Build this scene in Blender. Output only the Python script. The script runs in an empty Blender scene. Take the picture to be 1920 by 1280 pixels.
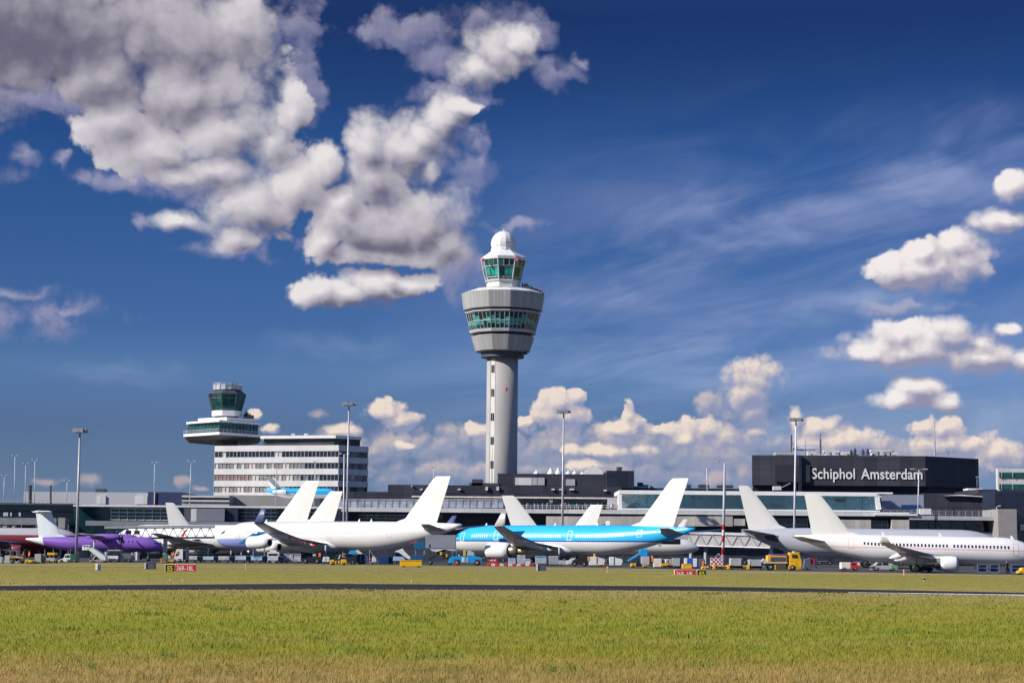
import bpy, math, random
import numpy as np
from mathutils import Vector, Matrix
random.seed(7)
S = bpy.context.scene
COL = S.collection
# ---------------------------------------------------------------- camera
F = 70/36*1920.0          # focal length in photo pixels
CAM_H = 2.3
HOR = 1035.0
PITCH = math.atan((HOR-640)/F)
ROLL = math.atan(0.009)
RM = Matrix.Rotation(math.pi/2+PITCH, 3, 'X') @ Matrix.Rotation(ROLL, 3, 'Z')
cam_d = bpy.data.cameras.new('camera')
cam = bpy.data.objects.new('camera', cam_d); COL.objects.link(cam)
cam_d.lens = 70; cam_d.sensor_width = 36; cam_d.clip_start = 0.5; cam_d.clip_end = 9000
cam.matrix_world = Matrix.Translation((0, 0, CAM_H)) @ RM.to_4x4()
S.camera = cam
S.view_settings.view_transform = 'Standard'; S.view_settings.look = 'None'
S.view_settings.exposure = 0.45; S.view_settings.gamma = 1.0
S.cycles.max_bounces = 6; S.cycles.diffuse_bounces = 3; S.cycles.glossy_bounces = 3
S.cycles.transparent_max_bounces = 8

def ray(px, py):
    return RM @ Vector(((px-960)/F, (640-py)/F, -1))
def P(px, py, d):
    r = ray(px, py); t = d/r.y
    return Vector((r.x*t, d, CAM_H+r.z*t))
def HY(px): return HOR+(px-960)*0.009
def GD(px, py):
    r = ray(px, py)
    return r.y*(-CAM_H/r.z) if r.z < -1e-5 else 5000
def m2(d): return d/F      # metres per photo pixel at depth d

# ---------------------------------------------------------------- sun
SUN_AZ = Vector((-0.92, -0.39)); SUN_AZ.normalize()
SUN_EL = math.radians(33)
sd = Vector((SUN_AZ.x*math.cos(SUN_EL), SUN_AZ.y*math.cos(SUN_EL), math.sin(SUN_EL)))
sl = bpy.data.lights.new('sun', 'SUN'); so = bpy.data.objects.new('sun', sl); COL.objects.link(so)
sl.energy = 4.6; sl.angle = math.radians(0.5); sl.color = (1.0, 0.945, 0.87)
so.rotation_euler = sd.to_track_quat('Z', 'Y').to_euler(); so.location = (-200, -100, 300)

# ---------------------------------------------------------------- sky
W = bpy.data.worlds.new('World'); S.world = W; W.use_nodes = True
W.cycles.sampling_method = 'MANUAL'; W.cycles.sample_map_resolution = 256
nt = W.node_tree; nt.nodes.clear()
def N(tree, typ, **kw):
    n = tree.nodes.new(typ)
    for k, v in kw.items(): setattr(n, k, v)
    return n
def link(tree, a, b): tree.links.new(a, b)
def setin(tree, sock, v):
    if isinstance(v, bpy.types.NodeSocket): tree.links.new(v, sock)
    else: sock.default_value = v
def MA(tree, op, a, b=0.0, c=0.0, clamp=False):
    n = N(tree, 'ShaderNodeMath', operation=op, use_clamp=clamp)
    setin(tree, n.inputs[0], a); setin(tree, n.inputs[1], b)
    if op in ('MULTIPLY_ADD', 'SMOOTH_MIN', 'SMOOTH_MAX'): setin(tree, n.inputs[2], c)
    return n.outputs[0]
def VM(tree, op, a, b=None, c=None):
    n = N(tree, 'ShaderNodeVectorMath', operation=op)
    setin(tree, n.inputs[0], a)
    if b is not None: setin(tree, n.inputs[1], b)
    if c is not None: setin(tree, n.inputs[2], c)
    return n.outputs['Value'] if op in ('LENGTH', 'DOT_PRODUCT') else n.outputs[0]
def MIXC(tree, f, a, b, blend='MIX'):
    n = N(tree, 'ShaderNodeMix', data_type='RGBA', blend_type=blend)
    setin(tree, n.inputs[0], f); setin(tree, n.inputs[6], a); setin(tree, n.inputs[7], b)
    return n.outputs[2]
def SS(tree, x, a, b, lo=0.0, hi=1.0):
    n = N(tree, 'ShaderNodeMapRange', interpolation_type='SMOOTHSTEP')
    setin(tree, n.inputs[0], x); n.inputs[1].default_value = a; n.inputs[2].default_value = b
    n.inputs[3].default_value = lo; n.inputs[4].default_value = hi
    return n.outputs[0]
def lin(r, g, b):
    f = lambda c: (c/12.92 if c <= 0.04045 else ((c+0.055)/1.055)**2.4)
    return (f(r/255), f(g/255), f(b/255), 1)
def uv_of(px, py):         # direction of a photo pixel as azimuth/elevation, in hundreds of pixels
    r = ray(px, py).normalized()
    return (math.atan2(r.x, r.y)*F/100, math.asin(r.z)*F/100)

SKYK = 0.10                # background strength
EXPK = 2**S.view_settings.exposure
def skc(r, g, b):          # a cloud colour as seen, turned into sky radiance
    c = lin(r, g, b); return (c[0]/SKYK/EXPK, c[1]/SKYK/EXPK, c[2]/SKYK/EXPK, 1)

tc = N(nt, 'ShaderNodeTexCoord')
sep = N(nt, 'ShaderNodeSeparateXYZ'); link(nt, tc.outputs['Generated'], sep.inputs[0])
az = MA(nt, 'ARCTAN2', sep.outputs[0], sep.outputs[1])
el = MA(nt, 'ARCSINE', sep.outputs[2])
cmb = N(nt, 'ShaderNodeCombineXYZ')
link(nt, MA(nt, 'MULTIPLY', az, F/100), cmb.inputs[0]); link(nt, MA(nt, 'MULTIPLY', el, F/100), cmb.inputs[1])
PUV = cmb.outputs[0]
# clear sky: the Nishita sky, looked up at a steeper elevation for the deep polarised blue of the photograph
cz = N(nt, 'ShaderNodeCombineXYZ')
link(nt, sep.outputs[0], cz.inputs[0]); link(nt, sep.outputs[1], cz.inputs[1])
link(nt, MA(nt, 'MULTIPLY_ADD', sep.outputs[2], 1.6, 0.34), cz.inputs[2])
sky = N(nt, 'ShaderNodeTexSky', sky_type='NISHITA', sun_disc=False)
sky.sun_elevation = SUN_EL; sky.sun_rotation = math.atan2(sd.x, sd.y)
sky.air_density = 1.0; sky.dust_density = 0.3; sky.ozone_density = 2.5; sky.altitude = 0
link(nt, VM(nt, 'NORMALIZE', cz.outputs[0]), sky.inputs[0])
grad = N(nt, 'ShaderNodeValToRGB')
link(nt, MA(nt, 'MULTIPLY', sep.outputs[2], 2.0), grad.inputs[0])
cr = grad.color_ramp
TINT = [(0.039, (0.757, 0.662, 0.616)), (0.089, (0.648, 0.631, 0.616)), (0.122, (0.575, 0.594, 0.64)), (0.179, (0.602, 0.723, 0.83)), (0.221, (0.4, 0.563, 0.773)), (0.382, (0.194, 0.391, 0.667)), (0.46, (0.125, 0.249, 0.465)), (0.527, (0.088, 0.167, 0.348)), (0.8, (0.40, 0.56, 0.85)), (1.0, (0.75, 0.90, 1.10))]  # last stops brighten the sky overhead, added to fill the shadows
for i, (pp, cc) in enumerate(TINT):
    e = cr.elements[i] if i < 2 else cr.elements.new(pp)
    e.position = pp; e.color = (*[q*1.125 for q in cc], 1)
clear = MIXC(nt, 1.0, sky.outputs[0], grad.outputs[0], 'MULTIPLY')
gain_ = MA(nt, 'MULTIPLY_ADD', MA(nt, 'MAXIMUM', MA(nt, 'MINIMUM', MA(nt, 'MULTIPLY', az, F/100), 12.0), -12.0), 0.014, 1.06)   # a touch brighter away from the sun's polarised band
clear = VM(nt, 'MULTIPLY', clear, gain_)

def field_group(name, blobs, wamp, wscale, bscale, namp, nscale, smin=0.08):
    """E: distance to a union of puffs (1 at the rim), B: cauliflower billows"""
    g = bpy.data.node_groups.new(name, 'ShaderNodeTree')
    g.interface.new_socket('P', in_out='INPUT', socket_type='NodeSocketVector')
    g.interface.new_socket('E', in_out='OUTPUT', socket_type='NodeSocketFloat')
    g.interface.new_socket('B', in_out='OUTPUT', socket_type='NodeSocketFloat')
    gi = N(g, 'NodeGroupInput'); go = N(g, 'NodeGroupOutput')
    p = gi.outputs[0]
    nz = N(g, 'ShaderNodeTexNoise', noise_dimensions='2D')
    nz.inputs['Scale'].default_value = wscale; nz.inputs['Detail'].default_value = 4; nz.inputs['Roughness'].default_value = 0.55
    g.links.new(p, nz.inputs['Vector'])
    w = VM(g, 'SUBTRACT', nz.outputs['Color'], (0.5, 0.5, 0.5))
    pw = VM(g, 'MULTIPLY_ADD', w, (wamp, wamp, 0), p)
    res = None
    for (x, y, rx, ry) in blobs:
        u, v = uv_of(x, y); sx, sy = 100/rx, 100/ry
        q = VM(g, 'MULTIPLY_ADD', pw, (sx, sy, 0), (-u*sx, -v*sy, 0))
        l = VM(g, 'LENGTH', q)
        res = l if res is None else MA(g, 'SMOOTH_MIN', res, l, smin)
    bil = None
    for k, (sc, am) in enumerate(((1.0, 1.0), (2.1, 0.5), (4.6, 0.25))):
        vo = N(g, 'ShaderNodeTexVoronoi', voronoi_dimensions='2D', feature='F1')
        vo.inputs['Scale'].default_value = bscale*sc; vo.inputs['Detail'].default_value = 0
        g.links.new(pw, vo.inputs['Vector'])
        t_ = MA(g, 'MULTIPLY', MA(g, 'POWER', vo.outputs['Distance'], 2.0), am)
        bil = t_ if bil is None else MA(g, 'ADD', bil, t_)
    n2 = N(g, 'ShaderNodeTexNoise', noise_dimensions='2D')
    n2.inputs['Scale'].default_value = nscale; n2.inputs['Detail'].default_value = 6; n2.inputs['Roughness'].default_value = 0.6
    g.links.new(p, n2.inputs['Vector'])
    bil = MA(g, 'MULTIPLY_ADD', MA(g, 'SUBTRACT', n2.outputs['Fac'], 0.5), namp, bil)
    g.links.new(res, go.inputs[0]); g.links.new(bil, go.inputs[1])
    return g
def use(g, p):
    n = N(nt, 'ShaderNodeGroup', node_tree=g); link(nt, p, n.inputs[0]); return n.outputs[0], n.outputs[1]
def soft(blobs, p=None):   # soft union of fuzzy patches, 0..1
    p = p or PWARP; res = None
    for (x, y, rx, ry, a) in blobs:
        u, v = uv_of(x, y); sx, sy = 100/rx, 100/ry
        l = VM(nt, 'LENGTH', VM(nt, 'MULTIPLY_ADD', p, (sx, sy, 0), (-u*sx, -v*sy, 0)))
        d = SS(nt, l, 0.0, 1.0, a, 0.0)
        res = d if res is None else MA(nt, 'MAXIMUM', res, d)
    return res
wn = N(nt, 'ShaderNodeTexNoise', noise_dimensions='2D'); wn.inputs['Scale'].default_value = 1.1; wn.inputs['Detail'].default_value = 3
link(nt, PUV, wn.inputs['Vector'])
PWARP = VM(nt, 'MULTIPLY_ADD', VM(nt, 'SUBTRACT', wn.outputs['Color'], (0.5, 0.5, 0.5)), (0.9, 0.7, 0), PUV)
def noise(scale, detail=5, rough=0.55, p=None, dist=0.0):
    n = N(nt, 'ShaderNodeTexNoise', noise_dimensions='2D')
    n.inputs['Scale'].default_value = scale; n.inputs['Detail'].default_value = detail
    n.inputs['Roughness'].default_value = rough; n.inputs['Distortion'].default_value = dist
    link(nt, p or PUV, n.inputs['Vector']); return n.outputs['Fac']
def mapped(angle, sx, sy):
    n = N(nt, 'ShaderNodeMapping', vector_type='POINT')
    n.inputs['Rotation'].default_value = (0, 0, angle); n.inputs['Scale'].default_value = (1, 1, 1)
    link(nt, PUV, n.inputs['Vector'])
    return VM(nt, 'MULTIPLY', n.outputs[0], (sx, sy, 1))
def BG(c):
    b = N(nt, 'ShaderNodeBackground'); b.inputs[1].default_value = SKYK; setin(nt, b.inputs[0], c); return b.outputs[0]
def MIXS(f, a, b):
    m = N(nt, 'ShaderNodeMixShader'); setin(nt, m.inputs[0], f); link(nt, a, m.inputs[1]); link(nt, b, m.inputs[2]); return m.outputs[0]
sepp = N(nt, 'ShaderNodeSeparateXYZ'); link(nt, PUV, sepp.inputs[0])
def region(x0, y0, x1, y1):      # 1 where the direction lies in this part of the sky
    (u0, v1), (u1, v0) = uv_of(x0, y0), uv_of(x1, y1)
    a = MA(nt, 'MULTIPLY', MA(nt, 'GREATER_THAN', sepp.outputs[0], u0), MA(nt, 'LESS_THAN', sepp.outputs[0], u1))
    b = MA(nt, 'MULTIPLY', MA(nt, 'GREATER_THAN', sepp.outputs[1], v0), MA(nt, 'LESS_THAN', sepp.outputs[1], v1))
    return MA(nt, 'MULTIPLY', a, b)
col = clear
# --- high thin cirrus: long streaks drifting down to the left
def cirrus(col, angle, blobs, amount, sx=0.24, sy=0.95, colr=(158, 170, 210)):
    ca = noise(1.0, 6, 0.55, mapped(angle, sx, sy), 0.4)
    cb = SS(nt, ca, 0.28, 0.78)
    a = MA(nt, 'MULTIPLY', MA(nt, 'MULTIPLY', cb, soft(blobs)), amount, clamp=True)
    return MIXC(nt, a, col, skc(*colr))
col = cirrus(col, math.radians(-14), [(1500, 520, 900, 420, .55), (1480, 420, 560, 130, 1.0), (1750, 350, 330, 90, 1.0), (1250, 480, 330, 110, .8), (1850, 250, 220, 110, .5), (1700, 480, 400, 90, .8), (1150, 560, 260, 60, .7)], 0.85)
col = cirrus(col, math.radians(-8), [(1400, 740, 900, 280, .75), (1330, 650, 330, 60, .9), (1600, 575, 260, 60, .9), (230, 705, 200, 40, .4), (640, 650, 200, 40, .3), (1250, 770, 420, 120, .75),  (1850, 780, 260, 120, .8)], 0.7, 0.25, 1.2, (172, 188, 220))
cls = MIXS(region(-900, -400, 2800, 1200), BG(clear), BG(col))
SUNP = (-0.55, 0.85)
rimn = noise(0.45, 2, 0.5)         # where rims are crisp and where they fray out
fine1 = MA(nt, 'SUBTRACT', noise(2.6, 7, 0.62), 0.5)
def layer(cls, reg, g, blobs_dark, lit, mid, drk, bump, wid, step, ga, gb, opac=1.0, bias=0.5, base=0.0, rim=0.0, famp=0.30):
    """bump: how far the billows push the rim; wid: (crisp, frayed) rim widths"""
    e, bb = use(g, PUV)
    e2, b2 = use(g, VM(nt, 'ADD', PUV, (SUNP[0]*step, SUNP[1]*step, 0)))
    f = MA(nt, 'MULTIPLY_ADD', MA(nt, 'SUBTRACT', bb, 0.28), bump, e)
    f = MA(nt, 'MULTIPLY_ADD', fine1, famp, f)
    w = SS(nt, rimn, 0.38, 0.62, wid[0], wid[1])
    q = MA(nt, 'DIVIDE', MA(nt, 'SUBTRACT', f, 1.0), w)
    den = SS(nt, q, -1.0, 0.6, opac, 0.0)
    li = MA(nt, 'MULTIPLY_ADD', MA(nt, 'SUBTRACT', e2, e), ga, bias)
    li = MA(nt, 'MULTIPLY_ADD', MA(nt, 'SUBTRACT', b2, bb), gb, li)
    li = MA(nt, 'MULTIPLY_ADD', fine1, 0.22, li)
    if base: li = MA(nt, 'MULTIPLY_ADD', MA(nt, 'SUBTRACT', 0.30, bb), base, li)
    if rim: li = MA(nt, 'ADD', li, SS(nt, e, 0.25, 1.0, -rim, rim))
    if blobs_dark: li = MA(nt, 'SUBTRACT', li, soft(blobs_dark))
    li = MA(nt, 'MAXIMUM', MA(nt, 'MINIMUM', li, 1.3), -0.4)
    c = MIXC(nt, SS(nt, li, -0.42, 0.60), skc(*drk), skc(*mid))
    c = MIXC(nt, SS(nt, li, 0.35, 1.15), c, skc(*lit))
    return MIXS(region(*reg), cls, MIXS(den, cls, BG(c)))
# --- far rows of cumulus low over the horizon
far_soft = field_group('far_row', [(700, 842, 160, 34), (880, 835, 120, 40), (1040, 838, 130, 48), (1190, 838, 150, 46), (1350, 855, 190, 42), (1560, 850, 140, 42), (1760, 860, 160, 38), (860, 890, 260, 36), (1150, 893, 300, 40), (560, 870, 60, 22), (1330, 760, 40, 30)],
    0.30, 1.6, 1.5, 0.7, 1.6)
cls = layer(cls, (-200, 690, 2120, 1060), far_soft, [(1100, 905, 700, 40, .25)], (214, 198, 192), (160, 163, 186), (128, 141, 176), 0.8, (0.30, 0.6), 0.10, 1.5, 0.7, 0.74, 0.42, 0.3)
tuft = field_group('low_tufts', [(90, 905, 30, 8), (170, 902, 22, 12), (345, 905, 16, 10), (375, 915, 18, 6), (600, 776, 20, 9), (640, 810, 34, 14), (1345, 900, 25, 16), (1395, 885, 18, 20)],
    0.2, 2.5, 2.4, 0.5, 2.2)
cls = layer(cls, (-100, 740, 1500, 960), tuft, None, (216, 192, 186), (178, 168, 178), (150, 150, 178), 0.6, (0.4, 0.8), 0.10, 1.2, 0.5, 0.5, 0.5)
far = field_group('far_cumulus', [(1412, 705, 54, 36), (1400, 738, 42, 46), (1405, 778, 46, 46), (1318, 808, 52, 28), (1290, 818, 36, 18), (1372, 815, 56, 30), (1415, 808, 30, 16),
                                  (1050, 755, 46, 34), (1053, 778, 62, 30), (1078, 742, 22, 22), (722, 772, 44, 26), (745, 790, 46, 24), (1180, 772, 18, 30), (1190, 790, 24, 24), (1160, 805, 60, 22), (1236, 806, 40, 18),
                                  (1494, 790, 16, 26), (1530, 800, 46, 26), (1570, 828, 90, 30), (1715, 745, 0.1, 0.1), (1760, 805, 54, 26), (1735, 800, 30, 16), (1790, 832, 90, 26), (1870, 850, 50, 30), (640, 806, 36, 14), (510, 803, 24, 12), (474, 776, 17, 12), (890, 805, 26, 14), (1095, 870, 42, 14), (985, 790, 18, 14), (1140, 845, 100, 16), (760, 835, 26, 12)],
    0.22, 2.0, 2.2, 0.35, 2.4)
cls = layer(cls, (430, 640, 1960, 900), far, [(1405, 775, 110, 70, .75), (1060, 805, 110, 40, .6), (1370, 842, 170, 30, .6), (740, 806, 90, 28, .5), (1200, 815, 80, 40, .35), (1570, 850, 130, 26, .4), (1780, 850, 150, 26, .4)],
            (246, 228, 212), (200, 190, 194), (146, 152, 184), 0.60, (0.14, 0.42), 0.16, 1.3, 0.55, 0.88, 0.46, 0.4)
# --- cumulus of the middle distance, right half of the view
midf = field_group('mid_cumulus', [(1738, 505, 112, 40), (1785, 462, 58, 42), (1800, 490, 70, 38), (1672, 508, 56, 32), (1725, 475, 40, 30),
                                   (1715, 655, 150, 38), (1690, 628, 66, 34), (1775, 635, 82, 40), (1625, 662, 64, 26), (1850, 668, 100, 32), (1930, 672, 60, 28), (1835, 640, 46, 26),
                                   (1722, 728, 48, 26), (1690, 748, 60, 20), (1770, 752, 44, 20), (1898, 345, 34, 28), (1885, 414, 66, 22), (1892, 620, 34, 16)],
    0.26, 1.3, 1.5, 0.4, 1.6)
cls = layer(cls, (1480, 270, 2100, 800), midf, [(1740, 550, 190, 44, .75), (1740, 696, 300, 36, .75), (1790, 640, 70, 34, .35), (1890, 424, 110, 40, .5), (1720, 775, 150, 40, .55), (1890, 635, 60, 24, .4)],
            (247, 239, 237), (206, 199, 205), (146, 145, 172), 0.58, (0.16, 0.50), 0.24, 1.25, 0.45, 0.95, 0.44, 0.4)
# --- torn wisps
wis = field_group('wisps', [(760, 62, 110, 34), (690, 60, 36, 16), (830, 115, 70, 40), (905, 40, 80, 30), (1000, 60, 50, 40), (1050, 140, 46, 26), (1085, 110, 18, 16), (840, 185, 90, 26), (60, 596, 120, 36), (20, 548, 60, 16), (130, 585, 60, 16), (45, 290, 34, 16), (118, 290, 16, 18),
                            (900, 300, 40, 60), (965, 425, 60, 12), (556, 50, 46, 90), (570, 130, 40, 70), (590, 160, 30, 60), (260, 345, 180, 26), (110, 190, 200, 36), (860, 500, 40, 50), (440, 475, 70, 18), (600, 455, 40, 24), (258, 422, 12, 14), (1700, 575, 90, 14)],
    0.62, 1.3, 1.2, 1.3, 1.4)
cls = layer(cls, (-300, -200, 1900, 680), wis, None, (182, 178, 200), (152, 150, 182), (122, 124, 165), 0.9, (0.5, 0.9), 0.15, 0.8, 0.4, 0.60, 0.5)
# --- the big near clouds, upper left
near = field_group('near_cumulus', [(40, 40, 380, 150), (330, 70, 200, 140), (190, 150, 120, 60), (440, 50, 80, 90), (340, 180, 170, 90), (540, 205, 46, 66), (225, 238, 84, 62), (300, 280, 126, 68), (430, 250, 140, 86), (505, 262, 60, 50), (395, 320, 116, 34), (330, 325, 80, 30),
                                    (480, 385, 110, 62), (445, 440, 52, 36), (345, 418, 54, 20), (560, 355, 74, 56), (610, 322, 42, 50), (640, 385, 54, 50), (690, 285, 54, 66), (760, 285, 84, 66), (835, 228, 50, 52), (800, 262, 60, 50), (700, 340, 80, 60),
                                    (700, 430, 140, 66), (790, 415, 96, 74), (830, 450, 64, 54), (806, 322, 22, 26), (610, 448, 48, 36), (720, 476, 150, 30), (640, 410, 70, 44),
                                    (600, 546, 60, 32), (655, 552, 56, 30), (700, 540, 64, 36), (760, 534, 66, 30), (725, 522, 40, 28),
                                    (935, 100, 84, 50), (905, 122, 64, 40), (965, 85, 56, 36), (860, 200, 40, 20)],
    0.55, 0.70, 1.15, 0.75, 0.9, 0.05)
cls = layer(cls, (-400, -300, 1160, 640), near, [(-40, 50, 640, 260, .68), (230, 165, 280, 120, .28), (420, 90, 180, 100, .22), (740, 345, 190, 80, .26), (750, 450, 220, 70, .36), (640, 400, 100, 90, .16), (520, 440, 160, 60, .2), (700, 580, 240, 44, .40), (400, 190, 140, 80, .2), (840, 240, 80, 80, .16)],
            (234, 229, 229), (190, 186, 195), (108, 104, 125), 0.62, (0.16, 0.70), 0.30, 1.00, 0.18, 0.98, 0.50, 0.25, 0.10, 0.75)
wo = N(nt, 'ShaderNodeOutputWorld'); link(nt, cls, wo.inputs[0])
# ---------------------------------------------------------------- helpers
def thing(name, label, cat, loc=(0, 0, 0), rz=0.0, group=None):
    o = bpy.data.objects.new(name, None); COL.objects.link(o)
    o.empty_display_size = 0.5
    o.location = loc; o.rotation_euler = (0, 0, rz)
    o['label'] = label; o['category'] = cat
    if group: o['group'] = group
    return o
def tag(o, label, cat, group=None):
    o['label'] = label; o['category'] = cat
    if group: o['group'] = group
    return o
def org(o):
    v = Vector(o.location)
    while o.parent: o = o.parent; v += Vector(o.location)
    return v
class MB:
    def __init__(s): s.v = []; s.f = []; s.m = []
    def add(s, vs, fs, mi=0):
        b = len(s.v); s.v += [tuple(x) for x in vs]
        s.f += [tuple(i+b for i in f) for f in fs]; s.m += [mi]*len(fs); return s
    def quad(s, a, b, c, d, mi=0): return s.add([a, b, c, d], [(0, 1, 2, 3)], mi)
    def box(s, x0, x1, y0, y1, z0, z1, mi=0, ch=0.0):
        if ch <= 0:
            vs = [(x, y, z) for z in (z0, z1) for y in (y0, y1) for x in (x0, x1)]
            return s.add(vs, [(0, 2, 3, 1), (4, 5, 7, 6), (0, 1, 5, 4), (2, 6, 7, 3), (0, 4, 6, 2), (1, 3, 7, 5)], mi)
        pts = lambda i, z: [(x0+i, y0+i, z), (x1-i, y0+i, z), (x1-i, y1-i, z), (x0+i, y1-i, z)]
        return s.loft([pts(ch, z0), pts(0, z0+ch), pts(0, z1-ch), pts(ch, z1)], mi=mi)
    def loft(s, rings, caps=True, closed=True, mi=0):
        n = len(rings[0]); b = len(s.v)
        for r in rings: s.v += [tuple(p) for p in r]
        for k in range(len(rings)-1):
            for i in range(n if closed else n-1):
                j = (i+1) % n
                s.f.append((b+k*n+i, b+k*n+j, b+(k+1)*n+j, b+(k+1)*n+i)); s.m.append(mi)
        if caps:
            s.f.append(tuple(b+i for i in range(n-1, -1, -1))); s.m.append(mi)
            k = (len(rings)-1)*n
            s.f.append(tuple(b+k+i for i in range(n))); s.m.append(mi)
        return s
    def lathe(s, prof, n=24, c=(0, 0, 0), ph=0.0, caps=True, mi=0, axis='z'):
        rings = []
        for r, z in prof:
            ring = []
            for i in range(n):
                a = ph+2*math.pi*i/n; q = (r*math.cos(a), r*math.sin(a), z)
                if axis == 'x': q = (z, q[0], q[1])
                if axis == 'y': q = (q[0], z, q[1])
                ring.append((c[0]+q[0], c[1]+q[1], c[2]+q[2]))
            rings.append(ring)
        return s.loft(rings, caps, True, mi)
    def tube(s, a, b, r0, r1=None, n=6, mi=0):
        a, b = Vector(a), Vector(b); r1 = r0 if r1 is None else r1
        d = (b-a); 
        if d.length < 1e-6: return s
        d.normalize(); u = d.orthogonal().normalized(); w = d.cross(u)
        rg = lambda p, r: [p+(u*math.cos(2*math.pi*i/n)+w*math.sin(2*math.pi*i/n))*r for i in range(n)]
        return s.loft([rg(a, r0), rg(b, r1)], True, True, mi)
    def prism(s, poly, z0, z1, mi=0):      # plan polygon, counter-clockwise
        return s.loft([[(x, y, z0) for x, y in poly], [(x, y, z1) for x, y in poly]], mi=mi)
    def build(s, name, mats, parent=None, smooth=False, world=True):
        me = bpy.data.meshes.new(name)
        o3 = org(parent) if (parent is not None and world) else Vector((0, 0, 0))
        me.from_pydata([(x-o3.x, y-o3.y, z-o3.z) for x, y, z in s.v], [], s.f)
        for m in (mats if isinstance(mats, (list, tuple)) else [mats]): me.materials.append(m)
        me.polygons.foreach_set('material_index', s.m)
        if smooth: me.polygons.foreach_set('use_smooth', [True]*len(s.f))
        me.validate(); me.update()
        o = bpy.data.objects.new(name, me); COL.objects.link(o)
        if parent: o.parent = parent
        return o
def fix_normals(o):
    import bmesh
    bm = bmesh.new(); bm.from_mesh(o.data); bmesh.ops.recalc_face_normals(bm, faces=bm.faces); bm.to_mesh(o.data); bm.free(); return o
def struct(o): o['kind'] = 'structure'; return o

# ---------------------------------------------------------------- materials
MATS = {}
def mat(name, c, rough=0.55, metal=0.0, var=0.10, scale=0.6, spec=0.4, stretch=(1, 1, 1), coat=0.0):
    if name in MATS: return MATS[name]
    m = bpy.data.materials.new(name); m.use_nodes = True; t = m.node_tree
    b = t.nodes['Principled BSDF']
    b.inputs['Roughness'].default_value = rough; b.inputs['Metallic'].default_value = metal
    b.inputs['Specular IOR Level'].default_value = spec; b.inputs['Coat Weight'].default_value = coat
    if var > 0:
        tcn = N(t, 'ShaderNodeTexCoord'); mp = N(t, 'ShaderNodeMapping'); mp.inputs['Scale'].default_value = stretch
        t.links.new(tcn.outputs['Object'], mp.inputs[0])
        n = N(t, 'ShaderNodeTexNoise'); n.inputs['Scale'].default_value = scale; n.inputs['Detail'].default_value = 4
        t.links.new(mp.outputs[0], n.inputs['Vector'])
        f = SS(t, n.outputs['Fac'], 0.32, 0.68)
        t.links.new(MIXC(t, f, (*[x*(1-var) for x in c], 1), (*[min(1, x*(1+var)) for x in c], 1)), b.inputs['Base Color'])
    else: b.inputs['Base Color'].default_value = (*c, 1)
    MATS[name] = m; return m
def emis(name, c, k):
    m = mat(name, c, var=0); b = m.node_tree.nodes['Principled BSDF']
    b.inputs['Emission Color'].default_value = (*c, 1); b.inputs['Emission Strength'].default_value = k; return m
WHITE = mat('white_paint', (.74, .73, .71), .35, var=.03)
OFFW = mat('off_white_panel', (.66, .65, .63), .5, var=.07, scale=.15, stretch=(1, 1, .2))
LGREY = mat('light_grey_metal', (.42, .43, .45), .45, var=.08)
MGREY = mat('mid_grey', (.22, .225, .24), .5, var=.10)
DGREY = mat('dark_grey', (.06, .065, .08), .5, var=.15)
BLACK = mat('black_rubber', (.015, .015, .017), .6, var=.1)
NAVY = mat('navy_cladding', (.022, .028, .052), .55, var=.12, scale=.08, stretch=(1, 1, 3), spec=.25)
NAVY2 = mat('charcoal_cladding', (.045, .047, .062), .55, var=.12, scale=.08, stretch=(1, 1, 3), spec=.3)
CONC = mat('concrete', (.35, .335, .32), .75, var=.10, scale=.12, stretch=(1, 1, .5), spec=.2)
BEIGE = mat('beige_panel', (.50, .46, .41), .6, var=.14, scale=.22, stretch=(1, 1, .06))
GGLASS = mat('green_glass', (.012, .085, .075), .08, var=.35, scale=.25, spec=.7)
DGLASS = mat('dark_green_glass', (.008, .030, .035), .08, var=.4, scale=.2, spec=.7)
BGLASS = mat('blue_glass', (.13, .30, .37), .06, var=.25, scale=.10, spec=.8, stretch=(1, 1, .3)); BGLASS.node_tree.nodes['Principled BSDF'].inputs['Alpha'].default_value = .42
KGLASS = mat('dark_window', (.018, .022, .030), .08, var=.4, scale=.4, spec=.7)
CREAMB = mat('cream_blind', (.50, .48, .42), .5, var=.12, scale=.8)
GREYB = mat('grey_blind', (.20, .20, .20), .5, var=.2, scale=.8)
BROWNB = mat('brown_blind', (.24, .15, .12), .5, var=.2, scale=.8)
STEEL = mat('galvanised_steel', (.42, .41, .43), .45, .2, var=.1)
YELL = mat('yellow_paint', (.78, .42, .015), .4, var=.06)
ORNG = mat('orange_paint', (.85, .22, .02), .45, var=.05)
RED = mat('red_paint', (.60, .025, .03), .4, var=.06)
BLUE = mat('dark_blue_paint', (.012, .045, .16), .4, var=.1)
CYAN = mat('bright_blue_paint', (.01, .32, .70), .35, var=.05)
TEAL = mat('teal_blue_paint', (.01, .24, .42), .4, var=.08)
LBLUE = mat('pale_blue_tarp', (.30, .48, .66), .6, var=.12, scale=1.5)
GREYT = mat('grey_tarp', (.42, .43, .45), .6, var=.15, scale=1.5)
ALU = mat('aluminium_panel', (.50, .50, .50), .4, .25, var=.14, scale=.9)
GREEN = mat('dark_green_paint', (.02, .10, .08), .5, var=.1)
REDLAMP = mat('red_lamp', (.8, .05, .06), .4, var=0)

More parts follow.
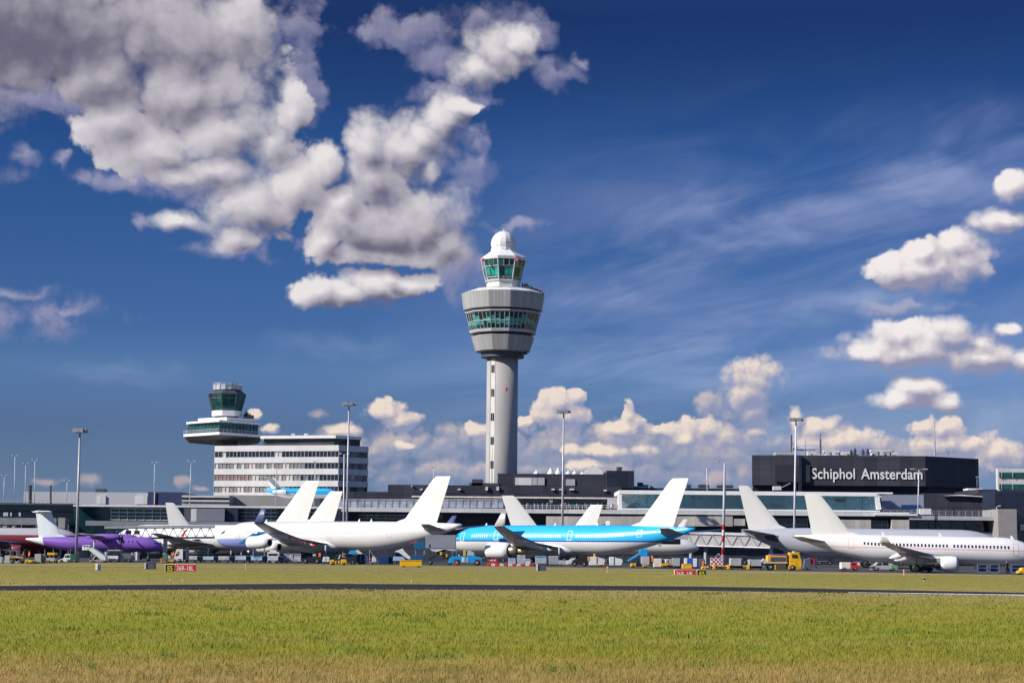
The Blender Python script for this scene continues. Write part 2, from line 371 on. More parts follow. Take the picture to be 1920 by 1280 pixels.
def add_seams(m, period, amt=.22, dark=.72):
    """cladding sheets: each panel a slightly different tone, with a joint between"""
    t = m.node_tree; b = t.nodes['Principled BSDF']; src = b.inputs['Base Color'].links[0].from_socket
    tc_ = N(t, 'ShaderNodeTexCoord'); s_ = N(t, 'ShaderNodeSeparateXYZ'); t.links.new(tc_.outputs['Object'], s_.inputs[0])
    q = MA(t, 'DIVIDE', MA(t, 'ADD', s_.outputs[0], MA(t, 'MULTIPLY', s_.outputs[1], .37)), period); wn_ = N(t, 'ShaderNodeTexWhiteNoise', noise_dimensions='1D'); t.links.new(MA(t, 'FLOOR', q), wn_.inputs['W'])
    k = MA(t, 'MULTIPLY_ADD', wn_.outputs['Value'], amt*2, 1-amt)
    j = SS(t, MA(t, 'ABSOLUTE', MA(t, 'SUBTRACT', MA(t, 'FRACT', q), .5)), .44, .49, 1.0, dark)
    hj = SS(t, MA(t, 'ABSOLUTE', MA(t, 'SUBTRACT', MA(t, 'FRACT', MA(t, 'DIVIDE', s_.outputs[2], 3.1)), .5)), .45, .49, 1.0, dark)
    c = VM(t, 'MULTIPLY', src, MA(t, 'MULTIPLY', k, MA(t, 'MULTIPLY', j, hj)))
    t.links.new(c, b.inputs['Base Color'])
add_seams(NAVY2, 3.4); add_seams(NAVY, 3.0); add_seams(BEIGE, 1.2, .08, .85); add_seams(OFFW, 4.2, .07, .85)
# ---------------------------------------------------------------- ground
def sheet(name, pts, z, m, kind='structure'):
    mb = MB(); mb.add([(x, y, z) for x, y in pts], [tuple(range(len(pts)))]); o = mb.build(name, m); o['kind'] = kind; return o
gm = bpy.data.materials.new('grass_ground'); gm.use_nodes = True
def grass_colour(t, vec_socket):
    """patches of green, olive and dry straw, stretched along the mowing direction"""
    mp = N(t, 'ShaderNodeMapping'); mp.inputs['Scale'].default_value = (.012, .30, .30); t.links.new(vec_socket, mp.inputs[0])
    n = N(t, 'ShaderNodeTexNoise'); n.inputs['Scale'].default_value = 1; n.inputs['Detail'].default_value = 4; t.links.new(mp.outputs[0], n.inputs['Vector'])
    n2 = N(t, 'ShaderNodeTexNoise'); n2.inputs['Scale'].default_value = .5; n2.inputs['Detail'].default_value = 5; t.links.new(vec_socket, n2.inputs['Vector'])
    s = N(t, 'ShaderNodeSeparateXYZ'); t.links.new(vec_socket, s.inputs[0])
    r = N(t, 'ShaderNodeValToRGB'); c = r.color_ramp     # mown strips: ripe grass by the fence, green middle, pale verge by the runway
    y = MA(t, 'ADD', s.outputs[1], MA(t, 'MULTIPLY', MA(t, 'SUBTRACT', n.outputs['Fac'], .5), 16.0))
    lo = MA(t, 'DIVIDE', 30.0, MA(t, 'MAXIMUM', y, 20.0))
    t.links.new(lo, r.inputs[0])
    stops = [(.0, (.20, .185, .05)), (.105, (.20, .185, .045)), (.115, (.25, .20, .10)), (.128, (.20, .185, .04)), (.20, (.22, .205, .045)), (.24, (.25, .215, .07)), (.275, (.235, .21, .06)), (.31, (.215, .205, .035)),
             (.40, (.215, .215, .030)), (.50, (.185, .21, .022)), (.58, (.21, .21, .036)), (.645, (.19, .205, .024)), (.71, (.245, .21, .055)), (.86, (.26, .21, .075))]
    for i, (p, cc) in enumerate(stops):
        el_ = c.elements[i] if i < 2 else c.elements.new(p)
        el_.position = p; el_.color = (*cc, 1)
    f = SS(t, n2.outputs['Fac'], .25, .75)
    return MIXC(t, 1.0, r.outputs[0], MIXC(t, f, (1.02, 1.01, .92, 1), (1.46, 1.28, 1.38, 1)), 'MULTIPLY')
t = gm.node_tree; b = t.nodes['Principled BSDF']; b.inputs['Roughness'].default_value = .9; b.inputs['Specular IOR Level'].default_value = .1
g_ = N(t, 'ShaderNodeNewGeometry'); t.links.new(grass_colour(t, g_.outputs['Position']), b.inputs['Base Color'])
sheet('ground', [(-5000, -600), (5000, -600), (5000, 8000), (-5000, 8000)], 0, gm)
ASPH = mat('runway_asphalt', (.024, .023, .026), .85, var=.18, scale=.05, stretch=(.15, 1, 1), spec=.15)
APR = mat('apron_asphalt', (.065, .065, .07), .85, var=.15, scale=.08, spec=.2)
PAINT = mat('runway_white_paint', (.72, .70, .68), .7, var=.12, scale=.4)
# runway, slightly bowed along its length
def strip_pts(edge): return [(P(px, 1100, d).x, d) for px, d in edge]
rn = strip_pts([(-900, 100), (0, 108.7), (600, 120), (1320, 126.6), (1920, 120), (2800, 112)])
rf = strip_pts([(-900, 111), (0, 121.6), (600, 141), (1320, 143), (1920, 130), (2800, 120)])
sheet('runway', rn+rf[::-1], 0.008, ASPH)
wl = strip_pts([(1590, 124.4), (1920, 120.2), (2800, 112.2)]); wl2 = strip_pts([(1590, 125.6), (1920, 122.8), (2800, 114.6)])
sheet('runway_marking', wl+wl2[::-1], 0.012, PAINT)
sheet('service_path', strip_pts([(-700, 236), (0, 248), (960, 262), (1400, 266)])+strip_pts([(-700, 240), (0, 252), (960, 266), (1400, 270)])[::-1], 0.008, mat('worn_path', (.075, .07, .06), .9, var=.2, scale=.3))
sheet('apron', strip_pts([(-1500, 322), (0, 330), (500, 338), (950, 332), (1300, 300), (1600, 276), (1920, 258), (3000, 250)])+[(420, 900), (-420, 900)], 0.008, APR)

# ---------------------------------------------------------------- building tools (pixel boxes at their own distance)
def rect(px0, py0, px1, py1, d):
    cx, cy = (px0+px1)/2, (py0+py1)/2
    return P(px0, cy, d).x, P(px1, cy, d).x, P(cx, py1, d).z, P(cx, py0, d).z
def pbox(mb, px0, py0, px1, py1, d, depth, mi=0, down=False):
    x0, x1, z0, z1 = rect(px0, py0, px1, py1, d)
    if down: z0 = 0
    return mb.box(x0, x1, d, d+depth, z0, z1, mi)
def pline(mb, a, b, d, w, mi=0, n=4, dy=0):
    return mb.tube(P(a[0], a[1], d)+Vector((0, dy, 0)), P(b[0], b[1], d)+Vector((0, dy, 0)), w*m2(d)/2, n=n, mi=mi)
def pthing(name, label, cat, px, d, group=None):
    return thing(name, label, cat, (P(px, HY(px), d).x, d, 0), 0, group)
def pplan(pts): return [(P(px, 1000, d).x, d) for px, d in pts]

# ---------------------------------------------------------------- the control tower
TD = 616.0; TU = m2(TD)
tb = P(941.5, 880, TD); TX = P(942.5, 640, TD).x
tower = thing('control_tower', 'tall grey control tower with flared head, green glazing and white ball on top', 'control tower', (TX, TD, 0))
tz = lambda y: P(943, y, TD).z
def tl(name, prof, m, n=12, ph=None, smooth=False, caps=True):
    mb = MB(); a = math.radians(-90+10.4) if ph is None else ph
    mb.lathe([(r*TU, tz(y)) for r, y in prof], n, (TX, TD, 0), a, caps)
    return mb.build(name, m, tower, smooth)
TPANEL = mat('tower_panel', (.40, .395, .395), .5, var=.0)
TRIM = mat('tower_trim', (.40, .40, .41), .5, var=.05)
tm = TPANEL; nt2 = tm.node_tree; b2 = nt2.nodes['Principled BSDF']
# vertical cladding seams: tone changes from strip to strip round the axis
tco = N(nt2, 'ShaderNodeTexCoord'); spx = N(nt2, 'ShaderNodeSeparateXYZ'); nt2.links.new(tco.outputs['Object'], spx.inputs[0])
an = MA(nt2, 'MULTIPLY', MA(nt2, 'ARCTAN2', spx.outputs[1], spx.outputs[0]), 72/(2*math.pi))
wn2 = N(nt2, 'ShaderNodeTexWhiteNoise', noise_dimensions='1D'); nt2.links.new(MA(nt2, 'FLOOR', an), wn2.inputs['W'])
seam = SS(nt2, MA(nt2, 'ABSOLUTE', MA(nt2, 'SUBTRACT', MA(nt2, 'FRACT', an), .5)), .40, .5)
cc = MIXC(nt2, wn2.outputs['Value'], (.31, .305, .30, 1), (.375, .37, .368, 1))
nt2.links.new(MIXC(nt2, seam, cc, (.18, .18, .18, 1)), b2.inputs['Base Color'])
tl('shaft', [(29.6, 1050), (29.6, 890), (29.3, 668)], CONC, 48, smooth=True)
tl('collar', [(29.5, 671.5), (40.5, 671), (40.5, 660), (42, 659.5)], DGREY, 36)  # dark grey stands in for the shade under the lower ring
tl('lower_ring', [(48, 661), (52, 659.5), (60.5, 632.5), (56, 631)], TPANEL)
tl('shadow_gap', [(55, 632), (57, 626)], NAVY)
tl('lower_sill', [(61, 627), (63, 626.5), (64.2, 621.5), (62.5, 621)], TRIM)
gl = tl('glass_band', [(62.2, 622), (70.3, 590)], DGLASS, 12)
fr = MB()
for k in range(12):
    a0 = math.radians(-90+10.4+30*k); a1 = a0+math.radians(30)
    for r_, y_ in ((66.5, 606.5), (70.5, 590.5)):
        A = Vector((TX+r_*TU*math.cos(a0), TD+r_*TU*math.sin(a0), tz(y_))); B = Vector((TX+r_*TU*math.cos(a1), TD+r_*TU*math.sin(a1), tz(y_)))
        fr.tube(A, B, .13, n=4)
    for q in range(4):
        f = q/4
        lo_ = Vector((62.6*TU*((1-f)*math.cos(a0)+f*math.cos(a1))+TX, TD+62.6*TU*((1-f)*math.sin(a0)+f*math.sin(a1)), tz(622)))
        hi_ = Vector((70.7*TU*((1-f)*math.cos(a0)+f*math.cos(a1))+TX, TD+70.7*TU*((1-f)*math.sin(a0)+f*math.sin(a1)), tz(590)))
        fr.tube(lo_, hi_, .14, n=4)
fr.build('glazing_frame', LGREY, tower)
bl = MB()       # drawn sun blinds behind the upper and lower panes
rb = random.Random(3)
for k in range(12):
    a0 = math.radians(-90+10.4+30*k); a1 = a0+math.radians(30)
    for q in range(4):
        for (ya, yb) in ((606, 592), (621, 608)):
            if rb.random() < .72:
                f0, f1 = (q+.1)/4, (q+.9)/4
                if ya == 606: ytop, ybot = 606-rb.choice([3, 5, 8, 11]), 606
                else: ytop, ybot = 608, 608+rb.choice([4, 6, 8])
                def pt(f, y):
                    rr = (62.2+(622-y)/32*8.1)*TU+.04
                    return (TX+rr*((1-f)*math.cos(a0)+f*math.cos(a1)), TD+rr*((1-f)*math.sin(a0)+f*math.sin(a1)), tz(y))
                bl.quad(pt(f0, ybot), pt(f1, ybot), pt(f1, ytop), pt(f0, ytop))
bl.build('sun_blinds', mat('teal_blind', (.03, .30, .25), .3, var=.25, scale=.6), tower)
tl('upper_sill', [(71, 590.5), (72.5, 590), (73, 587.5), (71, 587)], TRIM)
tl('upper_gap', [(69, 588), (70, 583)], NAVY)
tl('upper_ring', [(71, 584), (75.5, 583), (79.5, 553.5), (78, 552)], TPANEL)
tl('head_roof', [(79.3, 552.6), (60, 545.5), (50, 544)], WHITE)
tl('cab_base', [(50, 546), (56, 543.5), (32.5, 543), (32.5, 530), (34, 529)], OFFW, 8, math.radians(-90+9-22.5))
oc = math.radians(-90+9-22.5)
tl('cab_sill', [(33, 530.5), (34.8, 530), (35, 526.5), (33, 526)], LGREY, 8, oc)
tl('cab_glass', [(33.2, 527), (42.5, 489.5)], mat('cab_glass', (.010, .07, .065), .06, var=.45, scale=.35, spec=.7), 8, oc)
cf = MB()
for k in range(8):
    a0 = oc+math.pi/4*k; a1 = a0+math.pi/4
    pt = lambda r, a, y: Vector((TX+r*TU*math.cos(a), TD+r*TU*math.sin(a), tz(y)))
    cf.tube(pt(33.6, a0, 527), pt(43, a0, 489), .22, n=5)
    for r_, y_ in ((34.8, 522.5), (39.6, 502.5)): cf.tube(pt(r_, a0, y_), pt(r_, a1, y_), .13, n=4)
    for f in (1/3, 2/3):
        for (r0, y0, r1, y1) in ((40, 502, 43, 490), (33.5, 527, 34.9, 522)):
            cf.tube(pt(r0, a0, y0).lerp(pt(r0, a1, y0), f), pt(r1, a0, y1).lerp(pt(r1, a1, y1), f), .11, n=4)
cf.build('cab_frame', LGREY, tower)
cb = MB()
for k in range(8):
    a0 = oc+math.pi/4*k; a1 = a0+math.pi/4
    for f0 in (.05, .4, .7):
        if rb.random() < .75:
            f1 = f0+.26; ya, yb = (520, 505) if rb.random() < .6 else (501, 492)
            ra = 33.2+(527-ya)/37.5*9.3+.35; rb_ = 33.2+(527-yb)/37.5*9.3+.35
            q = lambda r, y, f: pt(r, a0, y).lerp(pt(r, a1, y), f)
            cb.quad(q(ra, ya, f0), q(ra, ya, f1), q(rb_, yb, f1), q(rb_, yb, f0))
cb.build('cab_blinds', MATS['teal_blind'], tower)
tl('cab_eaves', [(42, 490), (44, 489.5), (44.6, 484.5), (43, 484)], OFFW, 8, oc)
tl('cab_roof', [(43.5, 484.4), (25, 471.5), (24, 470)], WHITE, 8, oc)
tl('radome_neck', [(24, 471.5), (24, 467), (22, 466)], WHITE, 16)
RAD = mat('radome_shell', (.74, .70, .69), .5, var=0); rt = RAD.node_tree
vo = N(rt, 'ShaderNodeTexVoronoi', feature='DISTANCE_TO_EDGE'); vo.inputs['Scale'].default_value = .75
tco = N(rt, 'ShaderNodeTexCoord'); rt.links.new(tco.outputs['Object'], vo.inputs['Vector'])
rt.links.new(MIXC(rt, SS(rt, vo.outputs['Distance'], .0, .05), (.52, .49, .48, 1), (.74, .70, .69, 1)), rt.nodes['Principled BSDF'].inputs['Base Color'])
tl('radome', [(24.0*math.sin(math.radians(a)), 457.5-24*math.cos(math.radians(a))) for a in (126, 112, 98, 84, 70, 56, 42, 28, 14, 1)], RAD, 14)
mb = MB(); mb.tube((TX+.2, TD, tz(435)), (TX+.2, TD, tz(430)), .3, n=8); mb.build('lightning_rod', OFFW, tower)
# stair window channel on the lit side of the shaft
ca = math.radians(-90-36)
def shp(a, r, y): return Vector((TX+r*TU*math.cos(a), TD+r*TU*math.sin(a), tz(y)))
mb = MB(); A0, A1 = ca-.17, ca+.17
mb.loft([[shp(A0, 29.9, y), shp(A1, 29.9, y), shp(A1, 28, y), shp(A0, 28, y)] for y in (1048, 675)])
mb.build('stair_strip', mat('pale_strip', (.55, .53, .50), .6, var=.08, scale=.2), tower)
mb = MB(); mb.loft([[shp(A0-.05, 29.75, y), shp(A0-.004, 29.75, y), shp(A0-.004, 28, y), shp(A0-.05, 28, y)] for y in (1048, 675)]); mb.build('strip_joint', DGREY, tower)
for y in (693.5, 738, 783, 827.5, 872):
    for a in (-.12, .02):
        mb = MB(); mb.loft([[shp(ca+a, 30.3, q), shp(ca+a+.09, 30.3, q), shp(ca+a+.09, 29, q), shp(ca+a, 29, q)] for q in (y+7, y-7)])
        mb.build('stair_window', KGLASS, tower)
mb = MB(); p = shp(math.radians(-90+14), 30.4, 731); mb.lathe([(.02, -.45), (.4, -.35), (.4, .35), (.02, .45)], 8, p); mb.build('obstruction_lamp', REDLAMP, tower)
for xx in (905, 970.5):
    mb = MB(); p = P(xx, 487, TD-38*TU); mb.lathe([(.02, -.5), (.42, -.35), (.42, .35), (.02, .5)], 8, p); mb.build('obstruction_lamp', REDLAMP, tower)
# roof deck rail and maintenance cradle on the shaded side
mb = MB()
for a in range(-60, 60, 10):
    an_ = math.radians(a); p0 = Vector((TX+77*TU*math.cos(an_), TD+77*TU*math.sin(an_), tz(552))); p1 = p0+Vector((0, 0, 1.9))
    q0 = Vector((TX+77*TU*math.cos(an_+.1745), TD+77*TU*math.sin(an_+.1745), tz(552)))
    mb.tube(p0, p1, .05, n=4); mb.tube(p1, q0+Vector((0, 0, 1.9)), .05, n=4); mb.tube(p0+Vector((0, 0, 1)), q0+Vector((0, 0, 1)), .04, n=4)
mb.build('roof_railing', STEEL, tower)
mb = MB()
pb = lambda x, y, dy=0: P(x, y, TD+dy)
mb.tube(pb(979, 533), pb(1017, 549), .45, n=6); mb.tube(pb(985, 537, -4), pb(1020, 552, -4), .3, n=6); mb.tube(pb(979, 541), pb(1000, 546), .7, n=6)
for x in (996, 1004, 1010): mb.tube(pb(x, 541+(x-996)*.45), pb(x, 552), .15, n=4)
mb.box(pb(978, 540).x, pb(990, 540).x, TD-3, TD+2, pb(978, 545).z, pb(978, 534).z)
for x in (980, 986): mb.tube(pb(x, 534), pb(x, 529), .12, n=4)
mb.build('maintenance_cradle', DGREY, tower)
mb = MB(); c0 = P(985, 665, TD-20*TU); mb.lathe([(.2, 0), (.7, .3), (.7, 1.4), (.2, 1.7)], 10, c0); mb.build('hanging_lamp', DGREY, tower)

# ---------------------------------------------------------------- office block with the old tower on it
OD = 600.0
office = pthing('office_block', 'white office block with ribbon windows and a shaded right end wall', 'office building', 520, OD)
cor = [(401, 611), (634, 600), (690, 608)]
A, B, Cc = [Vector((P(px, 900, d).x, d, 0)) for px, d in cor]
back = [(Cc.x-4, Cc.y+36), (A.x-2, A.y+36)]
zf = lambda y: P(634, y, OD).z
def ring_band(mb, y0, y1, out, mi=0):
    n1 = Vector(((B-A).y, -(B-A).x, 0)).normalized(); n2 = Vector(((Cc-B).y, -(Cc-B).x, 0)).normalized()
    pa = A+n1*out-(B-A).normalized()*out; pb_ = B+n1*out+n2*out*.6; pc = Cc+n2*out+(Cc-B).normalized()*out
    poly = [(pa.x, pa.y), (pb_.x, pb_.y), (pc.x, pc.y)]+back
    mb.prism(poly, zf(y1), zf(y0), mi)
mb = MB(); ring_band(mb, 838, 1040, -.35); mb.build('wall', DGREY, office)
bands = [(834, 845), (856, 867), (878, 889), (900.5, 911.5), (923, 930)]
for y0, y1 in bands:
    mb = MB(); ring_band(mb, y0, y1, 0); mb.build('spandrel', mat('facade_white', (.60, .59, .575), .6, var=.06, scale=.25, stretch=(1, 1, .4)), office)
def ribbon(p, q, y0, y1, n, pick, out):
    mb = MB(); nrm = Vector(((q-p).y, -(q-p).x, 0)).normalized()*out
    for i in range(n):
        a = p.lerp(q, i/n)+nrm; c = p.lerp(q, (i+1)/n)+nrm
        mb.quad((a.x, a.y, zf(y1)), (c.x, c.y, zf(y1)), (c.x, c.y, zf(y0)), (a.x, a.y, zf(y0)), pick(i, n))
    return mb
ro = random.Random(11)
picks = [lambda i, n: 0 if ro.random() < .92 else 2,
         lambda i, n: (1 if ro.random() < .6 else 2) if i < n*.68 else (0 if ro.random() < .8 else 1),
         lambda i, n: 3 if (i < n*.28 or n*.42 < i < n*.5) else ((2 if ro.random() < .5 else 1) if i < n*.68 else (0 if ro.random() < .75 else 1)),
         lambda i, n: (2 if ro.random() < .55 else 1) if i < n*.6 else 0]
winm = [KGLASS, GREYB, CREAMB, BROWNB]
for k, (y0, y1) in enumerate([(845, 856), (867, 878), (889, 900.5), (911.5, 923)]):
    w = ribbon(A, B, y0, y1, 33, picks[k], -.30).build('ribbon_window', winm, office)
    mu = MB(); nrm = Vector(((B-A).y, -(B-A).x, 0)).normalized()*-.22
    for i in range(34):
        p = A.lerp(B, i/33)+nrm; mu.tube((p.x, p.y, zf(y1)), (p.x, p.y, zf(y0)), .10 if i % 3 else .16, n=4)
    mu.build('mullion', LGREY, w)
    ribbon(B, Cc, y0, y1, 9, lambda i, n: 0 if (i < 3) else (1 if ro.random() < .5 else 0), -.28).build('end_window', [KGLASS, GREYB], office)
pa = A.lerp(B, .37); pn = [(pa.x, pa.y), (B.x-1, B.y+.4), (Cc.x-2.2, Cc.y+.2), (Cc.x-6, Cc.y+28), (pa.x, pa.y+28)]
mb = MB(); mb.prism([(x+(.9 if i in (0, 4) else -.5), y+1.2) for i, (x, y) in enumerate(pn)], zf(836), zf(820)); mb.build('penthouse', NAVY2, office)
mb = MB(); mb.prism(pn, zf(821), zf(815.5)); mb.build('penthouse_roof', WHITE, office)
mb = MB(); pbox(mb, 430, 928, 545, 950, 596, 20); mb.build('lower_wall', CONC, office)
for x0 in (546, 570):
    mb = MB(); pbox(mb, x0, 812.5, x0+7, 815.5, 606, 2); mb.build('roof_unit', OFFW, office)
# old tower
od = 642.0; DO = 24.0
old = pthing('old_control_tower', 'older short control tower with dark glass cab above the white office block', 'control tower', 425, od)
oz = lambda y: P(425, y, od).z; ox = lambda x, y=780: P(x, y, od).x
OX = ox(425); OU = m2(od)
def ol(name, prof, m, n=8, ph=math.radians(-90+14-22.5), c=None, sm=False):
    mb = MB(); mb.lathe([(r*OU, oz(y)) for r, y in prof], n, (c if c is not None else OX, od, 0), ph); return mb.build(name, m, old, sm)
ol('tower_core', [(22, 1040), (22, 770)], DGREY, 8)
ol('cab_glass', [(28, 770.5), (36, 739.5)], mat('old_cab_glass', (.012, .075, .070), .06, var=.5, scale=.3, spec=.7))
ol('cab_sill', [(27, 781), (29, 780.5), (29.5, 771), (28, 770.5)], WHITE)
ol('cab_roof', [(36, 740.5), (36.6, 739.5), (27, 732), (25, 731)], DGREY)
cf = MB()
for k in range(16):
    a = math.radians(-90+14-22.5)+math.pi/8*k; rr = 1 if k % 2 == 0 else math.cos(math.pi/8)
    q = lambda r, y: (OX+r*rr*OU*math.cos(a), od+r*rr*OU*math.sin(a), oz(y))
    cf.tube(q(28.4, 770), q(36.3, 740), .2 if k % 2 == 0 else .1, n=4)
for k in range(8):
    a = math.radians(-90+14-22.5)+math.pi/4*k; a2 = a+math.pi/4
    cf.tube((OX+34*OU*math.cos(a), od+34*OU*math.sin(a), oz(748)), (OX+34*OU*math.cos(a2), od+34*OU*math.sin(a2), oz(748)), .18, n=4)
cf.build('cab_frame', DGREY, old)
mb = MB()
for k in range(16):
    a = math.pi/8*k; a2 = a+math.pi/8
    for y in (731, 724, 719.5):
        mb.tube((OX+27*OU*math.cos(a), od+27*OU*math.sin(a), oz(y)), (OX+27*OU*math.cos(a2), od+27*OU*math.sin(a2), oz(y)), .10, n=4)
    mb.tube((OX+27*OU*math.cos(a), od+27*OU*math.sin(a), oz(731.5)), (OX+27*OU*math.cos(a), od+27*OU*math.sin(a), oz(719)), .10, n=4)
for x, y in ((408, 717), (440, 718), (447, 719)): mb.tube((ox(x), od, oz(732)), (ox(x), od, oz(y)), .14, n=4)
mb.build('roof_railing', STEEL, old)
mb = MB(); mb.lathe([(26.5*OU, oz(731)), (26.5*OU, oz(722)), (26.4*OU, oz(722)), (26.4*OU, oz(731))], 16, (OX, od, 0)); mb.build('rail_mesh_panel', mat('pale_mesh', (.42, .48, .52), .5, var=.1), old)
ol('neck', [(23, 791), (23, 780)], NAVY)
def oslab(name, pts, y0, y1, m):
    mb = MB(); mb.prism([(P(x, 800, d+DO).x, d+DO) for x, d in pts], oz(y1), oz(y0)); return mb.build(name, m, old)
oslab('upper_deck', [(371, 612), (425, 604), (477, 612), (470, 640), (380, 640)], 787, 793, WHITE)
oslab('deck_roof', [(349, 612), (411, 598), (488, 613), (480, 646), (360, 646)], 794, 797.5, WHITE)
oslab('deck_glass', [(353, 613), (411, 600.5), (483, 614), (476, 644), (364, 644)], 797.5, 815, GGLASS)
dm = MB()
for f in np.linspace(0, 1, 10):
    p = P(353+(411-353)*f, 806, DO+613-12.5*f-.15); dm.tube((p.x, p.y, oz(815)), (p.x, p.y, oz(797.5)), .12, n=4)
for f in np.linspace(0, 1, 12):
    p = P(411+72*f, 806, DO+600.5+13.5*f-.15); dm.tube((p.x, p.y, oz(815)), (p.x, p.y, oz(797.5)), .10, n=4)
dm.tube((P(353, 806, 636.8).x, 636.8, oz(809.5)), (P(411, 806, 624.3).x, 624.3, oz(809.5)), .2, n=4)
dm.build('deck_frame', DGREY, old)
mb = MB()
zb, zt = oz(827.5), oz(816)
lowp = [(P(x, 820, d+DO).x, d+DO) for x, d in ((395, 610), (415, 606), (470, 614), (462, 640), (400, 640))]
midp = [(P(x, 820, d+DO).x, d+DO) for x, d in ((344, 611), (411, 596.5), (492, 612), (484, 648), (355, 648))]
mb.loft([[(x, y, oz(821.5)) for x, y in midp], [(x, y, oz(816.5)) for x, y in midp]]); mb.build('balcony_slab', WHITE, old)
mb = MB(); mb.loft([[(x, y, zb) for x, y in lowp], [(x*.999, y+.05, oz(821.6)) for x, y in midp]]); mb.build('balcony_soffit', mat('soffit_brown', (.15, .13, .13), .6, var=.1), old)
mb = MB()
for (x0, d0, x1, d1) in ((344, 634.5, 411, 620), (411, 620, 492, 635.5)):
    for y in (811, 813.5): mb.tube((P(x0, 812, d0).x, d0, oz(y)), (P(x1, 812, d1).x, d1, oz(y)), .07, n=4)
    for f in np.linspace(0, 1, 12):
        x, d = x0+(x1-x0)*f, d0+(d1-d0)*f; q = P(x, 812, d); mb.tube((q.x, d, oz(817)), (q.x, d, oz(811)), .06, n=4)
mb.build('balcony_railing', STEEL, old)
mb = MB()
for (x0, y0, x1, y1) in ((456, 776, 468, 786), (459, 772, 464, 780), (468, 778, 474, 788), (452, 783, 470, 788)): pbox(mb, x0, y0, x1, y1, od-2, 3)
for x, y in ((462, 768), (470, 774), (390, 786), (398, 787)): mb.tube((ox(x), od-1, oz(790)), (ox(x), od-1, oz(y)), .15, n=4)
mb.build('antenna_cluster', DGREY, old)
# ---------------------------------------------------------------- long terminal buildings
def parts(root, rows):
    """rows: (name, material, depth, thickness, [boxes])"""
    out = []
    for nm, m, d, th, bs in rows:
        mb = MB()
        for b_ in bs: pbox(mb, *b_, d, th)
        out.append(mb.build(nm, m, root))
    return out
# dark hall in front of the tower foot
hall = pthing('dark_terminal_hall', 'long low dark navy terminal hall in front of the tall tower', 'terminal building', 930, 580)
parts(hall, [('wall', NAVY2, 580, 40, [(727, 910, 1165, 960)]), ('wing_wall', NAVY2, 582, 38, [(600, 921, 727, 960)]), ('upper_storey', NAVY2, 586, 30, [(933, 888, 1138, 911)]),
             ('step_block', DGREY, 584, 10, [(885, 898, 905, 911), (880, 905, 935, 911)]), ('stair_block', NAVY, 582, 24, [(1138, 882, 1189, 915)]), ('rear_wall', NAVY, 588, 30, [(1165, 915, 1412, 960)])])
for (x0, y0, x1, y1, m) in ((966, 895, 997, 909, OFFW), (998, 895, 1007, 909, LGREY), (1008, 895, 1021, 909, LGREY), (1061, 898, 1078, 910, LGREY)):
    mb = MB(); pbox(mb, x0, y0, x1, y1, 585.7, .5); mb.build('wall_panel', m, hall)
for (x, y, w, h) in ((790, 917, 5, 3), (805, 916, 5, 3), (861, 917, 6, 3), (912.5, 915.5, 5, 7), (933, 915.5, 5, 7), (1037, 917, 6, 3), (1051, 917, 5, 3), (1072, 917, 9, 3), (1135, 919, 6, 3), (772, 911, 2, 3)):
    mb = MB(); pbox(mb, x-w/2, y-h/2, x+w/2, y+h/2, 579.4, .5); mb.build('wall_vent', OFFW, hall)
mb = MB(); pbox(mb, 1190, 911, 1205, 916, 590, 3); pbox(mb, 1207, 908, 1216, 915, 590, 3); pbox(mb, 1220, 910, 1226, 915, 590, 3); mb.build('roof_plant', LGREY, hall)
mb = MB(); pbox(mb, 1196, 904, 1206, 912, 592, 3); pbox(mb, 1274, 902, 1286, 915, 592, 3); pbox(mb, 1290, 908, 1296, 915, 592, 3); pbox(mb, 1310, 908, 1330, 914, 592, 3); pbox(mb, 1345, 909, 1375, 914, 592, 3); mb.build('roof_duct', DGREY, hall)
for i, (x, w, top) in enumerate(((1006, 12, 880), (1033, 15, 876), (1047, 15, 876), (1066, 12, 880.5), (1078, 11, 881), (1092, 8, 883))):
    mb = MB(); c = P(x, 888, 592); u = m2(592)
    mb.lathe([(w/2*u, P(x, 889, 592).z), (w/2.2*u, P(x, 886.5, 592).z), (w/9*u, P(x, top+1.5, 592).z), (w/9*u, P(x, top, 592).z)], 12, (c.x, 594, 0)); v = mb.build('roof_ventilator', WHITE)
    tag(v, ('small ' if w < 13 else 'large ')+'white conical roof ventilator on the dark hall, '+['leftmost of the row', 'left one of the tall pair', 'right one of the tall pair', 'just right of the lamp mast', 'second right of the lamp mast', 'beside the big white roof unit'][i], 'ventilator', 'white ventilators on the dark hall roof')
mb = MB(); c = P(1113, 880, 592); u = m2(592)
mb.loft([[(c.x+a*u, 592+b_, P(1113, y, 592).z) for a, b_ in ((-s, 0), (s, 0), (s, 6), (-s, 6))] for s, y in ((17, 889), (15, 881), (9, 876), (8, 875))])
tag(mb.build('roof_unit', WHITE), 'big white sloping roof unit between ventilators and the dark stair block', 'roof unit')
mb = MB(); pbox(mb, 1157, 878, 1166, 882.5, 588, 3); mb.lathe([(.9, P(1161, 878, 588).z), (.9, P(1161, 875, 588).z)], 10, (P(1161, 877, 588).x, 589, 0)); mb.build('exhaust_cowl', DGREY, hall)

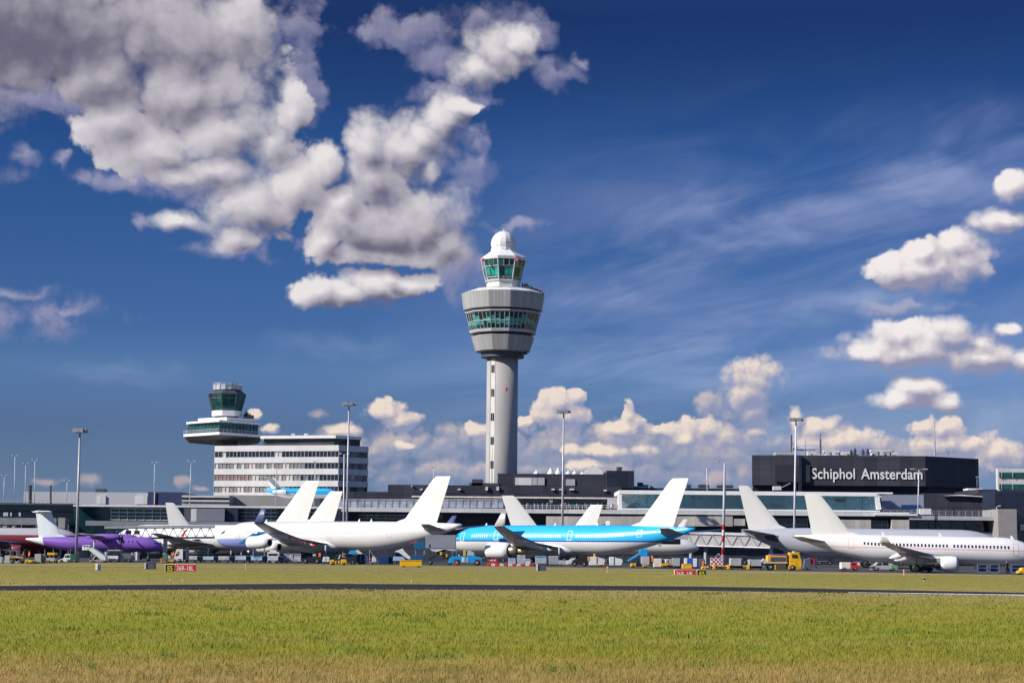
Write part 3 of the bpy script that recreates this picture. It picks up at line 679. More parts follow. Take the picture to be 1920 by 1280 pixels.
# visitors' terrace level: parapet, glass screens, recessed windows
terr = pthing('terrace_pier', 'long pier with pale terrace slab, glass screens and beige panels below', 'terminal building', 1000, 486)
zrow = [('roof_trim', mat('pale_trim', (.55, .48, .40), .6, var=.1), 528, 1.0, [(772, 930.5, 1162, 933.5)]),
        ('roof_edge', NAVY, 530, 40, [(772, 925, 1162, 931)]),
        ('recessed_glass', DGLASS, 534, 3, [(772, 933, 1162, 953)]),
        ('terrace_slab', OFFW, 486, 48, [(640, 955.5, 1705, 963)]),
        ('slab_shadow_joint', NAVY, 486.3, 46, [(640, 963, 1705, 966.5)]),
        ('lower_wall', NAVY2, 490, 40, [(640, 966.5, 1705, 1058)])]
parts(terr, zrow)
mb = MB()
for x in np.arange(1024, 1340, 35.0): pbox(mb, x+.2, 967.5, x+34.8, 986, 485.8, 2)
mb.build('beige_cladding', BEIGE, terr)
for (x0, y0, x1, y1) in ((1376, 972, 1397, 985), (1573, 974, 1633, 997), (1672, 974, 1705, 999)):
    mb = MB(); pbox(mb, x0, y0, x1, y1, 485.8, 2); mb.build('beige_panel', BEIGE, terr)
mb = MB(); pbox(mb, 1454, 972, 1514, 995, 488.6, 1); mb.build('dark_window', KGLASS, terr)
mb = MB(); pbox(mb, 1633, 975, 1672, 995, 488.6, 1); w = mb.build('dark_window', KGLASS, terr)
mb = MB()
for x in (1454, 1473, 1492, 1514): pline(mb, (x, 971), (x, 995), 488.2, 1.4)
for y in (972, 983, 995): pline(mb, (1454, y), (1514, y), 488.2, 1.4)
for x in (1653,): pline(mb, (x, 975), (x, 995), 488.2, 1.2)
pline(mb, (1633, 984), (1672, 984.3), 488.2, 1.2); mb.build('window_bars', LGREY, w)
# glass screen on the left stretch
mb = MB()
xs = np.arange(626, 955, 13.2)
for i in range(len(xs)-1):
    lean = 2.0
    a = P(xs[i]+.4, 952, 500); b_ = P(xs[i+1]-.4, 952, 500); c = P(xs[i+1]-.4+lean, 936, 500); d_ = P(xs[i]+.4+lean, 936, 500)
    mb.quad(a, b_, c, d_)
scr = mat('screen_glass', (.30, .33, .38), .25, var=.25, scale=.5, spec=.5)
mb.build('glass_screen', scr, terr)
mb = MB()
for x in xs: pline(mb, (x, 954), (x+2, 934.5), 499.8, 1.0)
pline(mb, (626, 935.5), (956, 935.5), 499.8, 1.0)
mb.build('screen_posts', STEEL, terr)
mb = MB()
for x in np.arange(957, 1164, 7.5): pline(mb, (x, 956), (x, 946.5), 487.2, .8)
for y in (946.5, 950): pline(mb, (957, y), (1164, y), 487.2, .8)
mb.build('terrace_railing', OFFW, terr)
mb = MB(); pbox(mb, 1030, 936.5, 1036, 942, 533.3, .3); mb.build('notice_board', OFFW, terr)
mb = MB(); pbox(mb, 1140, 935, 1162, 953, 520, 3); mb.build('kiosk', LGREY, terr)

# white framed glass lounge
lou = pthing('glass_lounge', 'white framed lounge with one long blue glass front on the pier', 'lounge', 1410, 494)
parts(lou, [('roof', WHITE, 494, 24, [(1161, 920.5, 1645, 927.5)]), ('roof_tip', WHITE, 497, 14, [(1645, 922.5, 1674, 925.5)]), ('interior_wall', mat('lounge_wall', (.55, .66, .70), .6, var=.15, scale=.08), 512, 4, [(1163, 927.5, 1650, 955.5)]),
            ('sill', WHITE, 494, 4, [(1161, 954.5, 1650, 957)])])
mb = MB(); pbox(mb, 1166, 927.5, 1640, 954.5, 496.0, .3); mb.build('glass_front', BGLASS, lou)
mb = MB()
for x0, x1, s in ((1160, 1166, 0), (1640, 1648, 5)):
    a = [P(x0, 927, 494), P(x1, 927, 494), P(x1+s, 955, 494), P(x0+s, 955, 494)]
    mb.loft([[(p.x, 494.1, p.z) for p in a], [(p.x, 500, p.z) for p in a]])
mb.build('end_frame', WHITE, lou)
mb = MB()
for x in (1198, 1213, 1302, 1344, 1386, 1430, 1470, 1511, 1550, 1585, 1617): pline(mb, (x, 927.5), (x, 955), 495.9, .9)
mb.build('mullion', mat('slate_mullion', (.08, .13, .16), .5, var=0), lou)
for (pts_) in ([(1171, 953.5), (1183, 944), (1194, 941), (1204, 945), (1216, 950), (1232, 953.5)], [(1396, 953.5), (1402, 948), (1412, 947), (1430, 944), (1450, 943), (1470, 948), (1478, 953.5)], [(1494, 953.5), (1500, 951), (1508, 951), (1514, 953.5)]):
    mb = MB(); p3 = [P(x, y, 505) for x, y in pts_]
    mb.loft([[(p.x, 505, p.z) for p in p3], [(p.x, 507, p.z) for p in p3]]); fix_normals(mb.build('seating_island', BLACK, lou))
for (x0, y0, x1, y1) in ((1271, 929, 1303, 954.5), (1262, 929, 1318, 935), (1228, 928, 1234, 950)):
    mb = MB(); pbox(mb, x0, y0, x1, y1, 504, 1); mb.build('dark_partition', BLACK, lou)
mb = MB(); p3 = [P(x, y, 500) for x, y in ((1558, 936.5), (1582, 936.5), (1578, 940), (1570, 942), (1563, 940))]; mb.loft([[(p.x, 495.6, p.z) for p in p3], [(p.x, 495.95, p.z) for p in p3]]); fix_normals(mb.build('hanging_sign', DGREY, lou))
mb = MB(); pbox(mb, 1653, 927, 1732, 957, 512, 6); mb.build('side_wall', mat('blue_grey_wall', (.26, .27, .33), .6, var=.06), lou)
mb = MB(); pbox(mb, 1690, 946, 1725, 955, 511.7, .4); mb.build('side_window', BLUE, lou)
mb = MB()
for x in np.arange(1656, 1722, 13): pline(mb, (x, 963), (x, 955.5), 488, .8)
for y in (955.5, 959): pline(mb, (1656, y), (1721, y), 488, .8)
mb.build('balcony_railing', STEEL, lou)
mb = MB(); pbox(mb, 1640, 962.5, 1722, 966, 485.6, 8); mb.build('balcony_slab', WHITE, lou)

# big box with the airport name
box = pthing('sign_building', 'big black box building with large white airport lettering on its front', 'terminal building', 1600, 600)
pl = [(P(1410, 880, 602).x, 602), (P(1735, 880, 598).x, 598), (P(1835, 880, 613).x, 613), (P(1835, 880, 613).x-10, 655), (P(1410, 880, 602).x*655/602+3, 655)]
zq = lambda y: P(1735, y, 598).z
mb = MB(); mb.prism(pl, zq(911), zq(854.5)); mb.build('wall', NAVY2, box)
mb = MB(); mb.prism([(x*.995+(.8), y+2.0) for x, y in pl], zq(1040), zq(911)); mb.build('base_wall', NAVY, box)
mb = MB(); pbox(mb, 1453, 871, 1519, 903, 600.0, 1.2); mb.build('rolled_shutter', mat('shutter_grey', (.030, .032, .045), .6, var=.1), box)
mb = MB(); pbox(mb, 1498, 853, 1503, 925, 599.4, 2); mb.build('drain_shaft', NAVY, box)
fc = bpy.data.curves.new('lettering', 'FONT'); fc.body = 'Schiphol Amsterdam'; fc.size = 1; fc.extrude = 0.012; fc.offset = 0.012; fc.space_word = 1.5; fc.space_character = 1.03
tmp = bpy.data.objects.new('tmp', fc); COL.objects.link(tmp); dg = bpy.context.evaluated_depsgraph_get()
def text_mesh(o): 
    dg = bpy.context.evaluated_depsgraph_get(); return bpy.data.meshes.new_from_object(o.evaluated_get(dg))
me = text_mesh(tmp); bpy.data.objects.remove(tmp)
xs_ = [v.co.x for v in me.vertices]; ys_ = [v.co.y for v in me.vertices]
a0, a1 = P(1522, 890, 600.55), P(1730, 890, 598.0); bz = P(1626, 897.3, 598.5).z; tzp = P(1626, 876.8, 598.5).z
kx = (a1.x-a0.x)/(max(xs_)-min(xs_)); kz = (tzp-bz)/0.73
fd = (Vector((a1.x, a1.y, 0))-Vector((a0.x, a0.y, 0))).normalized(); nn = Vector((fd.y, -fd.x, 0))
bo = org(box)
for v in me.vertices:
    p = Vector((a0.x, a0.y, bz))+fd*((v.co.x-min(xs_))*kx)+Vector((0, 0, v.co.y*kz))+nn*(v.co.z*6+.10)
    v.co = p-bo
me.materials.append(WHITE); lo = bpy.data.objects.new('lettering', me); COL.objects.link(lo); lo.parent = box
mb = MB()
for (x0, y0, x1, y1, d) in ((1455, 847, 1490, 852.5, 612),): pbox(mb, x0, y0, x1, y1, d, 6)
mb.build('roof_plant', LGREY, box)
mb = MB(); mb.tube(P(1486, 841, 615), P(1528, 841, 615), 2.3*m2(615)*1.6, n=10); mb.build('roof_duct', mat('silver_duct', (.55, .60, .68), .35, .3, var=.05), box)
mb = MB()
for i in range(9): x = 1449+i*4; pline(mb, (x, 852), (x, 845), 608, 1)
pline(mb, (1449, 845), (1481, 845), 608, 1)
for i in range(6): x = 1770+i*4; pline(mb, (x, 854), (x, 847), 618, 1)
pline(mb, (1770, 847), (1791, 847), 618, 1); pline(mb, (1750, 850), (1770, 850), 618, 2.5); mb.build('roof_railing', STEEL, box)
mb = MB()
for (x0, y0, x1, y1) in ((1515, 846, 1520, 853), (1524, 847, 1530, 853), (1545, 843, 1574, 848), (1548, 848, 1551, 853), (1560, 848, 1566, 853), (1576, 846, 1588, 853), (1592, 847, 1600, 853), (1604, 849, 1610, 853), (1633, 843, 1676, 847), (1635, 846, 1642, 853), (1650, 847, 1655, 853), (1672, 845, 1684, 853)): pbox(mb, x0, y0, x1, y1, 612, 3)
mb.build('roof_cooling_unit', OFFW, box)
mb = MB()
for x, y in ((1596, 842), (1603, 839), (1618, 841), (1627, 840), (1660, 849)):
    c = P(x, 853, 611); mb.lathe([(.55, c.z), (.5, P(x, y+5, 611).z), (.1, P(x, y, 611).z)], 6, (c.x, 611, 0)); mb.build('roof_vent_cone', DGREY, box); mb = MB()
for (x, y0, y1, w, lab) in ((1484, 852, 815, 3.2, 'dark round chimney on the black box building, left of the white lamp'), (1538.5, 852, 823, 3.0, 'dark chimney with thin tip on the black box building roof')):
    mb = MB(); mb.tube(P(x, y0, 614), P(x, y1, 614), w*m2(614)/2, n=10)
    if x > 1500: mb.tube(P(x, y1, 614), P(x, y1-10, 614), .12, n=5)
    tag(mb.build('chimney', DGREY), lab, 'chimney', 'dark chimneys on the black box building')
mb = MB(); mb.tube(P(1753, 856, 616), P(1752.3, 820, 616), .30, .2, n=6); mb.tube(P(1752.3, 820, 616), P(1752, 783, 616), .18, .06, n=6)
for y in (792, 800, 812, 830): mb.tube(P(1750.5, y, 616), P(1754.5, y, 616), .1, n=4)
tag(mb.build('radio_mast', STEEL), 'slim radio mast on the right end of the black box building', 'mast')
mb = MB(); pbox(mb, 1451, 911, 1465, 918, 560, 3); mb.build('cabin', OFFW); o = bpy.data.objects['cabin']
mb2 = MB(); pline(mb2, (1465, 914), (1482, 905), 561, 2); mb2.build('gangway', STEEL, None); g = bpy.data.objects['gangway']; g.parent = o
tag(o, 'small white roof cabin with gangway below the black box building', 'cabin')

# right hand end
rt_ = pthing('dark_pier_end', 'dark right hand pier end with grey slab, railing and braced windows', 'terminal building', 1800, 500)
parts(rt_, [('upper_wall', NAVY2, 545, 30, [(1732, 925, 1875, 970)]), ('upper_block', NAVY, 530, 40, [(1866, 920, 1990, 960)]), ('floor_slab', LGREY, 486, 40, [(1705, 967, 1876, 974.5)]), ('lower_wall', KGLASS, 492, 30, [(1705, 974.5, 1876, 1058)]),
            ('sill_wall', MGREY, 488, 3, [(1705, 997, 1876, 1007)]), ('grey_pylon', mat('taupe_wall', (.30, .28, .27), .6, var=.05), 482, 16, [(1872, 954, 1907, 1058)]), ('corner_wall', KGLASS, 486, 20, [(1907, 958, 1990, 1058)]), ('corner_floor', OFFW, 485, 12, [(1913, 983, 1990, 994)]),
            ('rooftop_wall', NAVY2, 548, 30, [(1835, 917, 1870, 925)])])
mb = MB(); pbox(mb, 1725, 953, 1746, 964, 500, 4); mb.build('plant_room', OFFW, rt_)
mb = MB()
for x in np.arange(1748, 1872, 12.5): pline(mb, (x, 967), (x, 957), 488, 1)
for y in (957, 960.5, 964): pline(mb, (1748, y), (1872, y), 488, .8)
mb.build('railing', STEEL, rt_)
mb = MB()
for x in (1722, 1743, 1756, 1785, 1812, 1840): pline(mb, (x, 975), (x, 998), 491.2, 1.3)
for x in (1766, 1815, 1838): pline(mb, (x-10, 976), (x+10, 998), 491.2, 1.1)
mb.build('window_brace', MGREY, rt_)
mb = MB(); a = [P(1767, 929, 544), P(1800, 926.5, 544), P(1850, 930.5, 544), P(1853, 932, 544), P(1800, 929, 544)]; mb.loft([[(p.x, 544, p.z) for p in a], [(p.x, 544.8, p.z) for p in a]]); fix_normals(mb.build('roof_trim', OFFW, rt_))
far = pthing('far_office', 'white office with green window bands at the far right edge', 'office building', 1920, 640)
parts(far, [('wall', OFFW, 640, 2.5, [(1871, 878, 2010, 930)]), ('roof_unit', MGREY, 642, 4, [(1880, 875, 1886, 878)])])
for y0, y1 in ((885.5, 894.5), (907.5, 917)):
    mb = MB(); pbox(mb, 1873, y0, 2008, y1, 639.6, .3); w = mb.build('window_band', GGLASS, far)
    mb = MB(); 
    for x in (1873, 1878, 1899, 1922, 1946, 1970): pline(mb, (x, y0), (x, y1), 639.4, 1)
    mb.build('window_bars', OFFW, w)
mb = MB(); pbox(mb, 1815, 915, 1842, 918.5, 560, 6); mb.build('roof_curb', OFFW, far)

# left hand side
lg = pthing('green_glass_terminal', 'dark green glass terminal wing at the left edge of the photo', 'terminal building', 60, 500)
parts(lg, [('wall', DGLASS, 500, 30, [(-80, 945, 139, 1000)]), ('roof_edge', DGREY, 498, 34, [(-80, 942.5, 139, 945.5)]), ('undercroft', NAVY, 503, 30, [(-80, 985, 139, 1058)]), ('grey_fascia', MGREY, 492, 12, [(-80, 970, 105, 983)]), ('pale_strut', mat('taupe_wall', (.3, .28, .27)), 491, 4, [(109, 970, 122, 990), (4, 985, 14, 1002), (22, 985, 30, 1002)]),
           ('floor_line', NAVY, 499.6, .5, [(-80, 957, 139, 959)])])
mb = MB()
for x in (0, 12, 28, 40, 68, 84, 100, 128): pline(mb, (x, 983), (x, 1044), 491, 2.0)
mb.build('column', MGREY, lg)
mb = MB()
for x in range(-10, 142, 9): pline(mb, (x, 943), (x, 938), 500, .8)
pline(mb, (-10, 938), (140, 938), 500, .8); mb.build('roof_railing', STEEL, lg)
mb = MB()
for (x0, y0, x1, y1) in ((6, 959, 15, 967), (19, 959, 22, 967), (35, 959, 39, 967)): pbox(mb, x0, y0, x1, y1, 499.2, .4)
mb.build('inner_panel', LGREY, lg)
lw = pthing('grey_warehouse', 'long plain light grey warehouse box behind the green glass terminal', 'warehouse', 160, 590)
parts(lw, [('wall', mat('warehouse_grey', (.47, .47, .49), .6, var=.06, scale=.06), 590, 40, [(44, 922, 277, 960)]), ('panel', OFFW, 589.6, .5, [(183, 929, 198, 945), (255, 929, 276, 945)]), ('roof_unit', DGREY, 600, 4, [(179, 916, 196, 922)])])
ln_ = pthing('navy_shed', 'plain dark navy box next to the long grey warehouse', 'shed', 308, 588)
parts(ln_, [('wall', mat('navy_shed_wall', (.035, .045, .11), .55, var=.06), 588, 30, [(277, 922, 341, 960)]), ('pipe', OFFW, 587.6, .4, [(288.5, 922, 290.5, 945)])])
lb = pthing('banded_annex', 'low grey annex with pale bands between navy shed and office block', 'annex', 375, 585)
parts(lb, [('wall', MGREY, 585, 20, [(341, 928, 430, 960)]), ('band', OFFW, 584.6, .5, [(341, 929, 430, 932), (341, 937, 430, 940), (341, 945, 430, 947)]), ('window_band', KGLASS, 584.7, .4, [(341, 933, 430, 936)])])
# left pier: white roof line, green scaffolded glass
lp = pthing('green_band_pier', 'low pier with white roof line and rows of green glass bands', 'terminal building', 420, 490)
parts(lp, [('roof', OFFW, 490, 40, [(137, 947.5, 642, 951)]), ('wall', DGLASS, 493, 36, [(137, 951, 642, 1058)])])
for (x0, x1) in ((208, 318), (446, 520), (560, 642), ):
    mb = MB()
    for y in (954.5, 961, 968): pbox(mb, x0, y, x1, y+4.5, 492.5, .3)
    w = mb.build('green_window', GGLASS, lp)
    mb = MB()
    for y in (952.5, 959.5, 966.5, 973.5): pbox(mb, x0, y, x1, y+1.3, 491.8, .6)
    for x in np.arange(x0, x1+1, 15.5): pline(mb, (x, 952), (x, 975), 491.7, .9)
    mb.build('sunshade_rail', OFFW, w)
mb = MB(); pbox(mb, 672-30, 954, 830, 957, 490.5, .3); pbox(mb, 642, 957, 830, 972, 489.6, .2); w = mb.build('green_window', GGLASS, lp)
mb = MB()
for y in (957.5, 964.5, 971.5): pbox(mb, 672, y, 800, y+1.4, 489.0, .5)
for x in np.arange(672, 800, 17): pline(mb, (x, 955), (x, 973), 488.9, .9)
mb.build('sunshade_rail', OFFW, w)
parts(lp, [('dark_bay', NAVY, 488.6, 1, [(642, 957, 672, 980)]), ('dark_block', DGREY, 488, 6, [(345, 952, 358, 988)]), ('pale_edge', OFFW, 486, 2, [(358, 953, 368, 977)]), ('grey_bay', mat('slate_bay', (.17, .18, .22), .6, var=.05), 486, 6, [(368, 953, 421, 977)]), ('dark_side_bay', NAVY, 487, 5, [(421, 953, 446, 977)]), ('grey_walkway', MGREY, 484, 6, [(160, 977, 480, 986)])])
for (x0, y0, x1, y1) in ((597, 955, 640, 980),):
    mb = MB(); pbox(mb, x0, y0, x1, y1, 487.5, 1); mb.build('dark_window', NAVY, lp)

# ---------------------------------------------------------------- chimneys at left
for x, w, lab in ((56.5, 6.5, 'thick dark chimney rising over the left terminal roof, left of the grey warehouse'), (95, 3.6, 'thin dark chimney standing before the grey warehouse wall')):
    mb = MB(); mb.tube(P(x, 948, 520), P(x, 910, 520), w*m2(520)/2, n=10); mb.tube(P(x, 911, 520), P(x, 909.5, 520), w*m2(520)/1.8, n=10)
    tag(mb.build('chimney', DGREY), lab, 'chimney', 'dark chimneys on the left terminal')

# ---------------------------------------------------------------- floodlight masts and lamp posts
def mast(x0, y0, x1, y1, d, w, head, lab, group='floodlight masts', cat='floodlight mast', m=None, base0=True):
    b_ = P(x0, y0, d); tp = P(x1, y1, d); u = m2(d)
    if base0: b_.z = 0
    t_ = thing('floodlight_mast' if head[0] == 'ring' else 'lamp_post', lab, cat, (b_.x, d, b_.z), 0, group)
    mb = MB(); mb.tube(b_, tp, w*u/2, w*u/3.2, n=10); mb.build('pole', m or STEEL, t_, True)
    kind, hw = head
    if kind == 'ring':
        R = hw*u/2; mb = MB()
        for i in range(12):
            a, a2 = 2*math.pi*i/12, 2*math.pi*(i+1)/12
            mb.tube((tp.x+R*math.cos(a), d+R*math.sin(a), tp.z), (tp.x+R*math.cos(a2), d+R*math.sin(a2), tp.z), .10, n=4)
        for i in range(4):
            a = math.pi/2*i; mb.tube(tp, (tp.x+R*math.cos(a), d+R*math.sin(a), tp.z), .07, n=4)
        mb.build('head_ring', DGREY, t_)
        for i in range(8):
            a = 2*math.pi*(i+.5)/8; c = Vector((tp.x+R*math.cos(a), d+R*math.sin(a), tp.z))
            mb = MB(); mb.loft([[(c.x-sx, c.y-sy, c.z+dz) for sx, sy in ((.5*k, .4*k), (-.5*k, .4*k), (-.5*k, -.4*k), (.5*k, -.4*k))] for k, dz in ((1, -.35), (.6, .35))]); mb.build('floodlight', MGREY, t_)
    elif kind == 'arm':
        s = hw*u
        for sg in ((-1, 1) if s > 0 else (1,)):
            mb = MB(); e_ = tp+Vector((sg*abs(s)*.5, 0, .25)); mb.tube(tp, e_, .07, n=4); mb.box(min(e_.x, e_.x+sg*abs(s)*.5), max(e_.x, e_.x+sg*abs(s)*.5), d-.25, d+.25, e_.z-.12, e_.z+.14); mb.build('lamp_head', LGREY, t_)
    return t_
WPOLE = mat('white_pole', (.60, .61, .64), .5, var=.08)
mast(143, 1040, 150, 807, 352, 5.4, ('ring', 20), 'tall thick floodlight mast in front of the green glass terminal')
mast(645, 990, 645.5, 852, 470, 4.6, ('arm', 10), 'shorter thick post close left of the tall mast by the office block end', 'lamp posts', 'lamp post')
mast(650, 1000, 654.5, 757, 465, 4.8, ('ring', 22), 'tall floodlight mast in front of the right end of the white office block')
mast(1054, 1000, 1057, 771, 470, 4.8, ('ring', 22), 'tall floodlight mast right of the big control tower')
mast(1488, 1000, 1492.5, 786, 465, 4.8, ('ring', 22), 'tall floodlight mast in front of the black box building', m=WPOLE)
t_ = mast(1355, 1050, 1359, 868, 330, 6.4, ('arm', 26), 'red and white striped mast with double lamp arm beside the yellow truck', 'striped masts', 'lamp mast')
mpole = [c for c in t_.children if c.name.startswith('pole')][0]
sm = mat('striped_pole', (.7, .7, .7), .45, var=0); stt = sm.node_tree; go_ = N(stt, 'ShaderNodeTexCoord'); sp_ = N(stt, 'ShaderNodeSeparateXYZ'); stt.links.new(go_.outputs['Object'], sp_.inputs[0])
hz = P(1355, 983, 330).z; per = 23.0*m2(330)
fr_ = MA(stt, 'FRACT', MA(stt, 'DIVIDE', MA(stt, 'ADD', sp_.outputs[2], per*6-P(1355, 1050, 330).z), per))
stripe = MA(stt, 'LESS_THAN', fr_, .46); below = MA(stt, 'LESS_THAN', sp_.outputs[2], hz)
cA = MIXC(stt, stripe, (.62, .03, .035, 1), (.75, .75, .75, 1)); stt.links.new(MIXC(stt, below, (.36, .38, .42, 1), cA), stt.nodes['Principled BSDF'].inputs['Base Color'])
mpole.data.materials[0] = sm
mast(1721, 968, 1723, 881, 484, 2.6, ('arm', 16), 'slim white lamp post with flat double head before the sign lettering', 'lamp posts', 'lamp post', WPOLE, False)
mast(1326, 921, 1325, 875, 492, 2.0, ('arm', 6), 'small white lamp post on the lounge roof left of the striped mast', 'lamp posts', 'lamp post', WPOLE, False)
mast(1510, 853, 1509, 795, 612, 1.4, ('arm', 3), 'thin antenna post on the black box building between two chimneys', 'roof antennas', 'antenna', None, False)
mast(516.5, 955, 518.5, 876, 492, 2.2, ('arm', 8), 'slim lamp post before the blue airliner tail on the roof', 'lamp posts', 'lamp post', None, False)
mast(588, 955, 590.5, 867, 492, 2.0, ('arm', 3), 'slim bare post in front of the roof airliner fuselage', 'lamp posts', 'lamp post', None, False)
mast(355, 950, 358.5, 866, 520, 2.0, ('arm', 8), 'slim lamp post left of the white office block', 'lamp posts', 'lamp post', None, False)
mast(812, 930, 813, 877, 560, 1.2, ('arm', 4), 'thin lamp post on the dark hall roof behind the white airliner fin', 'lamp posts', 'lamp post', WPOLE, False)
for x, y, yb, w, lab in ((28, 855, 948, 1.5, 'pale distant lamp post at far left above the blue tail fin'), (48, 870, 948, 1.4, 'pale lamp post just left of the thick dark chimney'), (65.5, 863, 948, 1.5, 'pale lamp post just right of the thick dark chimney'), (126, 902, 940, 1.5, 'white short lamp post before the grey warehouse'), (290, 868, 922, 1.4, 'faint thin lamp post above the navy shed'), (8, 892, 948, 1.4, 'pale lamp post beside the blue tail fin at the left edge')):
    mast(x-1, yb, x, y, 530, w, ('arm', 6), lab, 'lamp posts', 'lamp post', WPOLE, False)
mast(1872, 965, 1868, 950, 486, 1.6, ('arm', -8), 'small bent lamp beside the taupe wall at the right', 'lamp posts', 'lamp post', WPOLE, False)
mast(1832, 918, 1832, 895, 600, 1.0, ('arm', 2), 'tiny thin post below the right end of the black box', 'lamp posts', 'lamp post', STEEL, False)

# ---------------------------------------------------------------- jet bridges with trussed sides
def jet_bridge(lab, a, b_, d0, d1, h, th, mwall, legs, tm=STEEL, nseg=8, solid=True):
    """a,b: top-left / top-right pixels of the tunnel; h: height in px"""
    t_ = pthing('jet_bridge', lab, 'jet bridge', (a[0]+b_[0])/2, (d0+d1)/2, 'covered jet bridges')
    A0, B0 = P(*a, d0), P(*b_, d1); A1, B1 = P(a[0], a[1]+h, d0), P(b_[0], b_[1]+h, d1)
    n = Vector((B0.y-A0.y, -(B0.x-A0.x), 0)).normalized()
    bk = -n*th
    if solid: mb = MB(); mb.loft([[A1, A0, A0+bk, A1+bk], [B1, B0, B0+bk, B1+bk]]); mb.build('tunnel', mwall, t_)
    else:
        bk = -n*2.2; dn = Vector((0, 0, -.25)); mb = MB(); mb.loft([[A1, A1+dn, A1+dn+bk, A1+bk], [B1, B1+dn, B1+dn+bk, B1+bk]]); mb.build('floor', LGREY, t_)
    mb = MB(); o = n*.18
    mb.tube(A0+o, B0+o, .16, n=4); mb.tube(A1+o, B1+o, .18, n=4)
    for i in range(nseg):
        f0, f1 = i/nseg, (i+1)/nseg; fm = (f0+f1)/2
        mb.tube(A1.lerp(B1, f0)+o, A0.lerp(B0, fm)+o, .10, n=4); mb.tube(A0.lerp(B0, fm)+o, A1.lerp(B1, f1)+o, .10, n=4)
    mb.build('truss', tm, t_)
    mb = MB(); up = Vector((0, 0, .5)); mb.loft([[A0+n*.4, A0+n*.4+up, A0+bk+up, A0+bk], [B0+n*.4, B0+n*.4+up, B0+bk+up, B0+bk]]); mb.build('roof', LGREY, t_)
    for f in legs:
        q = A1.lerp(B1, f)+bk*.5; mb = MB(); mb.tube((q.x, q.y, 0), q, .45, n=8); mb.build('support_leg', LGREY, t_)
    return t_
jb = jet_bridge('grey trussed jet bridge behind the blue airliner tail', (1278, 999.5), (1445, 1004.5), 456, 440, 22, 4, mat('bridge_grey', (.30, .29, .29), .6, var=.08), (.05, .22, .95), nseg=7)
mb = MB(); pbox(mb, 1232, 1003, 1290, 1010, 439, 4); pbox(mb, 1234, 1010, 1240, 1024, 439, 4); mb.build('cabin_roof', LGREY, jb)
mb = MB(); pbox(mb, 1240, 1010, 1276, 1020, 440, 3); mb.build('cabin_glass', KGLASS, jb)
mb = MB()
for x in np.arange(1242, 1266, 4): pbox(mb, x, 1012, x+2.6, 1014.5, 439.8, .2)
mb.build('cabin_lights', WHITE, jb)
jb2 = jet_bridge('open trussed jet bridge gallery before the white airliner nose, behind the purple turboprop', (196, 990.5), (402, 988.5), 412, 414, 18, .25, WHITE, (.02, .30, .55), DGREY, 12, False)
for (x0, y0, x1, y1) in ((236, 993.5, 246, 1001), (252, 994, 262, 1001)):
    mb = MB(); pbox(mb, x0, y0, x1, y1, 411.5, .3); mb.build('hanging_panel', KGLASS, jb2)
# ---------------------------------------------------------------- aircraft
def foil(le, chord, th, up=Vector((0, 0, 1)), aft=Vector((-1, 0, 0)), camber=.02):
    xs = [0, .02, .08, .2, .4, .65, 1.0]; ts = [0, .28, .62, .93, 1.0, .65, .04]
    top = [le+aft*(x*chord)+up*(t_*th*chord*.5+camber*chord*math.sin(math.pi*x)) for x, t_ in zip(xs, ts)]
    bot = [le+aft*(x*chord)-up*(t_*th*chord*.45-camber*chord*math.sin(math.pi*x)) for x, t_ in zip(xs, ts)]
    return top+bot[::-1][:-1]
def livery(name, base, below=None, zsplit=None, line=None, lw=.22, belly=None, zbelly=None, rough=.32, tail=None, xtail=None, tslope=0.0):
    """painted skin: colour changes at heights and at a tail line, in the aircraft's own coordinates"""
    m = bpy.data.materials.new(name); m.use_nodes = True; t = m.node_tree; b = t.nodes['Principled BSDF']
    b.inputs['Roughness'].default_value = rough; b.inputs['Specular IOR Level'].default_value = .4
    tc_ = N(t, 'ShaderNodeTexCoord'); s_ = N(t, 'ShaderNodeSeparateXYZ'); t.links.new(tc_.outputs['Object'], s_.inputs[0])
    c = (*base, 1)
    if below is not None: c = MIXC(t, MA(t, 'LESS_THAN', s_.outputs[2], zsplit), c, (*below, 1))
    if line is not None: c = MIXC(t, MA(t, 'LESS_THAN', MA(t, 'ABSOLUTE', MA(t, 'SUBTRACT', s_.outputs[2], zsplit)), lw/2), c, (*line, 1))
    if belly is not None: c = MIXC(t, MA(t, 'LESS_THAN', s_.outputs[2], zbelly), c, (*belly, 1))
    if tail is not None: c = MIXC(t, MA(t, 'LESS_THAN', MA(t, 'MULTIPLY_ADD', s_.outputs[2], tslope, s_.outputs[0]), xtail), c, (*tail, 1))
    n = N(t, 'ShaderNodeTexNoise'); n.inputs['Scale'].default_value = .5; n.inputs['Detail'].default_value = 4
    mp = N(t, 'ShaderNodeMapping'); mp.inputs['Scale'].default_value = (.3, 1, 1.5); t.links.new(tc_.outputs['Object'], mp.inputs[0]); t.links.new(mp.outputs[0], n.inputs['Vector'])
    c = MIXC(t, 1.0, c, MIXC(t, SS(t, n.outputs['Fac'], .3, .7), (.93, .93, .93, 1), (1, 1, 1, 1)), 'MULTIPLY')
    setin(t, b.inputs['Base Color'], c); return m
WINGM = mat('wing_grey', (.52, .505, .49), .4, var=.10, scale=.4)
FINW = mat('fin_white', (.70, .685, .64), .4, var=.015)
EXH = mat('exhaust_metal', (.42, .36, .29), .3, .8, var=.25, scale=1.2)
DKIN = mat('engine_inside', (.012, .012, .014), .6, var=0)
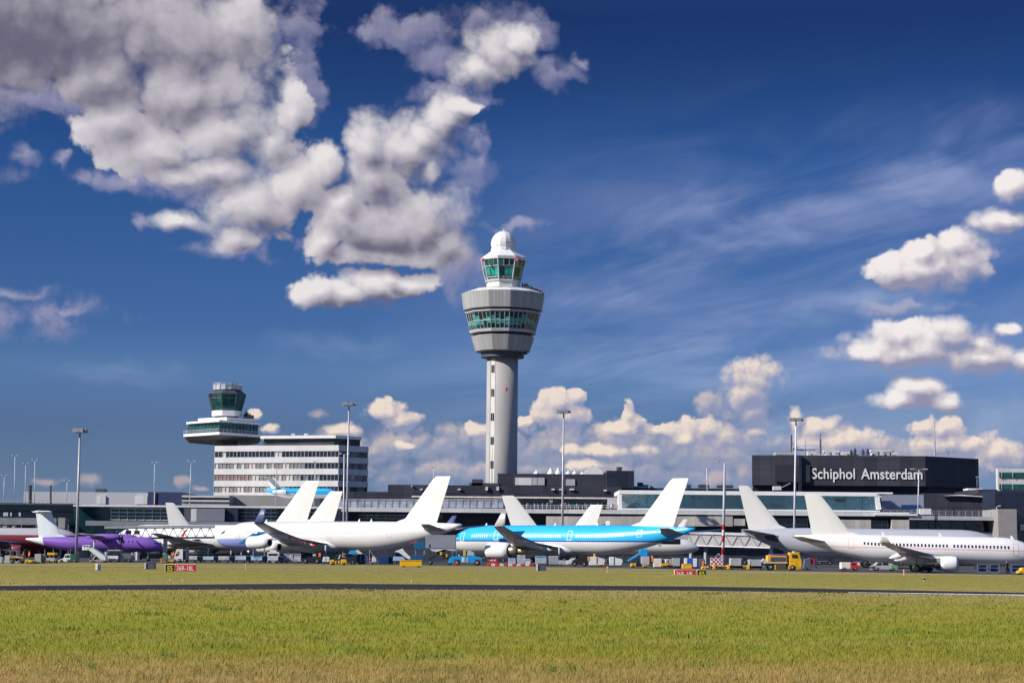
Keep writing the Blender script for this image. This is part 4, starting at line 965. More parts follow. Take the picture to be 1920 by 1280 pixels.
class Plane:
    def __init__(s, name, label, px, d, ang, L, R, zc, nl=None, tl=None, group=None, cat='airplane', pitch=0.0, nose_drop=.30, tailtop=.16, tailr=.09):
        g = P(px, HY(px)+10, d)
        s.root = thing(name, label, cat, (g.x, d, 0), math.radians(ang), group); s.root.rotation_euler = (0, math.radians(pitch), math.radians(ang))
        s.L, s.R, s.zc = L, R, zc; s.nl = nl or 3.3*R; s.tl = tl or 7.0*R; s.nd = nose_drop; s.tt = tailtop; s.tr = tailr
    def sec(s, q):                 # q = distance behind the nose
        R = s.R
        if q < s.nl:
            u = max(q/s.nl, 0); r = R*(1-(1-u)**2.0)**.62; z = s.zc-s.nd*R*(1-u)**1.6; return z, max(r, .02), max(r, .02)
        if q > s.L-s.tl:
            v = (q-(s.L-s.tl))/s.tl; r = R*(1-(1-s.tr)*v**1.6); top = s.zc+R*(1-s.tt*v**1.8); return top-r, r*(1-.12*v), r
        return s.zc, R, R
    def X(s, q): return s.L/2-q
    def pt(s, q, a, off=0, side=1):
        z, ry, rz = s.sec(q); a = math.radians(a)
        return Vector((s.X(q), side*(ry+off)*math.cos(a), z+(rz+off)*math.sin(a)))
    def body(s, m, name='fuselage'):
        qs = [0, .004, .012, .03, .06, .11, .18, .27, .38, .5, .65, .82, 1.0]; st = [q*s.nl for q in qs]
        a, b = s.nl, s.L-s.tl; st += [a+(b-a)*i/6 for i in range(1, 7)]; st += [b+s.tl*i/14 for i in range(1, 15)]
        rings = []
        for q in st:
            rings.append([s.pt(q, 360*i/32-90) for i in range(32)])
        mb = MB(); mb.loft(rings); s.fus = fix_normals(mb.build(name, m, s.root, True, False)); return s.fus
    def patch(s, name, m, q0, q1, a0, a1, off=.015, side=1, par=None, n=3, build=True, mb=None, slant=0):
        mb = mb or MB(); k = 4
        rings = [[s.pt(q0+(q1-q0)*i/n+slant*(j/k), a0+(a1-a0)*j/k, off, side) for j in range(k+1)] for i in range(n+1)]
        mb.loft(rings, False, False)
        if build: return mb.build(name, m, par or s.root, False, False)
        return mb
    def windows(s, m, segs, side, a=16, hh=5.5, w=.26, pitch=.53, skip=()):
        i = 0; proto = None
        for q0, q1 in segs:
            q = q0
            while q < q1:
                i += 1
                if i not in skip: s.patch('cabin_window', m, q, q+w, a-hh, a+hh, .012, side, n=1)
                q += pitch
    def door(s, m, q, side, w=1.05, a0=-12, a1=34, t=.07, name='cabin_door'):
        mb = MB()
        dt = math.degrees(t/s.R)
        s.patch('', m, q, q+t, a0, a1, .014, side, build=False, mb=mb, n=1); s.patch('', m, q+w-t, q+w, a0, a1, .014, side, build=False, mb=mb, n=1)
        s.patch('', m, q, q+w, a1-dt, a1, .0145, side, build=False, mb=mb, n=2); s.patch('', m, q, q+w, a0, a0+dt, .0145, side, build=False, mb=mb, n=2)
        return mb.build(name, m, s.root, False, False)
    def cockpit(s, m, q0=None, side=1):
        q0 = q0 or s.nl*.17
        for i, (a0, a1, b0, b1) in enumerate(((q0, q0+.26*s.R, 28, 46), (q0+.30*s.R, q0+.52*s.R, 27, 44), (q0-.05*s.R, q0+.12*s.R, 50, 86))):
            for sd_ in (1, -1): s.patch('cockpit_window', m, a0, a1, b0, b1, .015, sd_)
    def wing(s, side, q, span, rc, tipc, sweep, dih, zr=-.55, kink=None, m=WINGM, th=.12, winglet=None, fair=(), fm=None, wm=None, flex=0.0):
        """q: root leading edge behind the nose; span: half span; sweep: leading edge sweep in degrees"""
        y0 = s.R*.75; z0 = s.zc+zr*s.R; ts = math.tan(math.radians(sweep)); td = math.tan(math.radians(dih))
        def at(y):
            f = (y-y0)/(span-y0); le = Vector((s.X(q)-(y-y0)*ts, side*y, z0+(y-y0)*td+flex*f*f))
            ky = kink or .36
            te0 = s.X(q)-rc; tek = s.X(q)-rc*1.02; 
            lek = s.X(q)-(ky*span-y0)*ts; letip = s.X(q)-(span-y0)*ts
            if y <= ky*span: te = te0+(tek-te0)*((y-y0)/(ky*span-y0))
            else: te = tek+((letip-tipc)-tek)*((y-ky*span)/(span-ky*span))
            return le, le.x-te
        ys = [y0, y0+.5*((kink or .36)*span-y0), (kink or .36)*span, .55*span, .75*span, .9*span, span]
        rings = []
        for y in ys:
            le, c = at(y); rings.append(foil(le, c, th*(1.15-.45*y/span)))
        mb = MB(); mb.loft(rings); w = fix_normals(mb.build('wing', m, s.root, True, False))
        for y, ln, mm in fair:
            le, c = at(y*span); x1 = le.x-c; zz = le.z-.02*c
            mb = MB(); pr = []
            for f, r in ((0, .03), (.12, .24), (.35, .40), (.6, .40), (.82, .26), (1, .03)):
                pr.append([(x1+ln*.62-f*ln, le.y+r*.62*math.cos(a), zz-.30-.55*f+r*1.05*math.sin(a)) for a in [2*math.pi*i/8 for i in range(8)]])
            mb.loft(pr); fo = mb.build('flap_fairing', mm or m, w, True, False)
            if fm:
                mb = MB(); mb.loft([pr[-2], pr[-1]]); mb.v = [(x-.25, y_, z_) for x, y_, z_ in mb.v]; mb.build('fairing_tip', fm, w, True, False)
        if winglet:
            le, c = at(span); h, c1 = winglet
            mb = MB(); up = Vector((0, -side, 0))
            mb.loft([foil(le, c, .10), foil(le+Vector((-.25, side*.25, .25)), c*.9, .09, Vector((0, -side*.8, .5)).normalized()), foil(le+Vector((-h*.85, side*h*.28, h)), c1, .07, up)])
            fix_normals(mb.build('winglet', wm or m, s.root, True, False))
        s.at = at; return w
    def fin(s, q, rc, tc_, h, sweep, m=FINW, z0=None, tip=None, fillet=1.6, th=.075, name='tail_fin'):
        """q: root leading edge behind the nose, h: height above the fuselage top"""
        z0 = (s.zc+s.R*.80) if z0 is None else z0; ts = math.tan(math.radians(sweep)); hh = h+(s.zc+s.R-z0)
        S_ = Vector((0, 1, 0)); rings = []
        if fillet: rings.append(foil(Vector((s.X(q)+fillet, 0, z0)), rc+fillet, th*.7, S_, camber=0))
        for f in ((.12, .5, .94) if fillet else (0, .5, .94)):
            rings.append(foil(Vector((s.X(q)-hh*f*ts, 0, z0+hh*f)), rc+(tc_-rc)*f, th, S_, camber=0))
        rings.append(foil(Vector((s.X(q)-hh*ts-.25, 0, z0+hh)), tc_-.3, th*.6, S_, camber=0))
        mb = MB(); mb.loft(rings); return fix_normals(mb.build(name, m, s.root, False, False))
    def stab(s, side, q, span, rc, tc_, sweep, dih, zr=.35, z=None, m=WINGM, y0=None):
        z0 = s.zc+zr*s.R if z is None else z; ts = math.tan(math.radians(sweep)); td = math.tan(math.radians(dih)); y0 = s.R*.25 if y0 is None else y0
        rings = [foil(Vector((s.X(q)-(y-y0)*ts, side*y, z0+(y-y0)*td)), rc+(tc_-rc)*(y-y0)/(span-y0), .09, camber=0) for y in (y0, (y0+span)/2, span*.97, span)]
        mb = MB(); mb.loft(rings); return fix_normals(mb.build('horizontal_stabilizer', m, s.root, True, False))
    def engine(s, side, q, y, z, r, ln, m=None, long_=True, pylon=True, name='engine', core=True):
        x0 = s.X(q); m = m or WHITE
        c = (x0, side*y, z)
        mb = MB()
        if long_: prof = [(r*.80, -.15), (r*.90, 0), (r*.98, -.35), (r*1.02, -ln*.3), (r*1.0, -ln*.5), (r*.85, -ln*.78), (r*.60, -ln), (r*.56, -ln), (r*.5, -ln*.8)]
        else: prof = [(r*.82, -.25), (r*.90, 0), (r*.99, -.4), (r*1.04, -ln*.3), (r*1.0, -ln*.55), (r*.88, -ln*.72), (r*.82, -ln*.72), (r*.78, -ln*.5)]
        mb.lathe([(a, b_) for a, b_ in prof], 24, c, axis='x', caps=False); e_ = mb.build(name, m, s.root, True, False)
        mb = MB(); mb.lathe([(r*.80, -.2), (.05, -.7)], 20, c, axis='x', caps=False); mb.build('fan', DKIN, e_, True, False)
        if long_:
            mb = MB(); mb.lathe([(r*.57, -ln*.97), (r*.05, -ln*.9)], 20, c, axis='x', caps=False); mb.build('exhaust_duct', DKIN, e_, True, False)
        else:
            mb = MB(); mb.lathe([(r*.84, -ln*.70), (r*.05, -ln*.68)], 20, c, axis='x', caps=False); mb.build('fan_duct', DKIN, e_, True, False)
            mb = MB(); mb.lathe([(r*.66, -ln*.60), (r*.62, -ln*.8), (r*.50, -ln*.97), (r*.44, -ln*.97)], 20, c, axis='x', caps=False); mb.build('exhaust_nozzle', EXH, e_, True, False)
            mb = MB(); mb.lathe([(r*.38, -ln*.92), (r*.30, -ln*1.05), (.03, -ln*1.35)], 16, c, axis='x'); mb.build('exhaust_cone', mat('exhaust_cone', (.55, .42, .28), .35, .6, var=.2), e_, True, False)
        if pylon:
            le, cc = s.at(y); mb = MB(); top = le.z+.0
            a = Vector((x0-ln*.25, side*y, z+r*.85)); b_ = Vector((x0-ln*1.05, side*y, z+r*.55)); t0 = Vector((le.x-.1*cc, side*y, le.z)); t1 = Vector((le.x-.55*cc, side*y, le.z-.05*cc))
            w = Vector((0, r*.14, 0)); mb.loft([[a-w, b_-w, t1-w, t0-w], [a+w, b_+w, t1+w, t0+w]]); fix_normals(mb.build('engine_pylon', m, s.root, False, False))
        return e_
    def gear(s, q, y, wr, n, zt=None, tw=.45):
        """a leg and its wheels"""
        x0 = s.X(q); zt = zt or s.zc-.6*s.R; mb = MB(); mb.tube((x0, y, wr), (x0, y, zt), .16, n=8); g = mb.build('landing_gear', LGREY, s.root, True, False)
        for dx in ((0,) if n == 2 else (-wr*1.15, wr*1.15)):
            for dy in (-tw, tw):
                mb = MB(); mb.lathe([(wr*.5, -.20), (wr*.95, -.18), (wr, -.1), (wr, .1), (wr*.95, .18), (wr*.5, .20)], 18, (x0+dx, y+dy, wr), axis='y'); mb.build('wheel', BLACK, g, True, False)
    def belly(s, q0, q1, m, w=1.06, drop=.22):
        rings = []; nn = 10
        for i in range(nn+1):
            f = i/nn; k = math.sin(math.pi*f)**.55; q = q0+(q1-q0)*f
            rings.append([Vector((s.X(q), (s.R*w*k+.02)*math.cos(a), s.zc-s.R*.50+(s.R*(.50+drop)*k+.02)*math.sin(a)*(1 if math.sin(a) < 0 else .75))) for a in [2*math.pi*j/24 for j in range(24)]])
        mb = MB(); mb.loft(rings); return fix_normals(mb.build('belly_fairing', m, s.root, True, False))
    def aerial(s, q, h=.45):
        z, ry, rz = s.sec(q); mb = MB(); x0 = s.X(q); zt = z+rz
        mb.loft([[(x0+.2, -.03, zt-.05), (x0+.2, .03, zt-.05), (x0-.25, .03, zt-.05), (x0-.25, -.03, zt-.05)], [(x0-.12, -.02, zt+h), (x0-.12, .02, zt+h), (x0-.32, .02, zt+h), (x0-.32, -.02, zt+h)]]); mb.build('aerial', WHITE, s.root, False, False)
WINDK = mat('cabin_window_dark', (.02, .02, .06), .2, var=0)
WINGR = mat('cabin_window_grey', (.30, .30, .33), .3, var=0)
WINLT = mat('cabin_window_pale', (.62, .74, .82), .3, var=0)
CKP = mat('cockpit_glass', (.02, .025, .05), .1, var=0)
LINEG = mat('door_outline_grey', (.42, .42, .42), .5, var=0)
LINEW = mat('door_outline_white', (.80, .84, .86), .5, var=0)
LINER = mat('door_outline_red', (.75, .32, .30), .5, var=0)

# --- white four engined airliner, tail towards us on the right
a = Plane('white_jumbo', 'large white four engined airliner with pale blue nose underside, tail to the right', 626, 397, 180-34, 61.8, 2.88, 5.2, tl=21, nl=9.2)
a.body(livery('white_jumbo_skin', (.66, .645, .615), (.26, .32, .62), 3.9, None, belly=None))
# pale blue only under the nose: keep it on the front by a tail switch
sk = a.fus.data.materials[0]; tsk = sk.node_tree
a.fus.data.materials[0] = livery('white_jumbo_skin_nose', (.66, .645, .615), (.27, .33, .66), 4.55, None, tail=(.66, .645, .615), xtail=20.5, tslope=2.2)
a.windows(WINGR, [(10.5, 17.8), (21, 30.5), (33.2, 43.5)], 1, a=15, hh=4.5, w=.20)
for q in (7.5, 19.2, 31.4, 46): a.door(LINEG, q, 1)
a.cockpit(CKP, 2.0)
a.belly(18.5, 36.5, livery('white_jumbo_belly', (.74, .74, .76)))
fr_ = [(.30, 4.6, None), (.42, 4.4, None), (.54, 4.0, None), (.66, 3.6, None)]
for sd_ in (1, -1):
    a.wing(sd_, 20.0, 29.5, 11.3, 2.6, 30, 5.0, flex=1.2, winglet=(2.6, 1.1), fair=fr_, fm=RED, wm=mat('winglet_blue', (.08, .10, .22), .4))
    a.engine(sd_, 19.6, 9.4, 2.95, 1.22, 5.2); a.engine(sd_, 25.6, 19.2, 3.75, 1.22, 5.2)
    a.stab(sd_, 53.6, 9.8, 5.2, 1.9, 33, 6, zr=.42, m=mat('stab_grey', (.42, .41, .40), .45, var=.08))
    a.gear(33.0, sd_*5.2, .66, 4, 3.4)
a.fin(47.5, 8.4, 3.7, 8.6, 41, fillet=3.2)
a.gear(6.6, 0, .5, 2, 3.5, .3)
for q in (13, 24, 37, 40): a.aerial(q)

# --- blue and white airliner
KB = (.03, .42, .80)
k = Plane('blue_airliner', 'large twin engined airliner, sky blue top and white belly, white fin', 1063, 384, 180-38, 58.0, 2.82, 4.75, tl=20.5, nl=8.6)
k.body(livery('blue_airliner_skin', KB, (.68, .67, .65), 4.52, (.02, .06, .32), .26))
k.windows(WINLT, [(7.6, 11.5), (16.5, 29.5), (33.0, 44)], 1, a=15, hh=6, w=.26)
for q in (4.4, 13.2, 31, 46.5): k.door(LINEW, q, 1, a0=-2, a1=38, t=.10)
k.cockpit(CKP, 1.9)
k.belly(17.5, 34.5, livery('blue_airliner_belly', (.78, .78, .77)))
for sd_ in (1, -1):
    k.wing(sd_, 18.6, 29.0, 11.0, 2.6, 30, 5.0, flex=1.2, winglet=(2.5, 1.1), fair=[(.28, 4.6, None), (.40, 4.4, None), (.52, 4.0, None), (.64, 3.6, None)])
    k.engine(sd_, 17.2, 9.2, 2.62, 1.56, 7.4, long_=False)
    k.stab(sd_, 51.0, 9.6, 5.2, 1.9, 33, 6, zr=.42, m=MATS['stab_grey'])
    k.gear(31.0, sd_*5.2, .66, 4, 3.4)
k.fin(45.0, 8.2, 3.7, 8.6, 41, fillet=3.0)
k.gear(6.2, 0, .5, 2, 3.2, .3)
mb = MB()
for i, q in enumerate(np.arange(51.5, 56.2, .52)):
    if i != 5: k.patch('', WHITE, q, q+.34, 42, 55, .02, 1, build=False, mb=mb, n=1)
mb.build('tail_marks', WHITE, k.root, False, False)
for q in (9, 26, 36): k.aerial(q)

# --- white single aisle jet with red line, right edge
s = Plane('white_jet', 'white single aisle airliner with thin red line, cut by the right edge', 1719, 286, -9, 34.6, 2.02, 3.2, tl=13.0, nl=5.4, pitch=.9)
s.body(livery('white_jet_skin', (.72, .71, .70), (.72, .71, .70), 3.35, (.72, .36, .34), .14))
s.windows(WINDK, [(4.6, 24.8)], -1, a=18, hh=6, w=.24, pitch=.50, skip=(17,))
for q in (3.3, 26.2): s.door(LINER, q, -1, .8, -14, 40, .045)
s.cockpit(CKP, 1.35)
s.belly(11.5, 21.5, livery('white_jet_belly', (.74, .74, .74)), 1.04, .12)
for sd_ in (1, -1):
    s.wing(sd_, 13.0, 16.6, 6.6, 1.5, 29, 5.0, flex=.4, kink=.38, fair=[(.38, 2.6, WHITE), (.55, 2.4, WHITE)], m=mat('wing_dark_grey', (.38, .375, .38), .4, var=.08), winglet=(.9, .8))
    s.engine(sd_, 11.9, 5.75, 1.32, 1.06, 3.4, m=WHITE, long_=False)
    s.stab(sd_, 30.0, 6.2, 3.6, 1.4, 32, 6, zr=.40, m=mat('stab_grey_light', (.42, .42, .43), .45, var=.06))
    s.gear(17.6, sd_*3.8, .58, 2, 2.6, .46)
s.fin(26.2, 5.9, 2.2, 5.7, 39, fillet=2.3)
s.gear(4.6, 0, .38, 2, 2.4, .25)
for q in (4.0, 14, 22, 27.6): s.aerial(q)

# --- grey-white airliner going away behind it
g = Plane('rear_airliner', 'white airliner seen from behind with shade greyed into its body, fin leaning left, beside the yellow truck', 1640, 378, -8, 50, 2.75, 4.6, tl=13.5, nl=9, pitch=.3)
g.body(livery('rear_airliner_skin', (.40, .41, .45)))  # body grey darkened so that its colour carries the shade
for sd_ in (1, -1):
    g.wing(sd_, 16.5, 24, 10, 2.4, 30, 5, winglet=(2.0, 1.0))
    g.stab(sd_, 43.0, 8.6, 4.8, 1.9, 33, 6, zr=.45, m=MATS['stab_grey'])
    g.engine(sd_, 15.0, 8.5, 2.7, 1.3, 5.5, long_=False)
    g.gear(26, sd_*4.6, .62, 4, 3.4)
g.fin(42.0, 6.6, 2.0, 7.9, 38, fillet=1.8)
g.gear(6, 0, .5, 2, 3.2, .3)
mb = MB(); g.patch('', BLACK, 43.0, 45.6, -22, 16, .03, -1, build=False, mb=mb); mb.build('stabilizer_slot', DGREY, g.root, False, False)

# --- airliners of which mostly fins show
def fin_plane(name, lab, px, d, ang, L, R, zc, finq, rc, tc_, h, skin=(.68, .67, .65), below=None, zs=None, fillet=2.6, sweep=41, wing=True, **kw):
    p = Plane(name, lab, px, d, ang, L, R, zc, **kw); p.body(livery(name+'_skin', skin, below, zs))
    for sd_ in (1, -1):
        p.stab(sd_, L-.135*L, R*3.2, R*1.8, R*.7, 33, 6, zr=.4, m=MATS['stab_grey'])
        if wing:
            p.wing(sd_, L*.34, L*.47, L*.19, L*.045, 29, 5); p.engine(sd_, L*.31, L*.16, R*.95, R*.5, R*1.9, long_=False)
        p.gear(L*.54, sd_*R*1.7, .6, 2, R)
    p.gear(L*.11, 0, .45, 2, R, .3)
    p.fin(finq, rc, tc_, h, sweep, fillet=fillet); return p
fin_plane('hidden_airliner', 'white airliner with large fin rising behind the four engined airliner, left of its twin', 400, 432, 180-30, 56, 2.75, 4.9, 43.5, 8.6, 3.6, 9.2)
fin_plane('hidden_airliner', 'white airliner with smaller fin behind the four engined airliner, right of the large fin', 462, 470, 180-30, 56, 2.75, 4.9, 44, 8.2, 3.5, 8.2)
fin_plane('hidden_airliner', 'white airliner behind the blue one, fin leaning left beside the lamp mast', 1128, 452, -12, 44, 2.2, 4.2, 35.0, 7.2, 3.0, 8.8, sweep=38, wing=False)
fin_plane('hidden_airliner', 'white airliner behind the blue one, fin leaning right in front of the terrace', 975, 470, 180-28, 42, 2.1, 4.1, 33.0, 6.8, 3.0, 7.2, sweep=40, wing=False)
fa = Plane('tail_fin_jet', 'distant airliner showing only a small white fin tip with red edge over the terrace', 1050, 478, 180-20, 30, 1.7, 3.2)
fa.body(livery('tail_fin_jet_skin', (.78, .77, .75)))
fa.fin(22.6, 4.4, 1.0, 5.0, 36, fillet=1.2); fa.gear(17, 1.5, .5, 2, 2); fa.gear(17, -1.5, .5, 2, 2); fa.gear(4, 0, .4, 2, 2)
for sd_ in (1, -1): fa.stab(sd_, 25, 5, 3, 1.2, 32, 5)

# --- white jet with fin leaning left, under the nose of the four engined airliner
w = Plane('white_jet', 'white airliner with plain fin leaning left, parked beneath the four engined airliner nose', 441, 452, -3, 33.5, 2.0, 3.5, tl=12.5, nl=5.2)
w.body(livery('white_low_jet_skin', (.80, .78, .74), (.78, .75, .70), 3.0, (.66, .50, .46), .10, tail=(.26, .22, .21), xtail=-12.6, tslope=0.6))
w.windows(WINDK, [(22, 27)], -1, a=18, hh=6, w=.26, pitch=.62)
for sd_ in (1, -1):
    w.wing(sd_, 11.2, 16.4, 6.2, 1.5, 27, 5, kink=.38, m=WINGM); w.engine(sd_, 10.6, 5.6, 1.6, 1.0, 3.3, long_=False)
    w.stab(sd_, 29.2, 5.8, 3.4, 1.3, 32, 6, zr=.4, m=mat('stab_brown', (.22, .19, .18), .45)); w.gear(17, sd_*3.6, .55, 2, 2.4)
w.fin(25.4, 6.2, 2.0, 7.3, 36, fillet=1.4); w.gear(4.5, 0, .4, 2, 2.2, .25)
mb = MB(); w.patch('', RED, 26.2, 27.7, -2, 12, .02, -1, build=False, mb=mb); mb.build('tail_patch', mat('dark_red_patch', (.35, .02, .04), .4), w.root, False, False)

# --- white airliner nose behind the purple turboprop
wn_ = Plane('white_nose_airliner', 'white airliner seen below the white jet bridge, behind the purple turboprop', 260, 432, 180+4, 28, 1.55, 3.6, nl=5, tl=8)
wn_.body(livery('white_nose_skin', (.80, .78, .74)))
for sd_ in (1, -1): wn_.wing(sd_, 10, 13, 5, 1.4, 24, 4); wn_.gear(14, sd_*2.6, .5, 2, 2.4); wn_.stab(sd_, 24, 4.6, 2.8, 1.2, 30, 5)
wn_.gear(4, 0, .4, 2, 2.3, .25); wn_.cockpit(CKP)
wn_.fin(22.5, 2.4, .8, 1.5, 38, fillet=1, m=mat('fin_red_edge', (.62, .05, .05), .4))
# --- purple turboprop
t = Plane('purple_turboprop', 'purple turboprop with white T shaped tail and black propellers', 176, 374, -6, 26.4, 1.40, 3.15, tl=10, nl=3.6, nose_drop=.42, tailtop=.30, tailr=.10)
PUR = (.21, .095, .42)
t.body(livery('purple_skin', PUR, tail=(.74, .78, .76), xtail=-8.4, tslope=.35))
t.windows(WINDK, [(4.5, 13)], -1, a=22, hh=6, w=.28, pitch=.8); t.cockpit(CKP, .75)
for sd_ in (1, -1):
    t.wing(sd_, 9.6, 14.2, 3.0, 1.7, 3, 2, zr=.92, kink=.4, m=mat('wing_pale', (.62, .60, .62), .45))
    c = (t.X(9.0), sd_*4.4, 4.45)
    mb = MB(); mb.lathe([(.25, 2.2), (.50, 1.9), (.62, .8), (.62, -2), (.30, -4.2)], 14, c, axis='x'); e_ = mb.build('engine', mat('purple_paint', PUR, .4), t.root, True, False)
    mb = MB(); mb.lathe([(.03, 2.75), (.22, 2.45), (.27, 2.2)], 12, c, axis='x'); sp = mb.build('spinner', DGREY, e_, True, False)
    for i in range(6):
        an = 2*math.pi*i/6+.35; dr = Vector((0, math.cos(an), math.sin(an))); tn = Vector((0, -math.sin(an), math.cos(an))); c0 = Vector((c[0]+2.4, c[1], c[2]))
        sec_ = lambda r_, ch_, tw_: [c0+dr*r_+tn*(x*ch_*math.cos(tw_))+Vector((x*ch_*math.sin(tw_)+y, 0, 0)) for x, y in ((-.5, 0), (0, .035), (.5, 0), (0, -.035))]
        mb = MB(); mb.loft([sec_(.2, .22, .9), sec_(.8, .36, .6), sec_(1.6, .34, .4), sec_(2.0, .2, .3)]); mb.build('propeller_blade', BLACK, e_, False, False)
    t.gear(11.8, sd_*4.4, .45, 2, 3.6, .3)
TWH = mat('tail_white', (.70, .76, .76), .4, var=.03)
t.fin(19.4, 4.5, 2.9, 4.55, 26, m=TWH, fillet=1.6, th=.11)
zt = t.zc+t.R+4.5
for sd_ in (1, -1): t.stab(sd_, 21.8, 4.0, 2.4, 1.5, 12, 0, z=zt, m=TWH, y0=.0)
mb = MB(); mb.lathe([(.05, 1.5), (.22, .8), (.25, -1.6), (.05, -2.4)], 10, (t.X(22.9), 0, zt), axis='x'); mb.build('tail_bullet', TWH, t.root, True, False)
t.gear(2.8, 0, .3, 2, 2.4, .2)

# --- dark red airliner at the left edge, blue fin
r = Plane('dark_red_airliner', 'dark red airliner with grey top and blue fin, cut by the left edge', 5, 412, -3, 33, 2.15, 4.25, tl=12, nl=5.5)
r.body(livery('dark_red_skin', (.42, .40, .42), (.20, .035, .045), 4.95, None))
BFIN = mat('blue_fin', (.015, .06, .30), .4, var=.04)
for sd_ in (1, -1):
    r.wing(sd_, 11.5, 16, 6.4, 1.5, 27, 5, m=mat('blue_grey_wing', (.04, .09, .22), .4), winglet=(1.6, .8)); r.engine(sd_, 10.6, 5.8, 1.9, 1.0, 3.2, m=mat('dark_red_paint', (.16, .03, .04), .4), long_=False)
    r.stab(sd_, 28.5, 6, 3.6, 1.4, 32, 6, m=MATS['blue_grey_wing']); r.gear(17, sd_*3.6, .55, 2, 2.6)
r.gear(4.5, 0, .4, 2, 2.6)
r.fin(25, 5.6, 2.2, 6.2, 39, m=BFIN, fillet=1.5)
bf = Plane('blue_fin_airliner', 'airliner whose bright blue fin tip shows at the left edge of the photo', -212, 436, 180-10, 40, 2.4, 5.0)
bf.body(livery('blue_fin_skin', (.60, .62, .66)))
bf.fin(31.6, 7.4, 3.0, 9.4, 40, m=BFIN, fillet=2); bf.gear(20, 3, .6, 2, 3); bf.gear(20, -3, .6, 2, 3); bf.gear(5, 0, .5, 2, 3)
for sd_ in (1, -1): bf.stab(sd_, 35, 8, 4.6, 1.8, 33, 6, m=MATS['blue_fin']); bf.wing(sd_, 14, 20, 8, 2, 28, 5)

# --- preserved jet standing on the terrace roof
f = Plane('roof_jet', 'small blue and white T tailed jet on the terrace roof before the office block', 563, 512, -8, 19.6, 1.30, 2.35, tl=6.6, nl=3.2, tailtop=.25)
f.root.location.z = P(563, 939, 512).z-.35
f.body(livery('roof_jet_skin', KB, (.72, .72, .70), 2.0, (.02, .06, .30), .12))
f.windows(WINDK, [(2.8, 13)], -1, a=12, hh=7, w=.20, pitch=.45); f.cockpit(CKP, .7)
f.fin(14.6, 3.2, 2.0, 2.75, 38, m=FINW, fillet=1.6, z0=3.2, th=.10)
for sd_ in (1, -1):
    f.wing(sd_, 7.6, 9.2, 3.4, 1.0, 18, 3, kink=.4, m=WINGM)
    c_ = (f.X(13.2), sd_*2.0, 2.6); mb = MB(); mb.lathe([(.50, 0), (.60, -.2), (.64, -1.2), (.55, -2.5), (.36, -3.6)], 16, c_, axis='x', caps=False); e_ = mb.build('engine', WHITE, f.root, True, False)
    mb = MB(); mb.lathe([(.50, -.08), (.05, -.4)], 14, c_, axis='x', caps=False); mb.build('fan', DKIN, e_, True, False)
    mb = MB(); x0 = f.X(14.2); mb.box(x0-1.2, x0+.8, min(sd_*.9, sd_*1.5), max(sd_*.9, sd_*1.5), 2.5, 2.7); mb.build('engine_pylon', FINW, f.root, False, False)
    f.stab(sd_, 17.6, 3.6, 1.9, 1.0, 27, 0, z=6.4, m=FINW, y0=0.0)
    f.gear(11, sd_*1.5, .32, 2, 1.6, .2)
f.gear(2.6, 0, .25, 2, 1.4, .14)
# ---------------------------------------------------------------- apron vehicles and gear
def prof(mb, poly, d, th, dz=0.0, yo=0.0, ch=.06, mi=0):
    if isinstance(poly, tuple): x0, y0, x1, y1 = poly; poly = [(x0, y1), (x1, y1), (x1, y0), (x0, y0)]
    pts = [P(x, y, d) for x, y in poly]; pts = [Vector((p.x, 0, p.z+dz)) for p in pts]
    c = sum(pts, Vector())/len(pts); mx = max((p-c).length for p in pts); k = max(.5, 1-ch/mx)
    ins = [c+(p-c)*k for p in pts]
    y0 = d+yo
    rg = lambda ps, y: [(p.x, y, p.z) for p in ps]
    mb.loft([rg(ins, y0), rg(pts, y0+min(ch, th*.3)), rg(pts, y0+th-min(ch, th*.3)), rg(ins, y0+th)], mi=mi); return mb
def veh(name, lab, cat, px, yb, parts, wheels=(), group=None, d=None, th=2.0, dmin=296, dmax=372):
    d = d or min(max(GD(px, yb), dmin), dmax); dz = -P(px, yb, d).z
    t_ = thing(name, lab, cat, (P(px, yb, d).x, d, 0), 0, group)
    objs = {}
    for pt_ in parts:
        nm, m, polys = pt_[:3]; yo = pt_[3] if len(pt_) > 3 else 0.0; tk = pt_[4] if len(pt_) > 4 else th; par = pt_[5] if len(pt_) > 5 else None
        for pg in polys:
            mb = MB(); prof(mb, pg, d, tk, dz, yo); o = fix_normals(mb.build(nm, m, objs[par] if par else t_)); objs[nm] = o
    for (x, r) in wheels:
        c = P(x, yb, d); rr = r*m2(d)
        for yy in (-.04, th-.25):
            mb = MB(); mb.lathe([(rr*.45, 0), (rr*.55, -.02), (rr*.93, -.02), (rr, .05), (rr, .22), (rr*.9, .27), (rr*.4, .27)], 16, (c.x, d+yy, rr), axis='y'); w_ = mb.build('wheel', BLACK, t_, True)
            if yy < 0: mb = MB(); mb.lathe([(rr*.05, -.05), (rr*.45, -.035), (rr*.5, .02)], 12, (c.x, d+yy, rr), axis='y'); mb.build('rim', MGREY, w_, True)
    return t_
G1, GD_, GC = 'baggage carts under the four engined airliner', 'freight dollies at the edge of the apron', 'cargo containers on the apron'
GLS = KGLASS
